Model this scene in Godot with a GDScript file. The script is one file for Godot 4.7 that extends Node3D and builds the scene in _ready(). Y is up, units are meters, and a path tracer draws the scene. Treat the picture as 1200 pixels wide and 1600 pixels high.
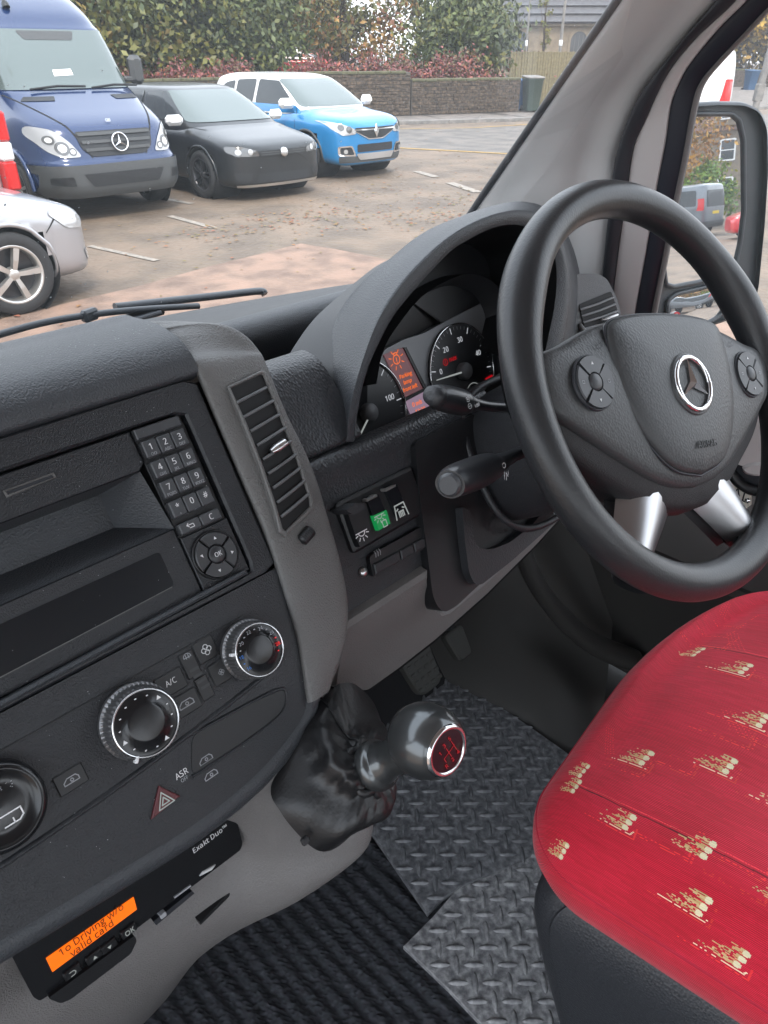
extends Node3D
# A minibus cab seen from between its front seats, looking out over a car park.
# World: y up, our van faces -z, x to its right; the road is y = 0 and the cab floor 0.86.

const FOC := 1150.0
var eye := Vector3(0, 1.85, 0)
var fw: Vector3
var rt: Vector3
var up: Vector3
var M := {}
var rng := RandomNumberGenerator.new()
var names := {}
var font_sans: SystemFont

# ------------------------------------------------------------------ mesh building
class MB:
	var st := SurfaceTool.new()
	var tint := Color(1, 1, 1)
	func _init():
		st.begin(Mesh.PRIMITIVE_TRIANGLES)
	func v(p: Vector3, uv := Vector2.ZERO):
		st.set_uv(uv); st.set_color(tint); st.add_vertex(p)
	func tri(a: Vector3, b: Vector3, c: Vector3, sg := -1):
		st.set_smooth_group(sg)
		v(a); v(b); v(c)
	func quad(a: Vector3, b: Vector3, c: Vector3, d: Vector3, sg := -1):
		tri(a, b, c, sg); tri(a, c, d, sg)
	# rows of points joined into a skin
	func grid(rows: Array, close := false, sg := 0, uvs := false):
		st.set_smooth_group(sg)
		var n: int = rows[0].size()
		var m := n if close else n - 1
		for i in rows.size() - 1:
			for j in m:
				var k := (j + 1) % n
				var a: Vector3 = rows[i][j]
				var b: Vector3 = rows[i][k]
				var c: Vector3 = rows[i + 1][k]
				var d: Vector3 = rows[i + 1][j]
				var ua := Vector2(float(j) / m, float(i) / (rows.size() - 1))
				var uc := Vector2(float(j + 1) / m, float(i + 1) / (rows.size() - 1))
				if not uvs:
					ua = Vector2.ZERO; uc = Vector2.ZERO
				var ub := Vector2(uc.x, ua.y)
				var ud := Vector2(ua.x, uc.y)
				if (a - b).length_squared() > 1e-14:
					v(a, ua); v(b, ub); v(c, uc)
				if (c - d).length_squared() > 1e-14:
					v(a, ua); v(c, uc); v(d, ud)
	func fan(pts: Array, sg := -1):
		var c := Vector3.ZERO
		for p in pts: c += p
		c /= pts.size()
		for i in pts.size():
			tri(c, pts[i], pts[(i + 1) % pts.size()], sg)
	func box(t: Transform3D, size: Vector3, bev := 0.0):
		var h := size / 2
		bev = min(bev, 0.45 * min(size.x, min(size.y, size.z)))
		if bev <= 0.0:
			var p := []
			for i in 8:
				p.append(t * Vector3(h.x if i & 1 else -h.x, h.y if i & 2 else -h.y, h.z if i & 4 else -h.z))
			for q in [[0, 1, 3, 2], [5, 4, 6, 7], [4, 0, 2, 6], [1, 5, 7, 3], [2, 3, 7, 6], [4, 5, 1, 0]]:
				quad(p[q[0]], p[q[1]], p[q[2]], p[q[3]])
			return
		# stacked rounded outlines along z
		var rows := []
		for s in [[-h.z, bev], [-h.z + bev, 0.0], [h.z - bev, 0.0], [h.z, bev]]:
			var r := []
			var hx: float = h.x - s[1]
			var hy: float = h.y - s[1]
			var b2: float = max(bev - s[1] * 0.6, 0.2 * bev)
			for q in [[1, 1, 0], [-1, 1, 1], [-1, -1, 0], [1, -1, 1]]:
				var c1 := Vector3(q[0] * hx, q[1] * (hy - b2), s[0])
				var c2 := Vector3(q[0] * (hx - b2), q[1] * hy, s[0])
				if q[2] == 0:
					r.append(t * c1); r.append(t * c2)
				else:
					r.append(t * c2); r.append(t * c1)
			rows.append(r)
		for i in 3:
			for j in 8:
				quad(rows[i][j], rows[i][(j + 1) % 8], rows[i + 1][(j + 1) % 8], rows[i + 1][j])
		fan(rows[0]); fan(rows[3])
	# swept round bar; radii per point
	func tube(path: Array, radii: Array, seg := 12, caps := true, flat := 1.0, sg := 0):
		var rows := []
		var t0: Vector3 = (path[1] - path[0]).normalized()
		var nx := t0.cross(Vector3.UP)
		if nx.length() < 0.01: nx = t0.cross(Vector3.RIGHT)
		nx = nx.normalized()
		for i in path.size():
			var d: Vector3 = (path[min(i + 1, path.size() - 1)] - path[max(i - 1, 0)]).normalized()
			nx = (nx - d * nx.dot(d)).normalized()
			var ny := d.cross(nx)
			var r := []
			var rad: float = radii[i] if radii.size() > 1 else radii[0]
			for k in seg:
				var a := TAU * k / seg
				r.append(path[i] + (nx * cos(a) + ny * sin(a) * flat) * rad)
			rows.append(r)
		grid(rows, true, sg)
		if caps:
			fan(rows[0], 1); fan(rows[-1], 1)
	# turned shape: profile of (radius, height) about t's y axis
	func lathe(t: Transform3D, prof: Array, seg := 32, sg := 0, arc := TAU):
		var rows := []
		for q in prof:
			var r := []
			for k in seg + 1:
				var a := arc * k / seg
				r.append(t * Vector3(q.x * cos(a), q.y, q.x * sin(a)))
			rows.append(r)
		for i in rows.size() - 1:
			grid([rows[i], rows[i + 1]], false, sg)
	# polygon (in t's xy plane) from z0 up to z1 with a bevel at the top
	func prism(t: Transform3D, poly: PackedVector2Array, z0: float, z1: float, bev := 0.0, back := false):
		var n := poly.size()
		var top := poly
		if bev > 0.0:
			var o := Geometry2D.offset_polygon(poly, -bev, Geometry2D.JOIN_MITER)
			if o.size() == 1 and o[0].size() == n:
				# match starts
				var best := 0
				var bd := 1e9
				for k in n:
					var d: float = o[0][k].distance_to(poly[0])
					if d < bd: bd = d; best = k
				top = PackedVector2Array()
				for k in n: top.append(o[0][(best + k) % n])
				if Geometry2D.is_polygon_clockwise(top) != Geometry2D.is_polygon_clockwise(poly):
					top = poly; bev = 0.0
			else:
				bev = 0.0
		var zm := z1 - bev * signf(z1 - z0)
		for i in n:
			var a := poly[i]
			var b := poly[(i + 1) % n]
			quad(t * Vector3(a.x, a.y, z0), t * Vector3(b.x, b.y, z0), t * Vector3(b.x, b.y, zm), t * Vector3(a.x, a.y, zm))
			if bev > 0.0:
				var c := top[i]
				var d := top[(i + 1) % n]
				quad(t * Vector3(a.x, a.y, zm), t * Vector3(b.x, b.y, zm), t * Vector3(d.x, d.y, z1), t * Vector3(c.x, c.y, z1))
		var ix := Geometry2D.triangulate_polygon(top)
		for i in range(0, ix.size(), 3):
			tri(t * Vector3(top[ix[i]].x, top[ix[i]].y, z1), t * Vector3(top[ix[i + 1]].x, top[ix[i + 1]].y, z1), t * Vector3(top[ix[i + 2]].x, top[ix[i + 2]].y, z1))
		if back:
			ix = Geometry2D.triangulate_polygon(poly)
			for i in range(0, ix.size(), 3):
				tri(t * Vector3(poly[ix[i]].x, poly[ix[i]].y, z0), t * Vector3(poly[ix[i + 2]].x, poly[ix[i + 2]].y, z0), t * Vector3(poly[ix[i + 1]].x, poly[ix[i + 1]].y, z0))
	func mesh() -> ArrayMesh:
		st.generate_normals()
		st.index()
		return st.commit()

# ------------------------------------------------------------------ scene tree helpers
func numbered(n: String) -> String:
	if not names.has(n):
		names[n] = 0
		return n
	names[n] += 1
	return "%s_%03d" % [n, names[n]]

func tag(o: Node, label := "", category := "", group := "", kind := ""):
	if label: o.set_meta("label", label)
	if category: o.set_meta("category", category)
	if group: o.set_meta("group", group)
	if kind: o.set_meta("kind", kind)

func thing(called: String, label: String, category: String, at := Vector3.ZERO, turn := 0.0, group := "") -> Node3D:
	var o := Node3D.new()
	o.name = numbered(called)
	add_child(o)
	o.position = at
	o.rotation.y = turn
	tag(o, label, category, group)
	return o

func put(called: String, mesh: Mesh, mat: Material, parent: Node = null) -> MeshInstance3D:
	var o := MeshInstance3D.new()
	o.mesh = mesh
	o.material_override = mat
	if parent == null:
		o.name = numbered(called)
		add_child(o)
	else:
		o.name = part_name(called, parent)
		parent.add_child(o, true)
	return o

func part_name(called: String, parent: Node) -> String:
	if not parent.has_node(called): return called
	var k: int = parent.get_meta("n_" + called, 0) + 1
	while parent.has_node("%s_%03d" % [called, k]): k += 1
	return "%s_%03d" % [called, k]

func obj(called: String, b: MB, mat: Material, parent: Node = null) -> MeshInstance3D:
	return put(called, b.mesh(), mat, parent)

func struct(called: String, b: MB, mat: Material) -> MeshInstance3D:
	var o := obj(called, b, mat)
	tag(o, "", "", "", "structure")
	return o

# ------------------------------------------------------------------ measuring the place: sight lines met with real planes
func ray(x: float, y: float) -> Vector3:
	return fw + (x - 600.0) / FOC * rt + (800.0 - y) / FOC * up
func on(x: float, y: float, p: Vector3, n: Vector3) -> Vector3:
	var r := ray(x, y)
	return eye + r * ((p - eye).dot(n) / r.dot(n))
func on_x(x: float, y: float, c: float) -> Vector3:
	return on(x, y, Vector3(c, 0, 0), Vector3(1, 0, 0))
func on_y(x: float, y: float, c: float) -> Vector3:
	return on(x, y, Vector3(0, c, 0), Vector3(0, 1, 0))
func on_z(x: float, y: float, c: float) -> Vector3:
	return on(x, y, Vector3(0, 0, c), Vector3(0, 0, 1))
func on_d(x: float, y: float, d: float) -> Vector3:
	return eye + ray(x, y) * d
# a plane across the van leaning by tilt: x to the right, y up the slope, z out of it
func lean(o: Vector3, tilt: float) -> Transform3D:
	var t := deg_to_rad(tilt)
	return Transform3D(Basis(Vector3(1, 0, 0), Vector3(0, cos(t), -sin(t)), Vector3(0, sin(t), cos(t))), o)
# point of plane t (raised by h) on a sight line, in the plane's own x, y
func flat(t: Transform3D, x: float, y: float, h := 0.0) -> Vector2:
	var p := t.affine_inverse() * on(x, y, t.origin + t.basis.z * h, t.basis.z)
	return Vector2(p.x, p.y)
func flats(t: Transform3D, pts: Array, h := 0.0) -> PackedVector2Array:
	var r := PackedVector2Array()
	for p in pts: r.append(flat(t, p[0], p[1], h))
	return r
func rrect(c: Vector2, w: float, h: float, r: float, seg := 4) -> PackedVector2Array:
	var o := PackedVector2Array()
	for q in [[1, 1, 0.0], [-1, 1, 0.25], [-1, -1, 0.5], [1, -1, 0.75]]:
		for k in seg + 1:
			var a: float = TAU * (q[2] + 0.25 * k / seg)
			o.append(c + Vector2(q[0] * (w / 2 - r) + cos(a) * r, q[1] * (h / 2 - r) + sin(a) * r))
	return o
func round_poly(poly: PackedVector2Array, r: float, seg := 4) -> PackedVector2Array:
	var o := PackedVector2Array()
	var n := poly.size()
	for i in n:
		var p := poly[i]
		var a := poly[(i + n - 1) % n] - p
		var b := poly[(i + 1) % n] - p
		var rr: float = min(r, 0.45 * min(a.length(), b.length()))
		var s := p + a.normalized() * rr
		var e := p + b.normalized() * rr
		for k in seg + 1:
			var t := float(k) / seg
			o.append(s.lerp(p, t).lerp(p.lerp(e, t), t))
	return o
func circle(c: Vector2, rx: float, ry := -1.0, n := 32, a0 := 0.0, a1 := TAU) -> PackedVector2Array:
	var o := PackedVector2Array()
	if ry < 0: ry = rx
	var full := absf(a1 - a0 - TAU) < 1e-4
	for k in (n if full else n + 1):
		var a := a0 + (a1 - a0) * k / n
		o.append(c + Vector2(cos(a) * rx, sin(a) * ry))
	return o
func ring_of(poly: PackedVector2Array, n: int) -> PackedVector2Array:
	# resample a closed outline to n points by length
	var total := 0.0
	for i in poly.size(): total += poly[i].distance_to(poly[(i + 1) % poly.size()])
	var o := PackedVector2Array()
	var i := 0
	var acc := 0.0
	for k in n:
		var want := total * k / n
		while acc + poly[i].distance_to(poly[(i + 1) % poly.size()]) < want - 1e-9:
			acc += poly[i].distance_to(poly[(i + 1) % poly.size()])
			i += 1
		var l := poly[i].distance_to(poly[(i + 1) % poly.size()])
		o.append(poly[i].lerp(poly[(i + 1) % poly.size()], (want - acc) / l if l > 1e-9 else 0.0))
	return o
# frame between two outlines that have as many points each
func frame(b: MB, t: Transform3D, outer: PackedVector2Array, inner: PackedVector2Array, z0: float, z1: float, bev := 0.0):
	var n := outer.size()
	for i in n:
		var j := (i + 1) % n
		var o0 := outer[i]; var o1 := outer[j]; var i0 := inner[i]; var i1 := inner[j]
		var e0 := o0 + (i0 - o0).normalized() * bev
		var e1 := o1 + (i1 - o1).normalized() * bev
		var g0 := i0 + (o0 - i0).normalized() * bev
		var g1 := i1 + (o1 - i1).normalized() * bev
		var zb := z1 - bev
		var L := [[o0, o1, z0], [o0, o1, zb], [e0, e1, z1], [g0, g1, z1], [i0, i1, zb], [i0, i1, z0]]
		for k in 5:
			var a = L[k]
			var c = L[k + 1]
			if bev == 0.0 and (k == 1 or k == 3): continue
			b.quad(t * Vector3(a[0].x, a[0].y, a[2]), t * Vector3(a[1].x, a[1].y, a[2]), t * Vector3(c[1].x, c[1].y, c[2]), t * Vector3(c[0].x, c[0].y, c[2]))
func bez(pts: Array, n: int) -> Array:
	# smooth curve through points (Catmull-Rom), Vector3 or Vector2
	var o := []
	var m := pts.size() - 1
	for k in n + 1:
		var s := float(k) / n * m
		var i: int = min(int(s), m - 1)
		var t := s - i
		var p1 = pts[i]
		var p2 = pts[i + 1]
		var p0 = pts[i - 1] if i > 0 else p1 * 2.0 - p2
		var p3 = pts[i + 2] if i + 2 <= m else p2 * 2.0 - p1
		o.append((p1 * 2.0 + (p2 - p0) * t + (p0 * 2.0 - p1 * 5.0 + p2 * 4.0 - p3) * t * t + (p1 * 3.0 - p0 - p2 * 3.0 + p3) * t * t * t) * 0.5)
	return o
func bez2(pts: Array, n: int, t: Transform3D, h := 0.0) -> PackedVector2Array:
	var q := []
	for p in pts: q.append(flat(t, p[0], p[1], h))
	return PackedVector2Array(bez(q, n))
# smooth skin through a coarse net of points
func skin(rows: Array, nu: int, nv: int, sg := 0) -> MB:
	var b := MB.new()
	var fine := []
	for r in rows: fine.append(bez(r, nu))
	var out := []
	for k in nv + 1: out.append([])
	for j in nu + 1:
		var col := []
		for r in fine: col.append(r[j])
		var cc := bez(col, nv)
		for k in nv + 1: out[k].append(cc[k])
	b.grid(out, false, sg)
	return b
func word(s: String, t: Transform3D, size: float, mat: Material, parent: Node, called := "legend", bold := false, depth := 0.0003) -> MeshInstance3D:
	var tm := TextMesh.new()
	tm.text = s
	tm.font = font_sans
	tm.font_size = 32
	tm.pixel_size = size / 24.0
	tm.depth = depth
	tm.curve_step = 2.0
	var o := MeshInstance3D.new()
	o.mesh = tm
	o.material_override = mat
	o.name = part_name(called, parent)
	parent.add_child(o, true)
	var pt := Transform3D()
	var p := parent
	while p is Node3D and p != self:
		pt = p.transform * pt
		p = p.get_parent()
	o.transform = pt.affine_inverse() * t
	return o
func lin(r: float, g: float, b: float) -> Color:
	return Color(r, g, b).linear_to_srgb()
func noise_tex(size: int, freq: float, kind := FastNoiseLite.TYPE_SIMPLEX_SMOOTH, as_normal := false, bump := 4.0, oct := 3, ramp: Gradient = null, sd := 1) -> NoiseTexture2D:
	var n := FastNoiseLite.new()
	n.noise_type = kind
	n.frequency = freq
	n.fractal_octaves = oct
	n.seed = sd
	if kind == FastNoiseLite.TYPE_CELLULAR: n.fractal_type = FastNoiseLite.FRACTAL_NONE
	var t := NoiseTexture2D.new()
	t.width = size; t.height = size
	t.seamless = true
	t.noise = n
	t.as_normal_map = as_normal
	t.bump_strength = bump
	if ramp: t.color_ramp = ramp
	return t
func grad(stops: Array) -> Gradient:
	var g := Gradient.new()
	var off := PackedFloat32Array()
	var col := PackedColorArray()
	for s in stops:
		off.append(s[0]); col.append(s[1])
	g.offsets = off; g.colors = col
	return g
func mat(c: Color, rough := 0.6, metal := 0.0) -> StandardMaterial3D:
	var m := StandardMaterial3D.new()
	m.albedo_color = c
	m.roughness = rough
	m.metallic = metal
	m.cull_mode = BaseMaterial3D.CULL_DISABLED
	return m
func grainy(m: StandardMaterial3D, tex: Texture2D, per_m: float, strength := 1.0, world := false) -> StandardMaterial3D:
	m.normal_enabled = true
	m.normal_texture = tex
	m.normal_scale = strength
	m.uv1_triplanar = true
	m.uv1_world_triplanar = world
	m.uv1_scale = Vector3.ONE * per_m
	return m
func mottled(m: StandardMaterial3D, tex: Texture2D, per_m: float, world := false) -> StandardMaterial3D:
	m.albedo_texture = tex
	m.uv1_triplanar = true
	m.uv1_world_triplanar = world
	m.uv1_scale = Vector3.ONE * per_m
	return m
func glow(c: Color, e := 1.0) -> StandardMaterial3D:
	var m := mat(c * 0.3, 0.5)
	m.emission_enabled = true
	m.emission = c
	m.emission_energy_multiplier = e
	return m

func _ready():
	rng.seed = 7
	font_sans = SystemFont.new()
	font_sans.font_names = PackedStringArray(["Droid Sans"])
	# ---- camera, sky, sun, exposure
	var cam := Camera3D.new()
	cam.name = "camera"
	add_child(cam)
	cam.position = eye
	cam.rotation = Vector3(deg_to_rad(-31.9), deg_to_rad(-45.0), 0)
	cam.fov = rad_to_deg(2.0 * atan(800.0 / FOC))
	cam.near = 0.02
	cam.far = 400.0
	fw = -cam.basis.z; rt = cam.basis.x; up = cam.basis.y
	var env := Environment.new()
	env.background_mode = Environment.BG_SKY
	var sk := ProceduralSkyMaterial.new()
	sk.sky_top_color = Color(0.86, 0.90, 0.95)
	sk.sky_horizon_color = Color(0.93, 0.94, 0.95)
	sk.sky_curve = 0.2
	sk.ground_bottom_color = Color(0.42, 0.40, 0.38)
	sk.ground_horizon_color = Color(0.62, 0.62, 0.62)
	sk.sun_angle_max = 1.0
	var sky := Sky.new()
	sky.sky_material = sk
	env.sky = sky
	env.tonemap_mode = Environment.TONE_MAPPER_LINEAR
	env.tonemap_exposure = 3.9
	env.sdfgi_enabled = true
	env.ssao_enabled = true
	env.ssil_enabled = true
	env.fog_enabled = true
	env.fog_density = 0.0015
	env.fog_light_color = Color(0.85, 0.87, 0.9)
	var we := WorldEnvironment.new()
	we.environment = env
	add_child(we)
	var sun := DirectionalLight3D.new()
	sun.name = "sun"
	add_child(sun)
	sun.rotation_degrees = Vector3(-52, -30, 0)
	sun.light_color = Color(1.0, 0.97, 0.93)
	sun.light_energy = 0.35
	sun.light_angular_distance = 14.0
	sun.shadow_enabled = true
	materials()
	ground()
	parked_vehicles()
	boundary()
	background()
	behind()
	cab()
	dashboard()
	console()
	cluster()
	wheel()
	stalks()
	gear()
	seat()
	floor_mats()
	door_and_mirror()

# ------------------------------------------------------------------ materials
func materials():
	var leather := noise_tex(512, 0.05, FastNoiseLite.TYPE_CELLULAR, true, 7.0, 1)
	var fine := noise_tex(512, 0.11, FastNoiseLite.TYPE_SIMPLEX_SMOOTH, true, 5.0, 3, null, 5)
	M.leather_n = leather; M.fine_n = fine
	M.pad = grainy(mat(lin(0.028, 0.030, 0.034), 0.42), leather, 16.0, 0.75)
	M.pad_smooth = grainy(mat(lin(0.042, 0.046, 0.052), 0.46), fine, 9.0, 0.6)
	M.fascia = grainy(mat(lin(0.017, 0.0185, 0.022), 0.44), fine, 11.0, 0.6)
	M.frame = grainy(mat(lin(0.125, 0.123, 0.12), 0.44), fine, 10.0, 0.8)
	M.trim = grainy(mat(lin(0.15, 0.143, 0.14), 0.5), fine, 9.0, 0.6)
	M.pillar = grainy(mat(lin(0.52, 0.515, 0.51), 0.6), fine, 12.0, 0.3)
	M.doorframe = mat(lin(0.50, 0.475, 0.465), 0.35)
	M.black = grainy(mat(lin(0.008, 0.0085, 0.010), 0.42), fine, 20.0, 0.3)
	M.blackpad = grainy(mat(lin(0.020, 0.021, 0.024), 0.5), leather, 18.0, 0.4)
	M.rubber = mat(lin(0.022, 0.024, 0.03), 0.5)
	M.key = mat(lin(0.05, 0.053, 0.058), 0.42)
	M.gloss = mat(lin(0.012, 0.013, 0.016), 0.12)
	M.screen = mat(lin(0.006, 0.008, 0.011), 0.22)
	M.chrome = mat(lin(0.75, 0.75, 0.76), 0.12, 1.0)
	M.satin = mat(lin(0.62, 0.62, 0.62), 0.28, 1.0)
	M.steel = mat(lin(0.5, 0.5, 0.5), 0.35, 1.0)
	M.ink = mat(lin(0.75, 0.75, 0.76), 0.6)
	M.ink_dim = mat(lin(0.34, 0.35, 0.37), 0.6)
	M.red_ink = glow(Color(0.85, 0.1, 0.12), 0.35)
	M.blue_ink = mat(lin(0.05, 0.2, 0.6), 0.5)
	M.carpet_dark = mat(lin(0.02, 0.02, 0.022), 0.95)
	M.pane = mat(Color(0.85, 0.9, 0.9, 0.055), 0.02)
	M.speck = mat(lin(0.6, 0.62, 0.63), 0.4)
	M.pane.transparency = BaseMaterial3D.TRANSPARENCY_ALPHA
	M.ink_white = glow(Color(0.85, 0.88, 0.87), 0.1)
	M.green_lit = glow(Color(0.05, 0.5, 0.25), 0.25)
	M.amber = glow(Color(1.0, 0.43, 0.02), 0.33)
	M.amber_ink = mat(lin(0.03, 0.012, 0.004), 0.6)
	M.gloss_dark = mat(lin(0.009, 0.0095, 0.011), 0.22)
	M.knurl = mat(lin(0.20, 0.20, 0.205), 0.3, 0.75)
	M.slat = mat(lin(0.13, 0.135, 0.14), 0.35)
	M.key_dark = mat(lin(0.03, 0.031, 0.034), 0.35)
	M.key_black = mat(lin(0.011, 0.0115, 0.013), 0.42)
	M.dark_red = mat(lin(0.09, 0.008, 0.012), 0.4)
	M.dial = mat(lin(0.022, 0.023, 0.026), 0.35)
	M.dial_plate = mat(lin(0.19, 0.197, 0.21), 0.38)
	M.needle_hub = mat(lin(0.12, 0.12, 0.125), 0.5)
	M.dial_ink = glow(Color(0.95, 0.97, 1.0), 0.13)
	M.red_lit = glow(Color(0.85, 0.07, 0.12), 0.15)
	M.orange_lit = glow(Color(0.95, 0.42, 0.05), 0.3)
	M.violet_lit = glow(Color(0.42, 0.28, 0.30), 0.22)
	M.violet_lit2 = glow(Color(0.52, 0.44, 0.51), 0.28)
	M.wheel_leather = grainy(mat(lin(0.021, 0.022, 0.024), 0.36), leather, 20.0, 0.2)
	M.shell_black = grainy(mat(lin(0.011, 0.0105, 0.012), 0.55), fine, 12.0, 0.5)
	M.hub_grain = grainy(mat(lin(0.048, 0.050, 0.052), 0.44), leather, 18.0, 0.42)
	M.emboss = mat(lin(0.03, 0.03, 0.031), 0.5)
	M.brushed = mat(lin(0.46, 0.46, 0.47), 0.32, 1.0)
	M.gloss_soft = mat(lin(0.02, 0.021, 0.024), 0.3)
	M.knob = mat(lin(0.085, 0.09, 0.092), 0.17, 0.75)
	M.knob.clearcoat_enabled = true
	M.knob.clearcoat = 0.7
	M.gaiter = grainy(mat(lin(0.011, 0.011, 0.012), 0.40), leather, 18.0, 0.22)
	M.seat_pipe = mat(lin(0.45, 0.01, 0.035), 0.8)
	M.seat_plastic = grainy(mat(lin(0.034, 0.036, 0.041), 0.45), leather, 16.0, 0.6)
	M.foot_trim = grainy(mat(lin(0.055, 0.053, 0.05), 0.55), fine, 16.0, 0.4)
	M.pedal_rubber = mat(lin(0.06, 0.06, 0.055), 0.7)
	M.mat_rubber = grainy(mottled(mat(lin(0.33, 0.338, 0.35), 0.3), noise_tex(512, 0.012, FastNoiseLite.TYPE_SIMPLEX_SMOOTH, false, 1.0, 4, grad([[0.0, Color(0.5, 0.5, 0.52)], [0.5, Color(0.75, 0.75, 0.76)], [1.0, Color(1, 1, 1)]]), 31), 2.2, true), fine, 12.0, 0.4, true)
	M.mat_worn = M.mat_rubber.duplicate()
	M.mat_worn.albedo_color = lin(0.56, 0.56, 0.56)
	M.mat_worn.roughness = 0.27
	M.vent_slat = mat(lin(0.22, 0.22, 0.225), 0.3)
	M.vent_grey = grainy(mat(lin(0.115, 0.118, 0.122), 0.45), fine, 10.0, 0.5)
	M.void = mat(lin(0.003, 0.003, 0.004), 0.6)
	M.channel = mat(lin(0.018, 0.021, 0.03), 0.4)
	M.plate_ivory = mat(lin(0.55, 0.52, 0.45), 0.4)
	M.mirror_black = mat(lin(0.05, 0.056, 0.062), 0.42)
	M.mirror = mat(lin(0.86, 0.87, 0.88), 0.01, 1.0)
	M.sticker_red = mat(lin(0.5, 0.03, 0.04), 0.4)
	M.wiper = mat(lin(0.03, 0.035, 0.042), 0.4)
	# outside
	var patchy := noise_tex(1024, 0.006, FastNoiseLite.TYPE_SIMPLEX_SMOOTH, false, 1.0, 6, grad([[0.0, Color(0.70, 0.69, 0.68)], [0.38, Color(0.83, 0.82, 0.81)], [0.5, Color(0.88, 0.87, 0.85)], [0.62, Color(0.93, 0.91, 0.89)], [1.0, Color(1, 0.97, 0.94)]]), 3)
	var gritty := noise_tex(512, 0.12, FastNoiseLite.TYPE_SIMPLEX_SMOOTH, true, 2.0, 3, null, 9)
	M.patchy = patchy
	M.asphalt = grainy(mottled(mat(lin(0.192, 0.148, 0.111), 0.72), patchy, 0.13, true), gritty, 0.13, 0.5, true)
	M.road = grainy(mottled(mat(lin(0.17, 0.155, 0.142), 0.7), patchy, 0.19, true), gritty, 0.19, 0.4, true)
	M.pink = grainy(mottled(mat(lin(0.285, 0.196, 0.152), 0.8), patchy, 0.31, true), gritty, 0.31, 0.5, true)
	M.pavement = mottled(mat(lin(0.2, 0.18, 0.165), 0.85), patchy, 0.3, true)
	M.kerb = mottled(mat(lin(0.24, 0.235, 0.23), 0.8), patchy, 0.7, true)
	M.white_line = mottled(mat(lin(0.33, 0.30, 0.265), 0.7), patchy, 1.9, true)
	M.yellow_line = mottled(mat(lin(0.42, 0.27, 0.07), 0.7), patchy, 1.9, true)
	M.earth = mottled(mat(lin(0.045, 0.05, 0.025), 0.95), patchy, 0.5, true)
	M.stone = mottled(mat(lin(0.14, 0.115, 0.095), 0.9), noise_tex(512, 0.02, FastNoiseLite.TYPE_SIMPLEX_SMOOTH, false, 1.0, 5, grad([[0.2, Color(0.35, 0.34, 0.33)], [0.5, Color(0.72, 0.68, 0.64)], [0.85, Color(1, 0.95, 0.88)]]), 21), 0.7, true)
	M.mortar = mat(lin(0.09, 0.08, 0.07), 0.95)
	M.church = mottled(mat(lin(0.25, 0.205, 0.15), 0.9), patchy, 0.35, true)
	M.slate = mottled(mat(lin(0.10, 0.105, 0.12), 0.7), patchy, 0.5, true)
	M.wood = mottled(mat(lin(0.19, 0.165, 0.09), 0.9), patchy, 1.2, true)
	M.bark = mottled(mat(lin(0.055, 0.04, 0.03), 0.95), patchy, 1.5, true)
	M.leaf = mat(Color(1, 1, 1), 0.55)
	M.leaf.vertex_color_use_as_albedo = true
	M.leaf.backlight_enabled = true
	M.leaf.backlight = Color(0.35, 0.36, 0.16)
	M.tyre = mat(lin(0.018, 0.018, 0.019), 0.8)
	M.alloy = mat(lin(0.55, 0.54, 0.52), 0.35, 0.85)
	M.dark_alloy = mat(lin(0.05, 0.05, 0.055), 0.3, 0.5)
	M.underside = mat(lin(0.012, 0.012, 0.013), 0.8)
	M.bumper = mat(lin(0.055, 0.058, 0.06), 0.55)
	M.grille = mat(lin(0.014, 0.015, 0.017), 0.45)
	M.car_glass = mat(lin(0.10, 0.125, 0.12), 0.05, 0.22)
	M.car_glass.metallic_specular = 0.9
	M.side_glass = mat(lin(0.03, 0.035, 0.038), 0.06, 0.1)
	M.lamp_lens = mat(lin(0.42, 0.42, 0.42), 0.08, 0.4)
	M.lamp_bright = mat(lin(0.7, 0.7, 0.68), 0.15, 0.3)
	M.lamp_dark = mat(lin(0.16, 0.16, 0.16), 0.1, 0.6)
	M.red_lens = mat(lin(0.5, 0.02, 0.02), 0.15)
	M.white_plastic = mat(lin(0.75, 0.75, 0.74), 0.3)

func paint(c: Color, rough := 0.28, metal := 0.25) -> StandardMaterial3D:
	var m := mat(c, rough, metal)
	m.clearcoat_enabled = true
	m.clearcoat = 0.8
	m.clearcoat_roughness = 0.06
	return m

# ------------------------------------------------------------------ the ground
func sheet(called: String, pts: Array, y: float, m: Material) -> MeshInstance3D:
	var b := MB.new()
	var poly := PackedVector2Array()
	for p in pts: poly.append(Vector2(p.x, p.z))
	var ix := Geometry2D.triangulate_polygon(poly)
	for i in range(0, ix.size(), 3):
		b.tri(Vector3(poly[ix[i]].x, y, poly[ix[i]].y), Vector3(poly[ix[i + 1]].x, y, poly[ix[i + 1]].y), Vector3(poly[ix[i + 2]].x, y, poly[ix[i + 2]].y))
	return struct(called, b, m)
func g(x: float, y: float) -> Vector3:
	return on_y(x, y, 0.0)
func stripe(called: String, a: Vector3, c: Vector3, w: float, m: Material, y := 0.008):
	var b := MB.new()
	var s := (c - a).cross(Vector3.UP).normalized() * w * 0.5
	var h := Vector3(0, y, 0)
	b.quad(a - s + h, a + s + h, c + s + h, c - s + h)
	var o := struct(called, b, m)
	return o

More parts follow.
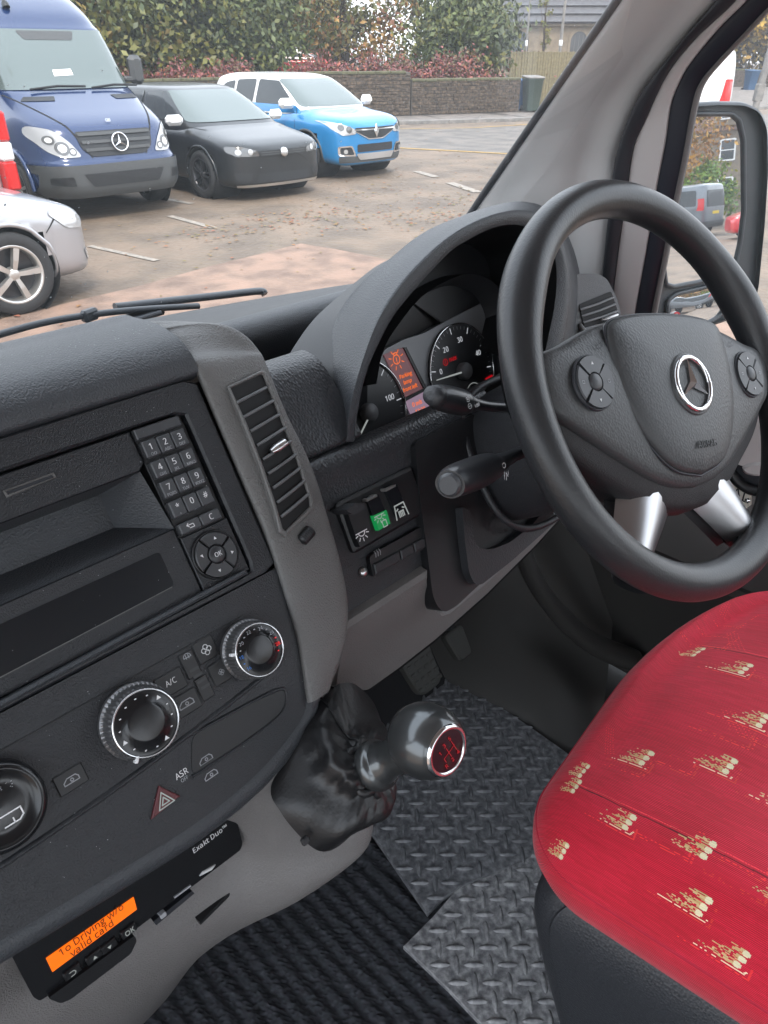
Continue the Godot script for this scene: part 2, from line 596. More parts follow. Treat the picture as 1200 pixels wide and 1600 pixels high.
func ground():
	sheet("ground", [Vector3(-160, 0, -200), Vector3(220, 0, -200), Vector3(220, 0, 160), Vector3(-160, 0, 160)], 0.0, M.asphalt)
	# pinkish concrete apron in front of our van
	var edge := [Vector3(-5, 0, -6.2), Vector3(0.5, 0, -6.3), g(130, 468), g(215, 448), g(330, 416), g(420, 394), g(470, 381), g(520, 389), g(600, 405), Vector3(6.1, 0, -3.0), Vector3(6.2, 0, 5.0), Vector3(-5, 0, 5.0)]
	sheet("apron", edge, 0.004, M.pink)
	# the road beyond, its far pavement and kerb
	sheet("road", [Vector3(9.5, 0, -22.6), Vector3(17.1, 0, -17.0), g(830, 197), g(900, 190), Vector3(60, 0, 0), Vector3(60, 0, 30), Vector3(18, 0, 24), Vector3(15.6, 0, -6), g(795, 241), g(615, 232), Vector3(11, 0, -17)], 0.004, M.road)
	stripe("yellow_line", Vector3(12.0, 0, -20.4), g(615, 202), 0.14, M.yellow_line)
	stripe("yellow_line", g(615, 202), g(740, 200), 0.14, M.yellow_line)
	stripe("yellow_line", g(740, 200), g(850, 193), 0.14, M.yellow_line)
	stripe("yellow_line", Vector3(11.4, 0, -17.0), g(615, 231), 0.16, M.yellow_line)
	stripe("yellow_line", g(615, 231), g(800, 241), 0.16, M.yellow_line)
	stripe("yellow_line", g(800, 241), Vector3(16.0, 0, -6.0), 0.16, M.yellow_line)
	stripe("bay_line", g(257, 311), g(300, 319), 0.11, M.white_line)
	stripe("bay_line", g(265, 338), g(335, 357), 0.10, M.white_line)
	stripe("bay_line", g(140, 385), g(245, 408), 0.08, M.white_line)
	stripe("road_dash", g(650, 268), g(681, 277), 0.16, M.white_line)
	stripe("road_dash", g(703, 286), g(747, 301), 0.17, M.white_line)
	# pavement with its kerb, a step of 0.11 m
	var far := [Vector3(0, 0, -21.6), Vector3(13.5, 0, -20.4), g(612, 195), g(700, 193), g(830, 189), g(900, 184), Vector3(70, 0, -2)]
	var b := MB.new()
	var k := MB.new()
	for i in far.size() - 1:
		var a: Vector3 = far[i]
		var c: Vector3 = far[i + 1]
		var d := (c - a).normalized()
		var s := d.cross(Vector3.UP) * -1.0
		if s.z > 0: s = -s
		k.box(Transform3D(Basis(d, Vector3.UP, d.cross(Vector3.UP)), (a + c) / 2 + Vector3(0, 0.045, 0)), Vector3(a.distance_to(c) - 0.004, 0.13, 0.14), 0.015)
		var h := Vector3(0, 0.1, 0)
		b.quad(a + s * 0.07 + h, c + s * 0.07 + h, c + s * 30.0 + h, a + s * 30.0 + h)
	struct("pavement", b, M.pavement)
	struct("kerb", k, M.kerb)
	# fallen leaves: nobody could count them
	var mm := MultiMesh.new()
	mm.transform_format = MultiMesh.TRANSFORM_3D
	mm.use_colors = true
	var lb := MB.new()
	lb.quad(Vector3(-0.5, 0, 0), Vector3(0, 0.08, -0.3), Vector3(0.5, 0, 0), Vector3(0, 0.1, 0.3))
	mm.mesh = lb.mesh()
	var drift := [g(640, 345), g(690, 330), g(350, 362), g(360, 366), g(560, 330), g(600, 300), g(500, 350), g(700, 310), g(650, 350), g(480, 335), g(430, 345)]
	var tr := []
	for i in 1600:
		var p: Vector3
		if i % 3 == 0:
			p = Vector3(rng.randf_range(1, 14), 0, rng.randf_range(-14, -4))
		elif i % 3 == 1:
			p = drift[rng.randi() % drift.size()] + Vector3(rng.randfn() * 0.5, 0, rng.randfn() * 0.32)
		else:
			p = Vector3(rng.randf_range(10, 28), 0, rng.randf_range(-23, -8))
		p.y = 0.012
		if p.z < -19.5: p.y = 0.115
		var s := rng.randf_range(0.025, 0.075)
		tr.append([Transform3D(Basis(Vector3.UP, rng.randf() * TAU).scaled(Vector3(s, s, s)), p), lin(rng.randf_range(0.13, 0.28), rng.randf_range(0.08, 0.14), rng.randf_range(0.03, 0.06))])
	mm.instance_count = tr.size()
	for i in tr.size():
		mm.set_instance_transform(i, tr[i][0])
		mm.set_instance_color(i, tr[i][1].srgb_to_linear())
	var mi := MultiMeshInstance3D.new()
	mi.multimesh = mm
	mi.name = "fallen_leaves"
	var lm := mat(Color(1, 1, 1), 0.8)
	lm.vertex_color_use_as_albedo = true
	mi.material_override = lm
	add_child(mi)
	tag(mi, "brown and orange fallen leaves scattered over the car park", "leaves", "", "stuff")

# ------------------------------------------------------------------ vehicles
func ellip(w: float, h: float, c: Vector2, n: float, seg: int) -> PackedVector2Array:
	var o := PackedVector2Array()
	for k in seg:
		var a := TAU * (k + 0.5) / seg
		var x := cos(a); var y := sin(a)
		o.append(c + Vector2(w * signf(x) * pow(absf(x), 2.0 / n), h * signf(y) * pow(absf(y), 2.0 / n)))
	return o
func lerp_rows(tab: Array, n: int) -> Array:
	var o := []
	var m := tab.size() - 1
	for k in n + 1:
		var s := float(k) / n * m
		var i: int = min(int(s), m - 1)
		var t := s - i
		var r := []
		for q in tab[0].size():
			var p1: float = tab[i][q]
			var p2: float = tab[i + 1][q]
			var p0: float = tab[i - 1][q] if i > 0 else 2 * p1 - p2
			var p3: float = tab[i + 2][q] if i + 2 <= m else 2 * p2 - p1
			# monotone-ish tangents
			var m1 := (p2 - p0) * 0.5
			var m2 := (p3 - p1) * 0.5
			if (p2 - p1) * (p1 - p0) <= 0: m1 = 0
			if (p3 - p2) * (p2 - p1) <= 0: m2 = 0
			var t2 := t * t; var t3 := t2 * t
			r.append((2 * t3 - 3 * t2 + 1) * p1 + (t3 - 2 * t2 + t) * m1 + (-2 * t3 + 3 * t2) * p2 + (t3 - t2) * m2)
		o.append(r)
	return o
# body built of cross sections along z: rows of [z, half width, top, bottom, squareness]; open wheel arches
func hull(tab: Array, arches: Array, seg := 96, n := 150) -> MB:
	var b := MB.new()
	var rows := []
	for r in lerp_rows(tab, n):
		var ring := []
		for p in ellip(r[1], (r[2] - r[3]) / 2, Vector2(0, (r[2] + r[3]) / 2), r[4], seg):
			# tumblehome: sides lean in a little above the waist
			var f := clampf((p.y - 0.55) / 0.5, 0.0, 1.0)
			ring.append(Vector3(p.x * (1.0 - 0.05 * f * f), p.y, r[0]))
		rows.append(ring)
	# pull points near the arch edge onto it, then leave the inside open
	for ring in rows:
		for j in ring.size():
			var p: Vector3 = ring[j]
			for a in arches:
				var d := Vector2(p.z - a[0], p.y - a[1])
				if absf(p.x) > a[3] and absf(d.length() - a[2]) < 0.03:
					d = d.normalized() * a[2]
					ring[j] = Vector3(p.x, a[1] + d.y, a[0] + d.x)
	b.st.set_smooth_group(0)
	for i in rows.size() - 1:
		for j in seg:
			var k := (j + 1) % seg
			var q := [rows[i][j], rows[i][k], rows[i + 1][k], rows[i + 1][j]]
			var mid: Vector3 = (q[0] + q[1] + q[2] + q[3]) / 4
			var skip := false
			for a in arches:
				if absf(mid.x) > a[3] and Vector2(mid.z - a[0], mid.y - a[1]).length() < a[2] - 0.004: skip = true
			if skip: continue
			b.tri(q[0], q[1], q[2], 0); b.tri(q[0], q[2], q[3], 0)
	b.fan(rows[0], -1); b.fan(rows[-1], -1)
	return b
# body built of level outlines: rows of [y, z front, z rear, half width, squareness]
func shell(tab: Array, seg := 72, n := 60) -> MB:
	var b := MB.new()
	var rows := []
	for r in lerp_rows(tab, n):
		var ring := []
		for p in ellip(r[3], (r[1] - r[2]) / 2, Vector2(0, (r[1] + r[2]) / 2), r[4], seg):
			ring.append(Vector3(p.x, r[0], p.y))
		rows.append(ring)
	b.grid(rows, true, 0)
	b.fan(rows[-1], 0)
	return b
func caster(meshes: Array) -> TriangleMesh:
	var f := PackedVector3Array()
	for m in meshes: f.append_array(m.get_faces())
	var t := TriangleMesh.new()
	t.create_from_faces(f)
	return t
# a piece of skin laid on a body: outline seen from the front ("z": x, y) or a side ("x-", "x+": z, y) or above ("y": x, z)
func patch(tm: TriangleMesh, poly: PackedVector2Array, axis: String, off := 0.006, cell := 0.06) -> MB:
	var b := MB.new()
	var lo := poly[0]; var hi := poly[0]
	for p in poly:
		lo = lo.min(p); hi = hi.max(p)
	var nx: int = max(1, int(ceil((hi.x - lo.x) / cell)))
	var ny: int = max(1, int(ceil((hi.y - lo.y) / cell)))
	var hit := {}
	for i in nx:
		for j in ny:
			var a := Vector2(lo.x + (hi.x - lo.x) * i / nx, lo.y + (hi.y - lo.y) * j / ny)
			var c := Vector2(lo.x + (hi.x - lo.x) * (i + 1) / nx, lo.y + (hi.y - lo.y) * (j + 1) / ny)
			for piece in Geometry2D.intersect_polygons(poly, PackedVector2Array([a, Vector2(c.x, a.y), c, Vector2(a.x, c.y)])):
				var ix := Geometry2D.triangulate_polygon(piece)
				for q in range(0, ix.size(), 3):
					var tri := []
					for w in 3:
						var u: Vector2 = piece[ix[q + w]]
						var key := Vector2i(roundi(u.x * 20000), roundi(u.y * 20000))
						if not hit.has(key):
							var o: Vector3; var d: Vector3
							match axis:
								"z": o = Vector3(u.x, u.y, 8); d = Vector3(0, 0, -1)
								"z-": o = Vector3(u.x, u.y, -12); d = Vector3(0, 0, 1)
								"x-": o = Vector3(-8, u.y, u.x); d = Vector3(1, 0, 0)
								"x+": o = Vector3(8, u.y, u.x); d = Vector3(-1, 0, 0)
								_: o = Vector3(u.x, 8, u.y); d = Vector3(0, -1, 0)
							var h := tm.intersect_ray(o, d)
							if h:
								var nn: Vector3 = h.normal
								if nn.dot(d) > 0: nn = -nn
								hit[key] = h.position + (nn * 0.6 - d * 0.4).normalized() * off
							else:
								hit[key] = null
						tri.append(hit[key])
					if tri[0] != null and tri[1] != null and tri[2] != null:
						b.tri(tri[0], tri[1], tri[2], 0)
	return b
func poly2(pts: Array, r := 0.0, seg := 4) -> PackedVector2Array:
	var o := PackedVector2Array()
	for p in pts: o.append(Vector2(p[0], p[1]))
	return round_poly(o, r, seg) if r > 0 else o
func mirrored(p: PackedVector2Array) -> PackedVector2Array:
	var o := PackedVector2Array()
	for i in range(p.size() - 1, -1, -1): o.append(Vector2(-p[i].x, p[i].y))
	return o
# a wheel whose face looks along side * x
func car_wheel(parent: Node3D, at: Vector3, r: float, w: float, side: float, rim: Material, spokes: int, wide := 0.5, twin := false):
	var root := Node3D.new()
	root.name = part_name("wheel", parent)
	parent.add_child(root, true)
	root.position = at
	root.rotation.z = -side * PI / 2
	var T := Transform3D()
	var t := MB.new()
	var ri := r * 0.70
	t.lathe(T, [Vector2(ri, -w / 2), Vector2(r * 0.93, -w / 2), Vector2(r, -w * 0.34), Vector2(r, w * 0.34), Vector2(r * 0.975, w * 0.43), Vector2(r * 0.92, w * 0.5), Vector2(ri * 1.1, w * 0.52), Vector2(ri, w * 0.46)], 40)
	obj("tyre", t, M.tyre, root)
	var d := MB.new()
	d.lathe(T, [Vector2(ri * 1.02, w * 0.47), Vector2(ri * 0.97, w * 0.49), Vector2(ri * 0.92, w * 0.44), Vector2(ri * 0.9, w * 0.1), Vector2(ri * 0.88, -w * 0.2)], 36)
	obj("rim", d, rim, root)
	var k := MB.new()
	k.lathe(T, [Vector2(ri * 0.9, -w * 0.05), Vector2(0.02, -w * 0.05)], 24, 1)
	obj("brake_disc", k, M.dark_alloy if rim != M.dark_alloy else M.underside, root)
	var hb := MB.new()
	hb.lathe(T, [Vector2(0.001, w * 0.43), Vector2(ri * 0.16, w * 0.43), Vector2(ri * 0.21, w * 0.38), Vector2(ri * 0.24, w * 0.1)], 20)
	obj("hub_cap", hb, rim, root)
	for i in spokes:
		var a := TAU * i / spokes + 0.3
		var s := MB.new()
		var dir := Vector3(cos(a), 0, sin(a))
		var tan := Vector3(-sin(a), 0, cos(a))
		for e in ([-0.5, 0.5] if twin else [0.0]):
			var w0: float = ri * 0.14 * wide * 2
			var w1: float = ri * 0.2 * wide * 2
			if twin: w0 *= 0.45; w1 *= 0.45
			var sh: Vector3 = tan * e * ri * 0.34
			var sh0: Vector3 = tan * e * ri * 0.14
			var rows := []
			for q in [[0.15, w0, 0.42], [0.5, (w0 + w1) / 2, 0.46], [0.98, w1, 0.44]]:
				var c: Vector3 = dir * ri * q[0] + sh0.lerp(sh, q[0])
				var hh := Vector3(0, w * q[2], 0)
				var lo := Vector3(0, w * 0.22, 0)
				rows.append([c - tan * q[1] * 0.5 + lo, c - tan * q[1] * 0.42 + hh, c + tan * q[1] * 0.42 + hh, c + tan * q[1] * 0.5 + lo])
			s.grid(rows, false, -1)
		obj("spoke", s, rim, root)
	return root
func arch_liner(parent: Node3D, a: Array, halfw: float):
	for s in [-1, 1]:
		var b := MB.new()
		var T := Transform3D(Basis(Vector3(0, 1, 0), Vector3(s, 0, 0), Vector3(0, 0, 1)), Vector3(s * a[3], a[1], a[0]))
		b.lathe(T, [Vector2(0.01, -0.2), Vector2(a[2] + 0.01, -0.2), Vector2(a[2] + 0.006, halfw - a[3] - 0.02)], 28, 1)
		obj("arch_liner", b, M.underside, parent)

# rolled lip of a wheel arch, following the flank
func arch_lip(parent: Node3D, tm: TriangleMesh, a: Array, m: Material):
	for sd in [-1, 1]:
		var path := []
		for k in 25:
			var an := lerpf(-0.25, PI + 0.25, k / 24.0)
			var r: float = a[2] + 0.012
			var h := tm.intersect_ray(Vector3(sd * 8.0, a[1] + sin(an) * r, a[0] + cos(an) * r), Vector3(-sd, 0, 0))
			if h and absf(h.position.x) > a[3]: path.append(Vector3(h.position.x - sd * 0.004, a[1] + sin(an) * (r - 0.006), a[0] + cos(an) * (r - 0.006)))
		if path.size() > 4:
			var b := MB.new()
			b.tube(path, [0.02], 8)
			obj("arch_lip", b, m, parent)
func piece(called: String, tm: TriangleMesh, poly: PackedVector2Array, axis: String, m: Material, parent: Node, off := 0.006, cell := 0.06) -> MeshInstance3D:
	return obj(called, patch(tm, poly, axis, off, cell), m, parent)
# outline of something on a vehicle's front, read off a sight line onto the upright plane z
func face(v: Node3D, pts: Array, z: float, r := 0.0) -> PackedVector2Array:
	var o := PackedVector2Array()
	for p in pts:
		var q := on_z(p[0], p[1], z) - v.position
		o.append(Vector2(q.x, q.y))
	return round_poly(o, r) if r > 0 else o
func star_badge(parent: Node3D, t: Transform3D, r: float, m: Material, called := "star_badge") -> MeshInstance3D:
	var b := MB.new()
	var path := []
	for k in 25: path.append(t * (Vector3(cos(TAU * k / 24), sin(TAU * k / 24), 0) * r))
	b.tube(path, [r * 0.1], 8, false)
	for k in 3:
		var a := PI / 2 + TAU * k / 3
		var d := Vector3(cos(a), sin(a), 0)
		var n := Vector3(-sin(a), cos(a), 0)
		var tip := t * (d * r * 0.96)
		var c := t * Vector3(0, 0, r * 0.16)
		for s in [-1, 1]:
			var e: Vector3 = Vector3(cos(a + s * PI / 3), sin(a + s * PI / 3), 0)
			b.tri(tip, c, t * (e * r * 0.17))
			b.tri(tip, t * (e * r * 0.17), t * (d * r * 0.9 + Vector3(0, 0, -r * 0.06)))
	return obj(called, b, m, parent)

func parked_vehicles():
	blue_van()
	black_hatchback()
	blue_crossover()
	silver_car()
	left_van()

func blue_van():
	var v := thing("blue_van", "dark blue high-roofed panel van with grey bumper, parked facing us at the left", "van", Vector3(5.0, 0, -9.75))
	var blue := paint(lin(0.010, 0.028, 0.092), 0.26, 0.2)
	var sb := shell([[0.30, -0.06, -5.8, 0.93, 7], [0.42, 0.0, -5.85, 0.98, 7], [0.66, -0.01, -5.87, 0.995, 7], [0.74, -0.05, -5.87, 0.995, 6.5], [0.9, -0.09, -5.87, 0.995, 6], [1.06, -0.16, -5.87, 0.99, 6], [1.16, -0.3, -5.87, 0.985, 6], [1.28, -0.56, -5.87, 0.975, 6], [1.42, -0.86, -5.87, 0.965, 6.5], [1.5, -1.0, -5.87, 0.955, 7], [1.8, -1.23, -5.86, 0.93, 7.5], [2.1, -1.48, -5.85, 0.9, 8], [2.18, -1.56, -5.85, 0.89, 7], [2.35, -1.74, -5.84, 0.865, 6], [2.55, -2.1, -5.8, 0.81, 5], [2.66, -2.6, -5.7, 0.66, 4], [2.7, -3.2, -5.4, 0.3, 4]], 96, 90)
	var body := obj("body", sb, blue, v)
	var tm := caster([body.mesh])
	piece("windscreen", tm, poly2([[-0.9, 1.46], [0.9, 1.46], [0.82, 2.12], [-0.82, 2.12]], 0.07), "z", M.car_glass, v, 0.01)
	piece("sun_strip", tm, poly2([[-0.36, 2.0], [0.28, 2.0], [0.34, 2.1], [-0.42, 2.1]], 0.03), "z", M.bumper, v, 0.014)
	piece("paper", tm, poly2([[-0.2, 1.6], [0.06, 1.61], [0.06, 1.68], [-0.19, 1.67]]), "z", M.white_plastic, v, 0.014)
	piece("bumper", tm, poly2([[-0.99, 0.30], [0.99, 0.30], [0.994, 0.67], [-0.994, 0.67]], 0.04), "z", M.bumper, v, 0.03)
	piece("lower_intake", tm, poly2([[-0.46, 0.42], [0.46, 0.42], [0.56, 0.57], [-0.56, 0.57]], 0.03), "z", M.grille, v, 0.036)
	for s in [-1, 1]:
		piece("fog_recess", tm, poly2([[s * 0.66, 0.44], [s * 0.88, 0.46], [s * 0.88, 0.54], [s * 0.68, 0.55]], 0.02), "z", M.grille, v, 0.036)
		var hl := poly2([[s * 0.92, 1.10], [s * 0.74, 1.06], [s * 0.60, 0.92], [s * 0.50, 0.76], [s * 0.72, 0.755], [s * 0.84, 0.82], [s * 0.94, 1.0]], 0.05)
		var h := piece("headlight", tm, hl, "z", M.lamp_lens, v, 0.012, 0.05)
		for q in [[0.70, 0.86, 0.075], [0.60, 0.82, 0.045], [0.80, 0.95, 0.05]]:
			piece("bowl", tm, circle(Vector2(s * q[0], q[1]), q[2], -1, 16), "z", M.lamp_dark, h, 0.018, 0.05)
			piece("reflector", tm, circle(Vector2(s * q[0], q[1]), q[2] * 0.6, -1, 14), "z", M.lamp_bright, h, 0.022, 0.05)
		piece("wing_seam", tm, poly2([[s * 0.895, 1.41], [s * 0.875, 1.41], [s * 0.56, 1.10], [s * 0.36, 0.74], [s * 0.38, 0.74], [s * 0.58, 1.09]]), "z", M.underside, v, 0.004)
		var vent := piece("bonnet_vent", tm, poly2([[s * 0.42, 1.345], [s * 0.80, 1.345], [s * 0.74, 1.39], [s * 0.38, 1.39]], 0.01), "z", M.grille, v, 0.008)
	var gr := piece("grille", tm, poly2([[-0.52, 1.03], [0.52, 1.03], [0.48, 0.84], [0.36, 0.75], [-0.36, 0.75], [-0.48, 0.84]], 0.05), "z", M.grille, v, 0.012)
	for k in 3:
		var y := 0.81 + 0.085 * k
		var w := 0.44 + 0.025 * k
		piece("grille_bar", tm, poly2([[-w, y], [w, y], [w, y + 0.035], [-w, y + 0.035]]), "z", M.bumper, gr, 0.03)
	star_badge(v, Transform3D(Basis(Vector3.RIGHT, -0.2), Vector3(0.02, 0.90, -0.03)), 0.105, M.chrome)
	star_badge(v, Transform3D(Basis(Vector3.RIGHT, -1.0), Vector3(0, 1.135, -0.22)), 0.03, M.chrome, "bonnet_badge")
	for s in [[-0.62, 0.12], [0.2, 0.86]]:
		var b := MB.new()
		b.tube([Vector3(s[0], 1.47, -0.9), Vector3((s[0] + s[1]) / 2, 1.50, -0.93), Vector3(s[1], 1.49, -0.92)], [0.016], 6)
		obj("wiper", b, M.black, v)
	for s in [-1, 1]:
		var b := MB.new()
		b.box(Transform3D(Basis(), Vector3(s * 1.1, 1.66, -1.32)), Vector3(0.2, 0.36, 0.14), 0.05)
		b.box(Transform3D(Basis(), Vector3(s * 0.98, 1.55, -1.32)), Vector3(0.16, 0.07, 0.08), 0.02)
		obj("door_mirror", b, M.bumper, v)
	var ae := MB.new()
	ae.lathe(Transform3D(Basis(Vector3.RIGHT, -0.5), Vector3(-0.36, 2.37, -1.72)), [Vector2(0.05, -0.02), Vector2(0.045, 0.03), Vector2(0.018, 0.08), Vector2(0.004, 0.1)], 10)
	ae.tube([Vector3(-0.36, 2.45, -1.78), Vector3(-0.4, 2.75, -1.95)], [0.006], 5)
	obj("aerial", ae, M.black, v)
	for s in [-1, 1]:
		for z in [-1.0, -4.6]:
			# flared arch and wheel
			var p := []
			for k in 13:
				var a := PI * k / 12
				p.append(Vector3(s * 0.985, 0.36 + sin(a) * 0.44, z + cos(a) * 0.44))
			var b := MB.new()
			b.tube(p, [0.03], 8)
			obj("wheel_arch", b, blue, v)
			var dsk := MB.new()
			dsk.lathe(Transform3D(Basis(Vector3(0, 1, 0), Vector3(1, 0, 0), Vector3(0, 0, 1)), Vector3(s * 0.99, 0.36, z)), [Vector2(0.01, 0), Vector2(0.42, 0)], 28, 1)
			obj("arch_liner", dsk, M.underside, v)
			car_wheel(v, Vector3(s * 0.90, 0.34, z), 0.34, 0.225, s, M.steel, 6)
	piece("cab_window", tm, poly2([[-1.25, 1.5], [-1.62, 2.05], [-2.3, 2.05], [-2.3, 1.5]], 0.06), "x-", M.side_glass, v)
	piece("cab_window", tm, poly2([[-1.25, 1.5], [-1.62, 2.05], [-2.3, 2.05], [-2.3, 1.5]], 0.06), "x+", M.side_glass, v)

func hatch_glass(v: Node3D, tm: TriangleMesh, ws: Array, sides: Array):
	piece("windscreen", tm, poly2(ws, 0.06), "z", M.car_glass, v, 0.008)
	for p in sides:
		piece("side_window", tm, poly2(p, 0.05), "x-", M.side_glass, v, 0.008)
		piece("side_window", tm, poly2(p, 0.05), "x+", M.side_glass, v, 0.008)

# shut lines along the flanks, door handles, wipers at the foot of the screen
func car_seams(v: Node3D, tm: TriangleMesh, lines: Array, handles: Array):
	for sd in ["x-", "x+"]:
		for l in lines:
			var a := PackedVector2Array()
			for p in l: a.append(Vector2(p[0], p[1]))
			for k in range(l.size() - 1, -1, -1): a.append(Vector2(l[k][0] + 0.009, l[k][1] + 0.004))
			piece("shut_line", tm, a, sd, M.underside, v, 0.003, 0.1)
		for h in handles:
			piece("door_handle", tm, poly2([[h[0], h[1]], [h[0] - 0.17, h[1] + 0.012], [h[0] - 0.17, h[1] - 0.018], [h[0], h[1] - 0.026]], 0.008), sd, M.bumper, v, 0.022, 0.06)
func black_hatchback():
	var v := thing("black_hatchback", "black hatchback with white mirror cap, parked between the dark blue van and the blue crossover", "car", Vector3(7.42, 0, -9.5))
	var black := paint(lin(0.017, 0.0185, 0.02), 0.36, 0.3)
	black.clearcoat = 0.45
	var arches := [[-0.86, 0.33, 0.37, 0.62], [-3.48, 0.33, 0.37, 0.62]]
	var h := hull([[0.0, 0.05, 0.66, 0.23, 5], [-0.008, 0.26, 0.675, 0.21, 6], [-0.03, 0.46, 0.70, 0.195, 6.5], [-0.07, 0.62, 0.73, 0.18, 7], [-0.14, 0.745, 0.762, 0.17, 7], [-0.26, 0.83, 0.80, 0.165, 6.5], [-0.45, 0.88, 0.84, 0.16, 6], [-0.8, 0.905, 0.905, 0.16, 5.5], [-1.25, 0.91, 0.97, 0.17, 5.5], [-2.2, 0.91, 0.97, 0.18, 5.5], [-3.4, 0.91, 0.98, 0.18, 5.5], [-4.0, 0.86, 0.96, 0.22, 5], [-4.2, 0.74, 0.9, 0.28, 4], [-4.25, 0.6, 0.8, 0.4, 3]], arches)
	var body := obj("body", h, black, v)
	var c := obj("cabin", shell([[0.88, -0.86, -4.12, 0.86, 6], [0.95, -1.0, -4.1, 0.845, 6], [1.1, -1.3, -4.02, 0.78, 6.5], [1.25, -1.6, -3.9, 0.71, 7], [1.36, -1.84, -3.8, 0.65, 7], [1.415, -2.02, -3.66, 0.59, 6], [1.445, -2.3, -3.4, 0.44, 5], [1.45, -2.7, -3.0, 0.12, 3]]), black, v)
	var tm := caster([body.mesh, c.mesh])
	hatch_glass(v, tm, [[-0.78, 0.985], [0.78, 0.985], [0.62, 1.375], [-0.62, 1.375]], [[[-1.32, 1.0], [-1.95, 1.36], [-2.5, 1.37], [-2.5, 1.0]], [[-2.58, 1.0], [-2.58, 1.37], [-3.2, 1.34], [-3.62, 1.15], [-3.5, 1.02]]])
	for s in [-1, 1]:
		var hl := piece("headlight", tm, poly2([[s * 0.42, 0.60], [s * 0.74, 0.605], [s * 0.835, 0.66], [s * 0.83, 0.73], [s * 0.66, 0.725], [s * 0.45, 0.67]], 0.03), "z", M.lamp_dark, v, 0.01, 0.05)
		for x in [0.56, 0.72]:
			piece("projector", tm, circle(Vector2(s * x, 0.66), 0.038, -1, 12), "z", M.lamp_lens, hl, 0.016, 0.05)
		piece("bumper_intake", tm, poly2([[s * 0.60, 0.27], [s * 0.76, 0.29], [s * 0.79, 0.40], [s * 0.54, 0.38]], 0.03), "z", M.grille, v, 0.008)
	var gr := piece("grille", tm, poly2([[-0.41, 0.595], [0.41, 0.595], [0.44, 0.665], [-0.44, 0.665]], 0.02), "z", M.grille, v, 0.01)
	for y in [0.61, 0.638]:
		piece("grille_bar", tm, poly2([[-0.4, y], [0.4, y], [0.4, y + 0.012], [-0.4, y + 0.012]]), "z", M.bumper, gr, 0.016)
	piece("lower_intake", tm, poly2([[-0.5, 0.25], [0.5, 0.25], [0.46, 0.37], [-0.46, 0.37]], 0.03), "z", M.grille, v, 0.008)
	piece("front_splitter", tm, poly2([[-0.74, 0.205], [0.74, 0.205], [0.76, 0.235], [-0.76, 0.235]]), "z", M.satin, v, 0.02)
	var bd := MB.new()
	bd.lathe(Transform3D(Basis(Vector3.RIGHT, PI / 2 - 0.1), Vector3(0, 0.63, 0.0)), [Vector2(0.001, 0.03), Vector2(0.05, 0.03), Vector2(0.062, 0.022), Vector2(0.065, 0)], 20)
	obj("round_badge", bd, M.satin, v)
	car_seams(v, tm, [[[-1.32, 0.98], [-1.24, 0.6], [-1.28, 0.28]], [[-2.52, 1.0], [-2.54, 0.5], [-2.5, 0.26]], [[-0.9, 0.90], [-1.22, 0.93]]], [[-1.75, 0.80], [-2.85, 0.82]])
	for s in [-1, 1]:
		var b := MB.new()
		b.box(Transform3D(Basis(Vector3.UP, s * 0.2), Vector3(s * 0.94, 1.02, -1.36)), Vector3(0.26, 0.14, 0.13), 0.045)
		obj("mirror_cap", b, M.white_plastic, v)
	for a in arches:
		arch_lip(v, tm, a, black)
		arch_liner(v, a, 0.91)
		for s in [-1, 1]:
			car_wheel(v, Vector3(s * 0.80, 0.325, a[0]), 0.325, 0.22, s, M.dark_alloy, 5, 0.5, true)

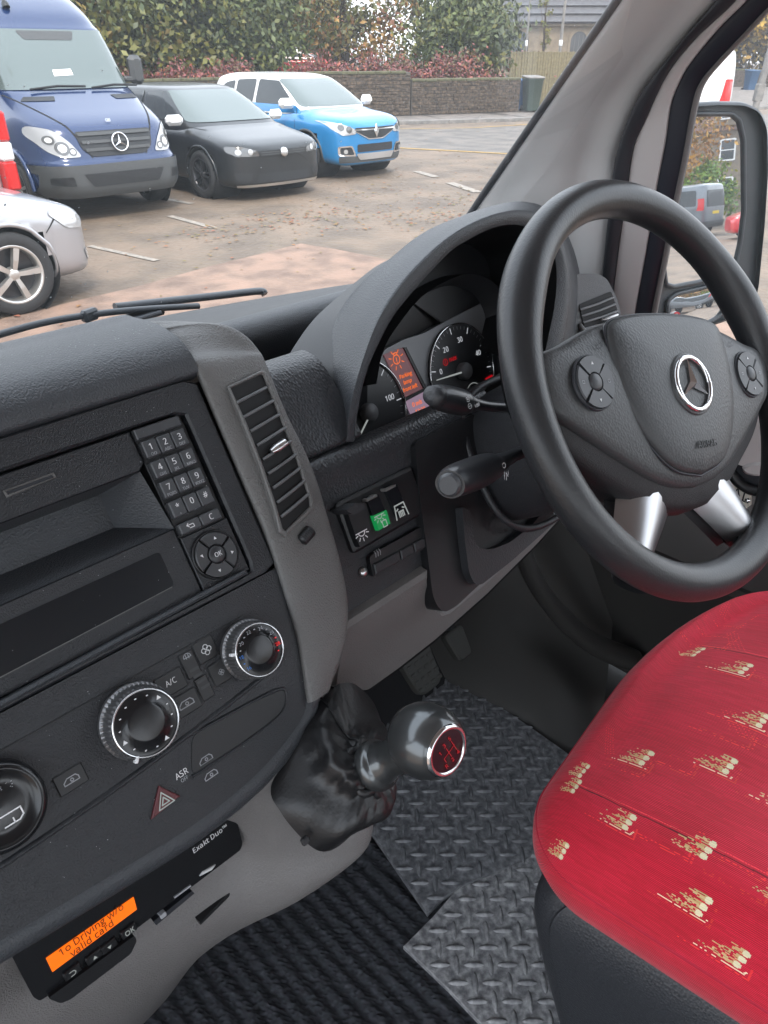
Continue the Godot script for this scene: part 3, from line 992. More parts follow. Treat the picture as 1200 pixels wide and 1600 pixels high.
func blue_crossover():
	var v := thing("blue_crossover", "bright blue crossover with a white roof, parked right of the black hatchback", "car", Vector3(9.95, 0, -10.15))
	var blue := paint(lin(0.016, 0.19, 0.43), 0.28, 0.2)
	var white := paint(lin(0.78, 0.77, 0.75), 0.3, 0.0)
	var arches := [[-0.84, 0.35, 0.39, 0.6], [-3.44, 0.35, 0.39, 0.6]]
	var h := hull([[0.0, 0.05, 0.79, 0.27, 5], [-0.008, 0.26, 0.805, 0.25, 5.5], [-0.03, 0.45, 0.83, 0.235, 6], [-0.07, 0.60, 0.865, 0.22, 6.5], [-0.14, 0.725, 0.905, 0.205, 6.5], [-0.26, 0.81, 0.95, 0.2, 6], [-0.45, 0.86, 0.985, 0.2, 5.5], [-0.75, 0.885, 1.02, 0.2, 5], [-1.1, 0.89, 1.06, 0.2, 5], [-2.2, 0.89, 1.06, 0.22, 5], [-3.4, 0.89, 1.06, 0.22, 5], [-3.9, 0.84, 1.04, 0.28, 5], [-4.08, 0.72, 0.98, 0.36, 4], [-4.12, 0.6, 0.9, 0.45, 3]], arches)
	var body := obj("body", h, blue, v)
	var c := obj("cabin", shell([[0.96, -1.02, -4.0, 0.84, 6], [1.055, -0.93, -3.98, 0.82, 6], [1.2, -1.15, -3.92, 0.765, 6.5], [1.35, -1.43, -3.84, 0.705, 7], [1.46, -1.66, -3.76, 0.655, 7], [1.52, -1.86, -3.62, 0.59, 6], [1.555, -2.15, -3.4, 0.45, 5], [1.565, -2.6, -3.0, 0.12, 3]]), white, v)
	var tm := caster([body.mesh, c.mesh])
	hatch_glass(v, tm, [[-0.74, 1.075], [0.74, 1.075], [0.62, 1.475], [-0.62, 1.475]], [[[-1.22, 1.1], [-1.78, 1.45], [-2.3, 1.47], [-2.3, 1.1]], [[-2.38, 1.1], [-2.38, 1.47], [-2.95, 1.45], [-2.95, 1.12]], [[-3.02, 1.14], [-3.02, 1.44], [-3.3, 1.4], [-3.5, 1.28]]])
	piece("door_blue", tm, poly2([[-1.05, 0.98], [-1.2, 1.09], [-3.6, 1.12], [-3.9, 1.1], [-3.9, 0.98]]), "x-", blue, v, 0.005)
	for s in [-1, 1]:
		var hl := piece("headlight", tm, poly2([[s * 0.44, 0.70], [s * 0.68, 0.68], [s * 0.80, 0.78], [s * 0.835, 0.90], [s * 0.66, 0.85], [s * 0.44, 0.765]], 0.03), "z", M.lamp_lens, v, 0.01, 0.05)
		for q in [[0.57, 0.77, 0.05], [0.69, 0.80, 0.045]]:
			piece("projector", tm, circle(Vector2(s * q[0], q[1]), q[2], -1, 14), "z", M.lamp_dark, hl, 0.016, 0.05)
		var fg := piece("fog_surround", tm, poly2([[s * 0.44, 0.36], [s * 0.74, 0.37], [s * 0.75, 0.52], [s * 0.52, 0.53]], 0.04), "z", M.chrome, v, 0.014)
		piece("fog_light", tm, poly2([[s * 0.49, 0.385], [s * 0.715, 0.395], [s * 0.72, 0.50], [s * 0.54, 0.505]], 0.03), "z", M.grille, fg, 0.02)
		piece("lamp", tm, circle(Vector2(s * 0.64, 0.44), 0.035, -1, 12), "z", M.lamp_lens, fg, 0.026)
	piece("grille", tm, poly2([[-0.46, 0.79], [0.46, 0.79], [0.44, 0.73], [0.16, 0.62], [-0.16, 0.62], [-0.44, 0.73]], 0.03), "z", M.grille, v, 0.01)
	piece("grille_bar", tm, poly2([[-0.46, 0.75], [0.46, 0.75], [0.46, 0.768], [-0.46, 0.768]]), "z", M.chrome, v, 0.016)
	piece("grille_trim", tm, poly2([[-0.47, 0.735], [-0.17, 0.605], [0.17, 0.605], [0.47, 0.735], [0.45, 0.735], [0.16, 0.622], [-0.16, 0.622], [-0.45, 0.735]]), "z", M.chrome, v, 0.016)
	piece("lower_grille", tm, poly2([[-0.42, 0.42], [0.42, 0.42], [0.42, 0.54], [-0.42, 0.54]], 0.03), "z", M.grille, v, 0.01)
	piece("skid_plate", tm, poly2([[-0.38, 0.3], [0.38, 0.3], [0.45, 0.40], [-0.45, 0.40]], 0.03), "z", M.satin, v, 0.022)
	piece("bumper", tm, poly2([[-0.72, 0.26], [0.72, 0.26], [0.74, 0.36], [-0.74, 0.36]], 0.03), "z", M.bumper, v, 0.008)
	var bd := MB.new()
	for s in [[1.0, 0.0], [0.55, 0.006]]:
		bd.prism(Transform3D(Basis(), Vector3(0, 0.73, 0.0)), poly2([[0, 0.11 * s[0]], [-0.055 * s[0], 0], [0, -0.11 * s[0]], [0.055 * s[0], 0]]), 0.0 + s[1], 0.03 + s[1], 0.006)
	obj("diamond_badge", bd, M.chrome, v)
	car_seams(v, tm, [[[-1.18, 1.07], [-1.1, 0.7], [-1.16, 0.4]], [[-2.34, 1.08], [-2.36, 0.6], [-2.34, 0.36]]], [[-1.95, 0.92], [-2.95, 0.94]])
	for sd in ["x-", "x+"]:
		piece("sill_cladding", tm, poly2([[-0.45, 0.22], [-0.45, 0.36], [-1.3, 0.36], [-2.9, 0.36], [-3.0, 0.22]]), sd, M.bumper, v, 0.008)
	for s in [-1, 1]:
		var b := MB.new()
		b.box(Transform3D(Basis(Vector3.UP, s * 0.2), Vector3(s * 0.95, 1.13, -1.22)), Vector3(0.28, 0.16, 0.14), 0.05)
		obj("mirror_cap", b, white, v)
	for a in arches:
		arch_lip(v, tm, a, M.bumper)
		arch_liner(v, a, 0.89)
		for s in [-1, 1]:
			car_wheel(v, Vector3(s * 0.78, 0.335, a[0]), 0.335, 0.21, s, M.dark_alloy, 5)

func silver_car():
	var v := thing("silver_car", "silver car seen side-on with five-spoke alloy wheels, its front end entering at the left edge", "car", Vector3(3.02, 0, -7.32), PI / 2)
	var silver := paint(lin(0.36, 0.36, 0.375), 0.32, 0.55)
	var arches := [[-0.83, 0.33, 0.37, 0.6], [-3.5, 0.33, 0.37, 0.6]]
	var body := obj("body", hull([[0.0, 0.05, 0.63, 0.25, 5], [-0.008, 0.26, 0.645, 0.235, 5.5], [-0.03, 0.45, 0.67, 0.22, 6], [-0.07, 0.60, 0.70, 0.205, 6.5], [-0.14, 0.725, 0.74, 0.195, 6.5], [-0.26, 0.805, 0.785, 0.185, 6], [-0.45, 0.86, 0.84, 0.18, 5.5], [-0.8, 0.89, 0.92, 0.18, 5], [-1.3, 0.9, 0.98, 0.18, 5], [-2.2, 0.9, 0.98, 0.18, 5], [-3.4, 0.9, 1.0, 0.18, 5], [-4.2, 0.86, 0.99, 0.24, 5], [-4.5, 0.74, 0.94, 0.3, 4], [-4.6, 0.6, 0.8, 0.45, 3]], arches), silver, v)
	var c := obj("cabin", shell([[0.9, -0.9, -4.4, 0.85, 6], [0.97, -1.05, -4.3, 0.83, 6], [1.15, -1.45, -4.1, 0.76, 6.5], [1.3, -1.78, -3.9, 0.69, 7], [1.4, -2.1, -3.6, 0.6, 6], [1.44, -2.5, -3.3, 0.4, 4]]), silver, v)
	var tm := caster([body.mesh, c.mesh])
	hatch_glass(v, tm, [[-0.76, 1.0], [0.76, 1.0], [0.62, 1.36], [-0.62, 1.36]], [[[-1.4, 1.01], [-2.0, 1.35], [-2.6, 1.36], [-2.6, 1.01]], [[-2.7, 1.01], [-2.7, 1.36], [-3.4, 1.3], [-3.8, 1.06]]])
	for s in [-1, 1]:
		var hl := piece("headlight", tm, poly2([[-0.13, 0.58], [-0.10, 0.66], [-0.24, 0.725], [-0.40, 0.77], [-0.44, 0.73], [-0.30, 0.61]], 0.03), "x-" if s < 0 else "x+", M.lamp_lens, v, 0.01, 0.05)
		piece("fog_light", tm, poly2([[-0.04, 0.3], [-0.12, 0.3], [-0.15, 0.4], [-0.06, 0.4]], 0.015), "x-" if s < 0 else "x+", M.lamp_lens, v, 0.008, 0.05)
		piece("bumper_seam", tm, poly2([[-0.40, 0.70], [-0.50, 0.60], [-0.49, 0.60], [-0.39, 0.69]]), "x-" if s < 0 else "x+", M.underside, v, 0.004)
	for a in arches:
		arch_lip(v, tm, a, silver)
		arch_liner(v, a, 0.9)
		for s in [-1, 1]:
			car_wheel(v, Vector3(s * 0.80, 0.325, a[0]), 0.325, 0.21, s, M.alloy, 5, 0.62)

func left_van():
	# only its rear corner shows, between the silver car and the dark blue van
	var p := on_z(12, 230, -8.75)
	var v := thing("white_van", "white van at the left edge, its red tail lamp corner showing behind the silver car", "van", Vector3(p.x - 0.98, 0, -8.75), PI)
	var white := paint(lin(0.7, 0.7, 0.68), 0.35, 0.0)
	# local +z is its front, so its rear is at -4.8; move so that the rear faces us
	v.position.z = -8.75 - 4.8
	var body := obj("body", shell([[0.3, 0.0, -4.75, 0.9, 8], [0.5, 0.05, -4.8, 0.96, 9], [0.95, -0.1, -4.8, 0.97, 9], [1.15, -0.8, -4.8, 0.96, 9], [1.5, -1.3, -4.78, 0.93, 9], [1.85, -1.7, -4.72, 0.87, 8], [1.95, -2.0, -4.6, 0.75, 6]]), white, v)
	var tm := caster([body.mesh])
	var lx := -(3.205 - v.position.x)
	for q in [[0.62, 0.90, M.red_lens, "tail_lamp"], [0.902, 1.08, M.white_plastic, "reversing_lamp"], [1.082, 1.36, M.red_lens, "tail_lamp"]]:
		var lb := MB.new()
		lb.box(Transform3D(Basis(), Vector3(lx, (q[0] + q[1]) / 2, -4.74)), Vector3(0.13, q[1] - q[0], 0.2), 0.02)
		obj(q[3], lb, q[2], v)
	piece("rear_bumper", tm, poly2([[-0.94, 0.3], [0.94, 0.3], [0.965, 0.58], [-0.965, 0.58]], 0.03), "z-", M.bumper, v, 0.03)
	for s in [-1, 1]:
		for z in [-0.9, -3.9]:
			car_wheel(v, Vector3(s * 0.9, 0.32, z), 0.32, 0.2, s, M.steel, 6)

# ------------------------------------------------------------------ plants
func leaves(centres: Array, spread: float, n: int, size: float, cols: Array, flatten := 0.8) -> ArrayMesh:
	var vs := PackedVector3Array()
	var ns := PackedVector3Array()
	var cs := PackedColorArray()
	for i in n:
		var cc = centres[rng.randi() % centres.size()]
		var c: Vector3 = cc[0]
		var r: float = cc[1] * spread
		var d := Vector3(rng.randfn(), rng.randfn() * flatten, rng.randfn()) * 0.5
		var p := c + d * r
		var out := (d + Vector3(0, 0.5, 0)).normalized()
		var a := Vector3(rng.randfn(), rng.randfn() - 0.4, rng.randfn()).normalized()
		var w := a.cross(out + Vector3(rng.randfn(), rng.randfn(), rng.randfn()) * 0.6).normalized()
		var nn := w.cross(a).normalized()
		var s := size * rng.randf_range(0.35, 1.55)
		var col: Color = cols[(cc[2] if cc.size() > 2 else rng.randi()) % cols.size()]
		if rng.randf() < 0.22: col = cols[rng.randi() % cols.size()]
		col = col * rng.randf_range(0.7, 1.3)
		col.a = 1.0
		var q := [p - a * s * 0.5, p + w * s * 0.28 + nn * s * 0.06, p + a * s * 0.5, p - w * s * 0.28 + nn * s * 0.06]
		for k in [0, 1, 2, 0, 2, 3]:
			vs.append(q[k]); ns.append(-nn); cs.append(col)
	var arr := []
	arr.resize(Mesh.ARRAY_MAX)
	arr[Mesh.ARRAY_VERTEX] = vs
	arr[Mesh.ARRAY_NORMAL] = ns
	arr[Mesh.ARRAY_COLOR] = cs
	var m := ArrayMesh.new()
	m.add_surface_from_arrays(Mesh.PRIMITIVE_TRIANGLES, arr)
	return m

func tree(called: String, label: String, cat: String, at: Vector3, h: float, rad: float, low: float, n: int, size: float, cols: Array, clumps := 34, trunk_r := 0.16, group := "", bare := 0) -> Node3D:
	var t := thing(called, label, cat, at, 0.0, group)
	var cen := []
	for i in clumps:
		var a := rng.randf() * TAU
		var f := sqrt(rng.randf())
		var y := rng.randf()
		var prof := sin(PI * clampf(0.16 + 0.8 * y, 0, 1))
		cen.append([Vector3(cos(a) * rad * f * prof, lerpf(low, h, y), sin(a) * rad * f * prof), rad * rng.randf_range(0.28, 0.5), rng.randi()])
	var b := MB.new()
	var mid := Vector3(rng.randf_range(-0.2, 0.2), h * 0.55, rng.randf_range(-0.2, 0.2))
	b.tube(bez([Vector3.ZERO, mid * 0.5 + Vector3(0.06, 0, 0.05), mid, Vector3(mid.x * 1.5, h * 0.92, mid.z)], 8), [trunk_r * 1.2, trunk_r, trunk_r * 0.95, trunk_r * 0.85, trunk_r * 0.7, trunk_r * 0.55, trunk_r * 0.4, trunk_r * 0.25, trunk_r * 0.1], 7)
	for i in min(clumps, 16 + bare):
		var c: Vector3 = cen[i % clumps][0]
		if i >= 16: c = Vector3(rng.randf_range(-1, 1) * rad, rng.randf_range(h * 0.8, h * 1.15), rng.randf_range(-1, 1) * rad)
		var s := Vector3(mid.x * 0.8, clampf(c.y * 0.55, low * 0.6, h * 0.7), mid.z * 0.8)
		b.tube(bez([s, s.lerp(c, 0.5) + Vector3(0, rng.randf() * 0.3, 0), c], 4), [trunk_r * 0.4, trunk_r * 0.3, trunk_r * 0.2, trunk_r * 0.12, trunk_r * 0.05], 5, false)
	obj("trunk", b, M.bark, t)
	put("crown", leaves(cen, 1.0, n, size, cols), M.leaf, t)
	return t

func brick_wall(label: String, a: Vector3, c: Vector3, h: float, seed_: int, bricks := true):
	var len := a.distance_to(c)
	var d := (c - a).normalized()
	var t := thing("stone_wall", label, "wall", (a + c) / 2)
	var yaw := atan2(-d.z, d.x)
	t.rotation.y = yaw
	var b := MB.new()
	b.box(Transform3D(Basis(), Vector3(0, h / 2 - 0.02, 0)), Vector3(len, h - 0.02, 0.30), 0.01)
	obj("core", b, M.mortar, t)
	if bricks:
		var st := MB.new()
		var r := RandomNumberGenerator.new()
		r.seed = seed_
		var y := 0.02
		while y < h - 0.12:
			var hh := r.randf_range(0.075, 0.12)
			var x := -len / 2 + 0.01
			while x < len / 2 - 0.06:
				var w: float = min(r.randf_range(0.16, 0.4), len / 2 - 0.01 - x)
				var dep := r.randf_range(0.006, 0.03)
				for s in [1, -1]:
					if s < 0 and r.randf() < 0.5: continue
					st.box(Transform3D(Basis(), Vector3(x + w / 2, y + hh / 2, s * 0.15)), Vector3(w - 0.014, hh - 0.012, 2 * dep), 0.008)
				x += w
			y += hh
		tag(obj("stones", st, M.stone, t), "", "", "", "stuff")
	var x := -len / 2
	while x < len / 2 - 0.2:
		var w: float = min(rng.randf_range(0.45, 0.7), len / 2 - x)
		var cp := MB.new()
		cp.box(Transform3D(Basis(), Vector3(x + w / 2, h - 0.045 + rng.randf_range(-0.008, 0.008), 0)), Vector3(w - 0.012, 0.09, 0.37), 0.02)
		obj("coping_stone", cp, M.moss, t)
		x += w

func boundary():
	M.moss = mottled(mat(lin(0.12, 0.12, 0.07), 0.95), M.patchy, 0.8, true)
	var J := Vector3(20.3, 0.1, -19.15)
	var E := Vector3(24.4, 0.1, -17.75)
	var B := Vector3(17.2, 0.1, -20.6)
	brick_wall("low mossy stone wall below the fuchsia hedge, right of the blue crossover and nearest the wheelie bins", J + Vector3(0.02, 0, 0.02), E, 1.06, 3)
	brick_wall("taller dark stone wall directly behind the blue crossover's bonnet", B, J, 1.28, 4)
	brick_wall("long mossy-topped stone wall running behind the black hatchback", Vector3(5, 0.1, -22.8), Vector3(17.15, 0.1, -22.8), 1.12, 5)
	# raised ground behind the walls
	var bank := MB.new()
	var pts := [Vector3(-40, 0, -22.98), Vector3(17.4, 0, -22.98), Vector3(17.4, 0, -20.85), J + Vector3(0, 0, -0.22), E + Vector3(0, 0, -0.25), Vector3(25.4, 0, -19.5), Vector3(40, 0, -18.2), Vector3(70, 0, -30), Vector3(90, 0, -120), Vector3(-40, 0, -120)]
	var poly := PackedVector2Array()
	for p in pts: poly.append(Vector2(p.x, -p.z))
	bank.prism(Transform3D(Basis(Vector3(1, 0, 0), Vector3(0, 0, -1), Vector3(0, 1, 0)), Vector3.ZERO), poly, -0.5, 0.72)
	struct("garden_bank", bank, M.earth)
	# hedges: dark red berberis in front, one bush after another
	var reds := [Color(0.165, 0.044, 0.0484), Color(0.22, 0.066, 0.0616), Color(0.11, 0.044, 0.0396), Color(0.132, 0.0924, 0.044), Color(0.264, 0.077, 0.044)]
	for hq in [["low red-leaved hedge along the top of the long wall behind the black hatchback", Vector3(5.5, 0.72, -23.5), Vector3(17.2, 0.72, -23.5), 0.62, 27000],
		["dark red hedge along the walls right of the blue crossover", Vector3(17.4, 0.72, -21.6), Vector3(24.6, 0.72, -19.2), 0.95, 17000]]:
		var a: Vector3 = hq[1]
		var c: Vector3 = hq[2]
		var t := thing("red_hedge", hq[0], "hedge", (a + c) / 2)
		var cen := []
		var b := MB.new()
		var along: Vector3 = (c - a)
		for k in int(along.length() * 10.0):
			var f := rng.randf_range(-0.5, 0.5)
			var q: Vector3 = along * f + Vector3(rng.randf_range(-0.1, 0.1), rng.randf_range(0.1, hq[3] * (0.85 + 0.25 * sin(f * 31.0))), rng.randf_range(-0.4, 0.4))
			cen.append([q, 0.5])
			if k % 3 == 0: b.tube([along * f + Vector3(0, 0, rng.randf_range(-0.1, 0.1)), q], [0.02, 0.008], 4, false)
		obj("stems", b, M.bark, t)
		put("foliage", leaves(cen, 0.9, hq[4], 0.1, reds), M.leaf, t)
	# the green belt
	var gr := [Color(0.0528, 0.0695, 0.0184), Color(0.0754, 0.0952, 0.023), Color(0.0422, 0.0561, 0.0184), Color(0.0984, 0.106, 0.023), Color(0.128, 0.123, 0.023), Color(0.0604, 0.0785, 0.0253)]
	var yl := [Color(0.151, 0.106, 0.023), Color(0.226, 0.123, 0.023), Color(0.0905, 0.0901, 0.023), Color(0.181, 0.0842, 0.023)]
	var belt := [[4.5, -26.5, 4.4, 2.6, 0], [7.6, -26.2, 4.8, 2.5, 0], [10.6, -26.6, 4.6, 2.6, 1], [13.4, -26.2, 5.0, 2.6, 0], [16.2, -26.8, 4.8, 2.5, 1], [18.6, -25.8, 4.4, 2.2, 0], [6, -30.5, 6.2, 3.4, 0], [11.5, -31.0, 6.5, 3.6, 0], [17, -31.0, 6.4, 3.5, 1], [21.5, -31.5, 5.6, 2.8, 0], [25.0, -32.0, 4.6, 2.4, 1], [27.5, -33.0, 5.4, 2.6, 0]]
	var belt_names := ["dense green tree hidden behind the dark blue van, front row, farthest left", "dense green tree behind the dark blue van's cab, front row", "yellow-flecked green tree directly above the dark blue van's roof", "dense green tree just right of the dark blue van's roof, front row", "yellow-flecked green tree above the black hatchback's cabin", "dense green tree above the gap between black hatchback and blue crossover", "tall green tree of the back row, farthest left behind the dark blue van", "tall green tree of the back row, behind the dark blue van's windscreen", "tall yellow-flecked tree of the back row, right of the dark blue van", "green back-row tree above the black hatchback's bonnet", "yellow-flecked back-row tree above the blue crossover's white roof", "dull green back-row tree left of the half-bare autumn tree"]
	for i in belt.size():
		var q: Array = belt[i]
		var cols: Array = gr.duplicate()
		if q[4] == 1: cols.append_array([yl[0], yl[2], gr[4]])
		tree("green_tree", belt_names[i], "tree", Vector3(q[0], 0.72, q[1]), q[2], q[3], 0.1, 15000, 0.2, cols, 70, 0.13)
	tree("autumn_tree", "half-bare autumn tree with a visible trunk and yellow-brown leaves, right of the green belt", "tree", Vector3(22.9, 0.72, -25.2), 5.6, 2.1, 1.0, 5200, 0.19, yl + [Color(0.181, 0.0673, 0.0288)], 26, 0.2)
	tree("pale_tree", "loose yellow-brown tree far back in the gap between autumn tree and laurel bush", "tree", Vector3(31.0, 0.72, -29.0), 4.6, 2.3, 0.4, 4200, 0.2, yl + gr, 36, 0.12)
	tree("laurel_bush", "rounded green laurel-like bush between the autumn tree and the church", "bush", Vector3(26.0, 0.72, -21.6), 3.1, 2.2, 0.2, 13000, 0.19, gr, 60, 0.12)
	tree("low_shrub", "low bare reddish shrub at the foot of the laurel bush, beside the wooden fence", "bush", Vector3(27.6, 0.5, -19.9), 1.35, 0.8, 0.2, 2200, 0.12, reds, 16, 0.06)
	# fence of upright boards behind the bins
	var f0 := Vector3(25.6, 0.1, -19.0)
	var f1 := Vector3(38.5, 0.1, -17.6)
	var fd := (f1 - f0).normalized()
	var fl := f0.distance_to(f1)
	var fence := thing("wooden_fence", "weathered wooden board fence behind the wheelie bins", "fence", f0, atan2(-fd.z, fd.x))
	var k := 0
	var bm := []
	for i in 3:
		var b := MB.new()
		b.box(Transform3D(), Vector3(0.135, 1.78 + i * 0.02, 0.022), 0.004)
		bm.append(b.mesh())
	var x := 0.0
	while x < fl:
		var o := put("board", bm[k % 3], M.wood, fence)
		o.position = Vector3(x, 0.92, rng.randf_range(-0.006, 0.006))
		k += 1
		x += 0.15
	for y in [0.45, 1.4]:
		var b := MB.new()
		b.box(Transform3D(Basis(), Vector3(fl / 2, y, -0.045)), Vector3(fl, 0.09, 0.05), 0.005)
		obj("rail", b, M.wood, fence)
	# bins
	for q in [[812, 170, Color(0.02, 0.09, 0.22), "blue wheelie bin, the left one of the pair by the wooden fence"], [829, 169, Color(0.03, 0.05, 0.04), "dark green-black wheelie bin with a pale lid edge, right of the blue one"]]:
		var p := on_y(q[0], q[1], 0.1)
		p = eye + (p - eye).normalized() * (30.2 if q[0] > 815 else 30.8)
		p.y = 0.1
		wheelie_bin(p, q[2], q[3], 1.12 if q[0] > 815 else 1.0)
	# two pale poles and a small sign
	for q in [[821, 86, 37.0, 0.055, "thin pale lamp post standing behind the fence, left of the two"], [874, 88, 36.0, 0.075, "thicker pale post with a band at its foot, right of the two behind the fence"]]:
		var p := on_d(q[0], q[1], q[2])
		p.y = 0.1
		var t := thing("lamp_post", q[4], "post", p)
		var b := MB.new()
		b.tube([Vector3.ZERO, Vector3(0, 1.2, 0), Vector3(0, 7.5, 0)], [q[3] * 1.3, q[3], q[3] * 0.8], 12)
		obj("pole", b, M.kerb, t)
		var c := MB.new()
		c.lathe(Transform3D(Basis(), Vector3(0, 2.2, 0)), [Vector2(q[3] * 1.05, -0.12), Vector2(q[3] * 1.2, -0.1), Vector2(q[3] * 1.2, 0.1), Vector2(q[3] * 1.05, 0.12)], 14)
		obj("band", c, M.white_plastic, t)
		var hd := MB.new()
		hd.box(Transform3D(Basis(), Vector3(0.3, 7.5, 0)), Vector3(0.7, 0.12, 0.22), 0.04)
		obj("lantern", hd, M.kerb, t)
	var sp := on_d(846, 160, 31.0)
	sp.y = 0.1
	var sg := thing("marker_post", "short white topped marker post right of the wheelie bins", "post", sp)
	var b1 := MB.new()
	b1.box(Transform3D(Basis(), Vector3(0, 0.5, 0)), Vector3(0.09, 1.0, 0.09), 0.012)
	obj("post", b1, M.wood, sg)
	var b2 := MB.new()
	b2.box(Transform3D(Basis(Vector3.UP, -0.8), Vector3(0, 1.0, 0.06)), Vector3(0.2, 0.32, 0.03), 0.01)
	obj("plate", b2, M.white_plastic, sg)

func wheelie_bin(at: Vector3, c: Color, label: String, h: float):
	var t := thing("wheelie_bin", label, "bin", at, -0.6)
	var m := mat(lin(c.r, c.g, c.b), 0.5)
	var b := MB.new()
	var rows := []
	for q in [[0.05, 0.44, 0.5], [h * 0.86, 0.56, 0.66], [h * 0.88, 0.6, 0.7], [h * 0.92, 0.6, 0.7]]:
		var r := []
		for p in rrect(Vector2.ZERO, q[1], q[2], 0.06): r.append(Vector3(p.x, q[0], p.y))
		rows.append(r)
	b.grid(rows, true, 0)
	b.fan(rows[0]); b.fan(rows[-1])
	obj("tub", b, m, t)
	var l := MB.new()
	l.box(Transform3D(Basis(Vector3.RIGHT, 0.06), Vector3(0, h * 0.955, 0)), Vector3(0.62, 0.06, 0.74), 0.025)
	obj("lid", l, m if c.b > 0.1 else M.kerb, t)
	for s in [-1, 1]:
		var w := MB.new()
		w.lathe(Transform3D(Basis(Vector3(0, 1, 0), Vector3(1, 0, 0), Vector3(0, 0, 1)), Vector3(s * 0.24, 0.1, -0.28)), [Vector2(0.01, -0.025), Vector2(0.1, -0.025), Vector2(0.1, 0.025), Vector2(0.01, 0.025)], 16)
		obj("wheel", w, M.tyre, t)
	var hn := MB.new()
	hn.tube([Vector3(-0.24, h * 0.9, -0.37), Vector3(0.24, h * 0.9, -0.37)], [0.018], 8)
	obj("handle", hn, m, t)

func arch_outline(w: float, h: float) -> PackedVector2Array:
	var o := PackedVector2Array([Vector2(-w / 2, 0), Vector2(w / 2, 0)])
	for k in 13:
		var a := PI * k / 12
		o.append(Vector2(cos(a) * w / 2, h - w / 2 + sin(a) * w / 2))
	return o

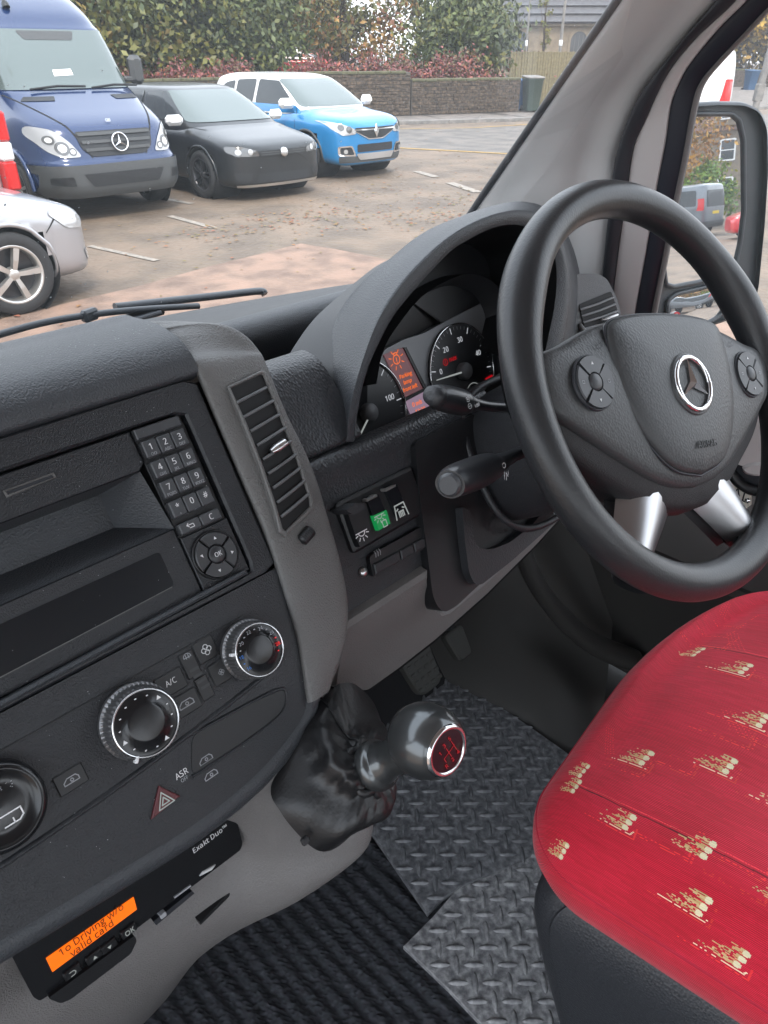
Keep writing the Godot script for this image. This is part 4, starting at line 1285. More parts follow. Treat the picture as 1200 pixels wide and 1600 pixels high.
func background():
	# church: a long stone wall with round-headed windows under a steep slate roof
	var l := on_d(770, 100, 46.0)
	var r := on_d(990, 100, 46.0)
	l.y = 0.72; r.y = 0.72
	var d := (r - l).normalized()
	var ch := thing("stone_church", "old stone church with round-headed windows under a steep grey slate roof", "church", l, atan2(-d.z, d.x))
	var len := 15.0
	var H := 2.75
	var b := MB.new()
	b.box(Transform3D(Basis(), Vector3(len / 2 - 1.0, H / 2, -4.0)), Vector3(len, H, 8.0), 0.0)
	obj("wall", b, M.church, ch)
	var rf := MB.new()
	var z0 := 0.35
	rf.quad(Vector3(-1.2, H - 0.05, z0), Vector3(len - 0.8, H - 0.05, z0), Vector3(len - 0.8, H + 6.0, -4.0), Vector3(-1.2, H + 6.0, -4.0))
	rf.quad(Vector3(-1.2, H - 0.05, -8.35), Vector3(len - 0.8, H - 0.05, -8.35), Vector3(len - 0.8, H + 6.0, -4.0), Vector3(-1.2, H + 6.0, -4.0))
	for x in [-1.0, len - 1.0]: rf.tri(Vector3(x, H - 0.05, z0), Vector3(x, H + 5.9, -4.0), Vector3(x, H - 0.05, -8.35))
	var roof := obj("roof", rf, M.slate, ch)
	for i in 14:
		var c := MB.new()
		var y := H + 0.15 + i * 0.42
		var z := lerpf(z0, -4.0, (y - H) / 6.0)
		c.box(Transform3D(Basis(Vector3.RIGHT, -0.95), Vector3(len / 2 - 1.0, y, z + 0.03)), Vector3(len - 0.3, 0.42, 0.03), 0.0)
		obj("slate_course", c, M.slate, roof)
	var eave := MB.new()
	eave.box(Transform3D(Basis(), Vector3(len / 2 - 1, H - 0.12, 0.12)), Vector3(len, 0.16, 0.2), 0.03)
	obj("eaves_course", eave, M.church, ch)
	for i in 4:
		var x := 2.6 + i * 2.6 - (1.0 if i == 0 else 0.0)
		var o := arch_outline(1.0, 1.75)
		var s := arch_outline(1.32, 1.95)
		var w := MB.new()
		frame(w, Transform3D(Basis(), Vector3(x, 0.55, 0)), ring_of(s, 48), ring_of(o, 48), -0.05, 0.06, 0.01)
		var wi := obj("window", w, M.church, ch)
		var p := MB.new()
		p.prism(Transform3D(Basis(), Vector3(x, 0.55, 0.0)), o, 0.0, 0.012)
		obj("pane", p, M.side_glass, wi)
		for kx in [-0.25, 0, 0.25]:
			var bar := MB.new()
			bar.box(Transform3D(Basis(), Vector3(x + kx, 0.55 + 0.8, 0.02)), Vector3(0.03, 1.5, 0.02))
			obj("glazing_bar", bar, M.bumper, wi)
	tree("young_tree", "slim young yellow-green tree in front of the church roof", "tree", on_d(846, 95, 40.0) * Vector3(1, 0, 1) + Vector3(0, 0.72, 0), 4.6, 0.42, 1.4, 520, 0.13, [Color(0.16, 0.14, 0.02), Color(0.10, 0.11, 0.02)], 14, 0.05)
	# red car glimpsed over the hedge, on the higher ground
	var rp := on_d(536, 82, 33.0)
	var rc := thing("red_car", "red car with pale roof glimpsed above the hedge behind the blue crossover", "car", Vector3(rp.x, 0.72, rp.z), 0.9)
	var red := paint(lin(0.45, 0.02, 0.02))
	var bd := obj("body", hull([[0.0, 0.4, 0.68, 0.3, 3.2], [-0.2, 0.75, 0.8, 0.2, 5], [-1.1, 0.88, 0.98, 0.2, 5], [-3.6, 0.88, 1.0, 0.2, 5], [-4.1, 0.6, 0.9, 0.4, 3]], [], 40, 40), red, rc)
	var cb := obj("cabin", shell([[0.94, -0.9, -3.9, 0.83, 6], [1.2, -1.5, -3.8, 0.72, 7], [1.36, -1.8, -3.7, 0.64, 7], [1.46, -2.3, -3.4, 0.5, 5], [1.5, -2.7, -3.0, 0.12, 3]], 40, 30), paint(lin(0.6, 0.5, 0.5)), rc)
	hatch_glass(rc, caster([bd.mesh, cb.mesh]), [[-0.76, 0.98], [0.76, 0.98], [0.62, 1.36], [-0.62, 1.36]], [[[-1.4, 1.0], [-1.95, 1.36], [-3.2, 1.36], [-3.6, 1.05]]])
	for s in [-1, 1]:
		for z in [-0.8, -3.4]: car_wheel(rc, Vector3(s * 0.8, 0.32, z), 0.32, 0.2, s, M.alloy, 5)
	# seen through the driver's side window
	var wc := on_d(1146, 130, 14.6)
	var hd := Vector3(wc.x, 0, wc.z).normalized()
	var sd := Vector3(-hd.z, 0, hd.x)
	var base := Vector3(wc.x, 0, wc.z) - sd * 0.93
	panel_van("far_white_van", "white panel van seen from behind through the driver's window, above the door mirror", base, atan2(hd.x, hd.z), paint(lin(0.72, 0.72, 0.71), 0.3, 0.0))
	var pp := on_d(1190, 128, 19.0)
	var lp := thing("roadside_post", "leaning pale grey post at the roadside, at the right edge beyond the door mirror", "post", Vector3(pp.x, 0, pp.z))
	var pb := MB.new()
	pb.tube([Vector3.ZERO, Vector3(0.0, 1.0, 0), Vector3(0.14, 5.5, 0.1)], [0.1, 0.085, 0.07], 12)
	obj("pole", pb, M.kerb, lp)
	var pc := MB.new()
	pc.box(Transform3D(Basis(Vector3.UP, 0.9), Vector3(0, 1.0, 0.0)), Vector3(0.16, 0.4, 0.22), 0.02)
	obj("access_door", pc, M.kerb, lp)
	var q := on_d(1174, 122, 42.0)
	wheelie_bin(Vector3(q.x, 0.0, q.z), Color(0.03, 0.075, 0.15), "blue wheelie bin on the far roadside, beyond the door mirror", 1.1)
	var wl := on_d(1120, 122, 46.0)
	var wr := on_d(1290, 122, 46.0)
	brick_wall("roadside stone wall under the yellow tree, beyond the door mirror", Vector3(wl.x, 0, wl.z), Vector3(wr.x, 0, wr.z), 1.05, 8)
	var ylw := [Color(0.30, 0.17, 0.02), Color(0.36, 0.22, 0.03), Color(0.22, 0.13, 0.02), Color(0.16, 0.12, 0.03)]
	var yp := on_d(1200, 60, 48.0)
	tree("yellow_tree", "bright yellow autumn tree beyond the roadside wall, at the top right corner", "tree", Vector3(yp.x, 0, yp.z), 10.0, 4.4, 1.8, 15000, 0.32, ylw, 60, 0.18)
	var gp := on_d(1150, 90, 52.0)
	tree("green_bush", "dull green bush left of the yellow tree, above the white van's tail lamp", "bush", Vector3(gp.x, 0, gp.z), 5.2, 2.8, 0.2, 5000, 0.24, [Color(0.04, 0.06, 0.03), Color(0.05, 0.07, 0.03), Color(0.07, 0.07, 0.05)], 26)
	for i in 3:
		stripe("road_marking", g(1172 + i * 6, 153 + i * 5), g(1200 + i * 6, 149 + i * 4), 0.12, M.white_line)

# simple panel van: +z is its front, its rear end lies at the node
func panel_van(called: String, label: String, at: Vector3, turn: float, m: Material, plate := false) -> Node3D:
	var v := thing(called, label, "van", at, turn)
	var body := obj("body", shell([[0.32, 4.9, 0.04, 0.9, 8], [0.5, 5.0, 0.0, 0.95, 9], [0.95, 4.9, 0.0, 0.955, 9], [1.15, 4.2, 0.01, 0.95, 9], [1.45, 3.7, 0.03, 0.925, 9], [1.8, 3.3, 0.07, 0.87, 8], [1.92, 3.0, 0.13, 0.8, 7], [1.97, 2.6, 0.3, 0.6, 5]], 64, 50), m, v)
	var tm := caster([body.mesh])
	var bumper := piece("rear_bumper", tm, poly2([[-0.93, 0.33], [0.93, 0.33], [0.95, 0.56], [-0.95, 0.56]], 0.03), "z-", M.bumper if plate else m, v, 0.04)
	piece("door_seam", tm, poly2([[-0.006, 0.58], [0.006, 0.58], [0.006, 1.85], [-0.006, 1.85]]), "z-", M.underside, v, 0.003)
	piece("door_seam", tm, poly2([[-0.8, 1.12], [0.8, 1.12], [0.8, 1.127], [-0.8, 1.127]]), "z-", M.bumper, v, 0.003)
	for s in [-1, 1]:
		piece("tail_lamp", tm, poly2([[s * 0.925, 0.98], [s * 0.83, 0.98], [s * 0.81, 1.42], [s * 0.905, 1.42]], 0.02), "z-", M.red_lens, v, 0.012)
		if not plate:
			piece("tail_lamp_side", tm, poly2([[0.02, 0.98], [0.13, 0.98], [0.16, 1.42], [0.07, 1.42]], 0.02), "x-" if s < 0 else "x+", M.red_lens, v, 0.012)
	if plate:
		piece("rear_window", tm, poly2([[-0.72, 1.1], [0.72, 1.1], [0.68, 1.72], [-0.68, 1.72]], 0.08), "z-", M.side_glass, v, 0.01)
		piece("number_plate", tm, poly2([[-0.26, 0.82], [0.26, 0.82], [0.26, 0.93], [-0.26, 0.93]], 0.01), "z-", M.plate_yellow, v, 0.014)
		for s in ["x-", "x+"]:
			piece("side_window", tm, poly2([[0.35, 1.15], [3.3, 1.18], [2.95, 1.74], [0.4, 1.74]], 0.08), s, M.side_glass, v, 0.01)
	for s in [-1, 1]:
		for z in [0.95, 4.0]:
			var dsk := MB.new()
			dsk.lathe(Transform3D(Basis(Vector3(0, 1, 0), Vector3(1, 0, 0), Vector3(0, 0, 1)), Vector3(s * 0.945, 0.34, z)), [Vector2(0.01, 0), Vector2(0.39, 0)], 24, 1)
			obj("arch_liner", dsk, M.underside, v)
			car_wheel(v, Vector3(s * 0.87, 0.33, z), 0.33, 0.21, s, M.alloy, 5)
	return v

# what the door mirror shows: the street behind us
func behind():
	M.plate_yellow = mat(lin(0.6, 0.42, 0.02), 0.4)
	var grey := paint(lin(0.13, 0.145, 0.16), 0.3, 0.4)
	panel_van("grey_van", "dark grey van with a yellow number plate, seen from behind in the door mirror", Vector3(17.3, 0, 28.8), -0.6, grey, true)
	panel_van("white_box_van", "white van half seen at the edge of the door mirror, behind the red car", Vector3(20.6, 0, 30.5), 2.9, paint(lin(0.7, 0.7, 0.7), 0.3, 0))
	var rc := thing("red_hatchback", "red hatchback seen from the side at the edge of the door mirror", "car", Vector3(15.75, 0, 25.1), -1.3)
	var red := paint(lin(0.5, 0.012, 0.02))
	var arches := [[-0.84, 0.33, 0.37, 0.6], [-3.3, 0.33, 0.37, 0.6]]
	var bd := obj("body", hull([[0.0, 0.4, 0.68, 0.3, 3.2], [-0.2, 0.75, 0.8, 0.2, 5], [-1.1, 0.88, 0.98, 0.2, 5], [-3.6, 0.88, 1.0, 0.2, 5], [-4.1, 0.6, 0.9, 0.4, 3]], arches, 56, 70), red, rc)
	var cb := obj("cabin", shell([[0.94, -0.9, -3.9, 0.83, 6], [1.2, -1.5, -3.8, 0.72, 7], [1.36, -1.8, -3.7, 0.64, 7], [1.46, -2.3, -3.4, 0.5, 5], [1.5, -2.7, -3.0, 0.12, 3]], 40, 30), red, rc)
	hatch_glass(rc, caster([bd.mesh, cb.mesh]), [[-0.76, 0.98], [0.76, 0.98], [0.62, 1.36], [-0.62, 1.36]], [[[-1.4, 1.0], [-1.95, 1.36], [-3.2, 1.36], [-3.6, 1.05]]])
	for a in arches:
		arch_liner(rc, a, 0.88)
		for s in [-1, 1]: car_wheel(rc, Vector3(s * 0.8, 0.32, a[0]), 0.32, 0.2, s, M.alloy, 5)
	var gold := [Color(0.416, 0.208, 0.032), Color(0.5, 0.272, 0.04), Color(0.32, 0.152, 0.032), Color(0.224, 0.144, 0.032)]
	for q in [[18.6, 40.0, 9.5, 3.6, "golden autumn tree right behind the grey van, seen in the door mirror"], [22.6, 47.0, 10.5, 3.8, "tallest golden autumn tree, farther back beside the terrace house in the door mirror"], [14.0, 42.0, 9.0, 3.4, "golden autumn tree at the inner edge of the door mirror, left of the grey van"]]:
		tree("golden_tree", q[4], "tree", Vector3(q[0], 0, q[1]), q[2], q[3], 0.9, 16000, 0.24, gold, 60, 0.3, "", 18)
	tree("mirror_bush", "bright green bush between the grey van and the red hatchback, seen in the door mirror", "bush", Vector3(20.6, 0, 36.0), 2.7, 1.6, 0.1, 2200, 0.2, [Color(0.144, 0.224, 0.032), Color(0.096, 0.16, 0.032), Color(0.256, 0.24, 0.032)], 20)
	var hs := thing("terrace_house", "brown stone terrace house with white dormer windows, seen in the door mirror behind the trees", "house", Vector3(38.5, 0, 54.0), 0.35)
	var w := MB.new()
	w.box(Transform3D(Basis(), Vector3(0, 2.9, 4)), Vector3(18, 5.8, 8))
	obj("wall", w, M.church, hs)
	var rf := MB.new()
	rf.quad(Vector3(-9.3, 5.7, -0.3), Vector3(9.3, 5.7, -0.3), Vector3(9.3, 9.0, 4), Vector3(-9.3, 9.0, 4))
	rf.quad(Vector3(-9.3, 5.7, 8.3), Vector3(9.3, 5.7, 8.3), Vector3(9.3, 9.0, 4), Vector3(-9.3, 9.0, 4))
	for x in [-9.2, 9.2]: rf.tri(Vector3(x, 5.7, -0.3), Vector3(x, 8.95, 4), Vector3(x, 5.7, 8.3))
	var roof := obj("roof", rf, mottled(mat(lin(0.13, 0.07, 0.05), 0.85), M.patchy, 0.5, true), hs)
	for x in [-6.0, 0.0, 6.0]:
		var dm := MB.new()
		dm.box(Transform3D(Basis(), Vector3(x, 6.9, 0.9)), Vector3(1.9, 1.7, 1.8), 0.02)
		obj("dormer", dm, M.church, roof)
	for x in [-6.0, -2.0, 2.0, 6.0]:
		for y in [1.8, 4.4]: house_window(hs, Vector3(x, y, 0), 1.1, 1.5)
	for x in [-6.0, 0.0, 6.0]: house_window(hs, Vector3(x, 7.0, 0.0), 1.3, 1.1)
	# white arrow on the road, seen low in the mirror
	stripe("road_marking", Vector3(8.2, 0, 11.4), Vector3(9.8, 0, 14.6), 0.16, M.white_line)
	stripe("road_marking", Vector3(9.9, 0, 12.2), Vector3(8.6, 0, 13.2), 0.16, M.white_line)

func house_window(h: Node3D, at: Vector3, w: float, hh: float):
	var b := MB.new()
	frame(b, Transform3D(Basis(Vector3.UP, PI), at), ring_of(rrect(Vector2.ZERO, w, hh, 0.02), 40), ring_of(rrect(Vector2.ZERO, w - 0.2, hh - 0.2, 0.02), 40), -0.03, 0.07, 0.01)
	var o := obj("window", b, M.white_plastic, h)
	var p := MB.new()
	p.box(Transform3D(Basis(), at + Vector3(0, 0, -0.02)), Vector3(w - 0.19, hh - 0.19, 0.03))
	obj("pane", p, M.side_glass, o)
	var c := MB.new()
	c.box(Transform3D(Basis(), at + Vector3(0, 0, -0.05)), Vector3(w - 0.2, 0.06, 0.05))
	obj("glazing_bar", c, M.white_plastic, o)

# ------------------------------------------------------------------ the cab itself
var FP: Transform3D   # face of the centre console
var SP: Transform3D   # switch panel beside the column
var TP: Transform3D   # face of the tachograph
var HL: Transform3D   # lip of the instrument hood
var CL: Transform3D   # instrument faces

func cab():
	FP = lean(Vector3(0.235, 1.52, -0.4245), 32.0)
	SP = lean(Vector3(0.418, 1.475, -0.418), 25.0)
	TP = lean(Vector3(0.088, 1.316, -0.358), 15.0)
	HL = lean(Vector3(0.61, 1.6, -0.464), 14.0)
	CL = lean(Vector3(0.62, 1.54, -0.555), 20.0)
	var ws := 0.06
	# floor, roof and sides with their window openings; the passenger door stands open
	var fl := MB.new()
	fl.box(Transform3D(Basis(), Vector3(0.134, 0.835, 1.2)), Vector3(1.98, 0.05, 4.2))
	struct("cab_floor", fl, M.black)
	var tb := skin([[Vector3(-0.85, 0.862, -0.52), Vector3(1.1, 0.862, -0.52)], [Vector3(-0.85, 0.88, -0.62), Vector3(1.1, 0.88, -0.62)], [Vector3(-0.85, 1.02, -0.80), Vector3(1.1, 1.02, -0.80)], [Vector3(-0.85, 1.25, -0.84), Vector3(1.1, 1.25, -0.84)], [Vector3(-0.85, 1.47, -0.80), Vector3(1.1, 1.47, -0.80)]], 4, 16)
	struct("bulkhead", tb, M.carpet_dark)
	var rf := MB.new()
	rf.box(Transform3D(Basis(), Vector3(0.134, 2.6, 1.3)), Vector3(1.9, 0.05, 3.9), 0.02)
	rf.box(Transform3D(Basis(Vector3.RIGHT, 0.9), Vector3(0.134, 2.4, -0.62)), Vector3(1.75, 0.05, 0.5), 0.02)
	struct("cab_roof", rf, M.pillar)
	var sw := MB.new()
	for s in [[1.10, 0.62], [-0.83, 0.62]]:
		sw.box(Transform3D(Basis(), Vector3(s[0], 1.16, 1.95)), Vector3(ws, 0.62, 2.6), 0.01)
		sw.box(Transform3D(Basis(), Vector3(s[0] - signf(s[0]) * 0.04, 2.42, 1.3)), Vector3(ws, 0.4, 3.85), 0.01)
		for z in [0.72, 1.95, 3.2]:
			sw.box(Transform3D(Basis(), Vector3(s[0] - signf(s[0]) * 0.02, 1.85, z)), Vector3(ws, 0.76, 0.12), 0.01)
	sw.box(Transform3D(Basis(), Vector3(0.134, 1.2, 3.25)), Vector3(1.9, 0.7, ws), 0.01)
	struct("cab_side", sw, M.pillar)
	# windscreen: a raked, slightly bowed pane
	var rows := []
	for k in 7:
		var t := k / 6.0
		var r := []
		for i in 13:
			var u := -1.0 + i / 6.0
			var hw := lerpf(0.84, 0.73, t)
			r.append(Vector3(0.134 + u * hw, lerpf(1.555, 2.25, t), lerpf(-0.912, -0.36, t) + u * u * lerpf(0.17, 0.13, t)))
		rows.append(r)
	var wb := MB.new()
	wb.grid(rows)
	var scr := obj("windscreen", wb, M.pane)
	tag(scr, "large raked windscreen pane of our van, speckled with rain marks", "windscreen")
	# dried rain marks on the outside of the screen
	var sp := MB.new()
	for k in 420:
		var t := pow(rng.randf(), 1.3) * 0.95
		var u := rng.randf_range(-0.5, 0.98)
		var hw := lerpf(0.84, 0.73, t)
		var c := Vector3(0.134 + u * hw, lerpf(1.555, 2.25, t), lerpf(-0.912, -0.36, t) + u * u * lerpf(0.17, 0.13, t)) + Vector3(0, 0.003, -0.004)
		var r := rng.randf_range(0.0003, 0.0008)
		if rng.randf() < 0.1: r *= 1.6
		var e1 := Vector3(1, 0, 0) * r
		var e2 := Vector3(0, 0.78, 0.62) * r * rng.randf_range(0.8, 1.6)
		sp.fan([c + e1, c + e1 * 0.6 + e2 * 0.8, c - e1 * 0.4 + e2, c - e1, c - e1 * 0.5 - e2, c + e1 * 0.6 - e2 * 0.7])
	tag(obj("rain_marks", sp, M.speck, scr), "", "", "", "stuff")
	pillar()

func pillar():
	# driver's side A-pillar trim: from the screen edge over to the door seal
	var t := thing("pillar_trim", "pale grey plastic trim of the pillar between windscreen and driver's window", "trim", Vector3(0.93, 1.5, -0.6))
	var edge := [[1330, -500, 0.80], [1225, -360, 0.822], [1120, -215, 0.845], [1040, -100, 0.865], [970, 0, 0.88], [920, 72, 0.89], [870, 144, 0.90], [820, 217, 0.91], [760, 303, 0.923], [735, 340, 0.927], [690, 404, 0.935], [640, 476, 0.945]]
	var mid := [[1440, -500, 0.82], [1325, -360, 0.845], [1210, -215, 0.87], [1118, -100, 0.893], [1032, 0, 0.908], [985, 62, 0.918], [945, 118, 0.928], [910, 172, 0.938], [878, 250, 0.95], [868, 300, 0.956], [850, 380, 0.965], [840, 460, 0.97]]
	var far := [[1500, -480, 0.86], [1385, -335, 0.89], [1270, -190, 0.92], [1190, -90, 0.938], [1118, 0, 0.95], [1078, 46, 0.958], [1038, 96, 0.966], [998, 148, 0.974], [962, 235, 0.985], [956, 280, 0.988], [946, 380, 0.992], [936, 470, 0.995]]
	var rows := []
	for k in edge.size():
		var a := on_x(edge[k][0], edge[k][1], edge[k][2])
		var m := on_x(mid[k][0], mid[k][1], mid[k][2])
		var f := on_x(far[k][0], far[k][1], far[k][2])
		var lip := a + Vector3(0.03, 0.0, -0.03)
		rows.append([lip, a, a.lerp(m, 0.5) + Vector3(-0.003, 0, 0.002), m, m.lerp(f, 0.45) + Vector3(0.006, 0, -0.004), f, f + Vector3(0.05, 0, -0.012)])
	world_obj("cover", skin(rows, 24, 40), M.pillar, t)
	# screen edge rubber
	var p := []
	for k in edge.size(): p.append(rows[k][1] + Vector3(-0.001, 0.0, -0.004))
	var e := MB.new()
	e.tube(bez(p, 30), [0.0050], 8)
	shift(obj("screen_rubber", e, M.rubber, t), t)
	# far side pillar and header, seldom seen
	var q := MB.new()
	q.tube([Vector3(-0.68, 1.5, -0.80), Vector3(-0.58, 2.3, -0.22)], [0.05], 10)
	q.tube([Vector3(-0.6, 2.26, -0.30), Vector3(0.134, 2.27, -0.42), Vector3(0.87, 2.26, -0.30), Vector3(0.93, 2.24, 0.3), Vector3(0.95, 2.24, 1.0)], [0.06], 10)
	struct("screen_header", q, M.pillar)

# meshes are built in world places: hang them under their thing without moving them
func shift(o: Node3D, t: Node3D):
	o.transform = t.transform.affine_inverse() * o.transform

func slab(called: String, t: Transform3D, px: Array, h0: float, h1: float, bev: float, m: Material, parent: Node3D, r := 0.0, seg := 4) -> MeshInstance3D:
	var poly := flats(t, px, h1)
	if r > 0: poly = round_poly(poly, r, seg)
	return slab2(called, t, poly, h0, h1, bev, m, parent)
func slab2(called: String, t: Transform3D, poly: PackedVector2Array, h0: float, h1: float, bev: float, m: Material, parent: Node3D) -> MeshInstance3D:
	var b := MB.new()
	b.prism(t, poly, h0, h1, bev)
	return world_obj(called, b, m, parent)
func world_obj(called: String, b: MB, m: Material, parent: Node) -> MeshInstance3D:
	var o := obj(called, b, m, parent)
	var pt := Transform3D()
	var p := parent
	while p is Node3D and p != self:
		pt = p.transform * pt
		p = p.get_parent()
	o.transform = pt.affine_inverse()
	return o
func at2(t: Transform3D, x: float, y: float, h := 0.0) -> Transform3D:
	return Transform3D(t.basis, t * Vector3(x, y, h))
# flat strips along a drawn line, for printed symbols
func ink(lines: Array, t: Transform3D, w: float, m: Material, parent: Node3D, called := "symbol") -> MeshInstance3D:
	var b := MB.new()
	for l in lines:
		for i in l.size() - 1:
			var a := Vector2(l[i][0], l[i][1])
			var c := Vector2(l[i + 1][0], l[i + 1][1])
			if a.distance_to(c) < 1e-6: continue
			var d := (c - a).normalized()
			var n := Vector2(-d.y, d.x) * w * 0.5
			var e := d * w * 0.4
			var q := [a - n - e, c - n + e, c + n + e, a + n - e]
			b.quad(t * Vector3(q[0].x, q[0].y, 0), t * Vector3(q[1].x, q[1].y, 0), t * Vector3(q[2].x, q[2].y, 0), t * Vector3(q[3].x, q[3].y, 0))
	return world_obj(called, b, m, parent)
func loop(c: Array, r: float, n := 16, a0 := 0.0, a1 := TAU) -> Array:
	var o := []
	for k in n + 1: o.append([c[0] + cos(a0 + (a1 - a0) * k / n) * r, c[1] + sin(a0 + (a1 - a0) * k / n) * r])
	return o
func wedge(pts: Array, t: Transform3D, m: Material, parent: Node3D, called := "symbol") -> MeshInstance3D:
	var b := MB.new()
	b.tri(t * Vector3(pts[0][0], pts[0][1], 0), t * Vector3(pts[1][0], pts[1][1], 0), t * Vector3(pts[2][0], pts[2][1], 0))
	return world_obj(called, b, m, parent)

# profile across the van (y, z pairs) drawn out along x
func sweep(prof: Array, x0: float, x1: float, n := 24, fine := 40, ends := false) -> MB:
	var b := MB.new()
	var pts := []
	for q in prof: pts.append(Vector2(q[0], q[1]))
	pts = bez(pts, fine)
	var rows := []
	for i in n + 1:
		var x := lerpf(x0, x1, float(i) / n)
		var r := []
		for p in pts: r.append(Vector3(x, p.x, p.y))
		rows.append(r)
	b.grid(rows, false, 0)
	if ends:
		b.fan(rows[0]); b.fan(rows[-1])
	return b

func dashboard():
	var d := thing("dashboard", "dark grey dashboard with hooded instruments running below the windscreen", "dashboard", Vector3(0.55, 1.3, -0.6))
	# top shelf up to the glass, dark under the screen edge
	var shelf := []
	for k in 25:
		var x := lerpf(-0.72, 0.98, k / 24.0)
		var ze := -0.90 + 0.245 * pow(x - 0.134, 2.0)
		shelf.append(bez([Vector3(x, 1.555, -0.66), Vector3(x, 1.572, -0.70), Vector3(x, 1.566, lerpf(-0.70, ze, 0.6)), Vector3(x, 1.558, ze), Vector3(x, 1.48, ze - 0.012), Vector3(x, 1.40, ze + 0.01)], 24))
	var shb := MB.new()
	shb.grid(shelf, false, 0)
	world_obj("screen_shelf", shb, M.black, d)
	# rail along the top, and the tray recess below it
	var rail := sweep([[1.53, -0.665], [1.575, -0.655], [1.592, -0.66], [1.6, -0.675], [1.598, -0.695], [1.58, -0.715], [1.56, -0.72]], 0.30, 1.0, 20, 24)
	world_obj("top_rail", rail, M.pad_smooth, d)
	world_obj("tray_recess", sweep([[1.56, -0.665], [1.53, -0.672], [1.50, -0.66], [1.50, -0.56], [1.55, -0.545], [1.58, -0.545]], 0.30, 0.52, 8, 24), M.black, d)
	# leather grained pad left of the hood
	world_obj("pad", sweep([[1.56, -0.56], [1.592, -0.556], [1.607, -0.542], [1.61, -0.528], [1.604, -0.507], [1.58, -0.482], [1.558, -0.462], [1.549, -0.455], [1.543, -0.458]], 0.31, 0.425, 16, 40), M.pad, d)
	world_obj("lower_pad", sweep([[1.544, -0.460], [1.5435, -0.449], [1.538, -0.443], [1.52, -0.436], [1.505, -0.43]], 0.31, 0.60, 16, 24), M.pad, d)
	# switch fascia, a big dark leaning board
	var f := PackedVector2Array([Vector2(-0.11, -0.079), Vector2(0.5, -0.079), Vector2(0.5, 0.05), Vector2(-0.11, 0.05)])
	slab2("lower_fascia", SP, f, -0.03, 0.0, 0.0, M.fascia, d)
	# grey knee trim with its swept lower edge
	var LT := lean(Vector3(0.45, 1.38, -0.382), -4.0)
	var kt := [[535, 985], [548, 974], [672, 894], [671, 908], [675, 933], [683, 950], [693, 957], [704, 954], [760, 908], [820, 852], [871, 802], [876, 812], [840, 852], [760, 932], [680, 1003], [620, 1050], [575, 1082], [545, 1085], [520, 1075]]
	slab("knee_trim", LT, kt, -0.03, 0.0, 0.004, M.trim, d)
	var under := MB.new()
	var ua := []
	var ub := []
	for q in [[876, 812], [840, 852], [760, 932], [680, 1003], [620, 1050], [575, 1082], [530, 1100]]:
		var p := on(q[0], q[1], LT.origin, LT.basis.z)
		ua.append(p); ub.append(p + Vector3(0.02, 0.03, -0.22))
	under.grid([ua, ub], false, 0)
	world_obj("underside", under, M.black, d)
	# black side of the column housing and the curved grey knee piece below the column
	slab("column_panel", SP, [[648, 692], [700, 664], [760, 640], [900, 640], [900, 760], [868, 803], [800, 866], [740, 922], [712, 948], [695, 957], [684, 948], [676, 930], [670, 880], [658, 790]], -0.02, 0.010, 0.004, M.black, d, 0.006)
	slab("knee_piece", SP, [[722, 790], [727, 850], [733, 895], [741, 912], [752, 914], [800, 876], [872, 812], [856, 792], [828, 824], [796, 848], [768, 859], [748, 856], [740, 842], [736, 800]], 0.0, 0.020, 0.005, M.blackpad, d, 0.006)
	# dash end right of the hood, which carries the side vent
	var ev := lean(Vector3(0.93, 1.545, -0.5), 18.0)
	ev.basis = Basis(Vector3.UP, -0.35) * ev.basis
	slab("vent_housing", ev, [[889, 445], [900, 428], [930, 427], [948, 434], [966, 470], [974, 512], [985, 560], [900, 590], [890, 540]], -0.12, 0.0, 0.008, M.vent_grey, d, 0.01)
	slab("vent_side", ev, [[880, 505], [889, 470], [908, 532], [880, 548]], -0.1, -0.006, 0.003, M.vent_grey, d)
	slab("vent_foot", ev, [[868, 548], [903, 530], [906, 540], [868, 560]], -0.1, 0.01, 0.003, M.pad_smooth, d)
	var vn := Node3D.new()
	vn.name = "side_vent"
	d.add_child(vn)
	var op := [[905, 476], [955, 455], [974, 512], [917, 530]]
	slab("opening", ev, op, 0.0, 0.0015, 0.0, M.void, vn, 0.003)
	for k in 5:
		var s := (k + 0.4) / 5.0
		var l := [lerpf(906, 917, s), lerpf(480, 530, s)]
		var r := [lerpf(957, 973, s), lerpf(460, 513, s)]
		var p0 := ev * v3(flat(ev, l[0], l[1], 0.003), 0.003)
		var p1 := ev * v3(flat(ev, r[0], r[1], 0.003), 0.003)
		var b := MB.new()
		b.tube([p0, (p0 + p1) / 2 + Vector3(0, 0, 0.002), p1], [0.0022], 6, true, 0.6)
		world_obj("slat", b, M.vent_slat, vn)
	var tb := MB.new()
	var q0 := ev * v3(flat(ev, 940, 500, 0.008), 0.008)
	var q1 := ev * v3(flat(ev, 964, 491, 0.010), 0.010)
	tb.tube([q0, q0.lerp(q1, 0.3), q1], [0.002, 0.0045, 0.004], 8, true, 0.6)
	world_obj("tab", tb, M.satin, vn)
	var wh := MB.new()
	var w0 := ev * v3(flat(ev, 905, 506, 0.0), 0.0)
	var w1 := ev * v3(flat(ev, 912, 530, 0.0), 0.0)
	wh.tube([w0, w0.lerp(w1, 0.5) + ev.basis.z * 0.004, w1], [0.003, 0.005, 0.003], 8)
	world_obj("thumb_wheel", wh, M.frame, vn)
	# right hand end of the dash beyond the wheel
	world_obj("right_end", sweep([[1.58, -0.70], [1.57, -0.62], [1.53, -0.58], [1.48, -0.57], [1.40, -0.55]], 0.72, 1.0, 6, 16), M.black, d)
	hood(d)
	switches()

func v3(p: Vector2, z: float) -> Vector3:
	return Vector3(p.x, p.y, z)

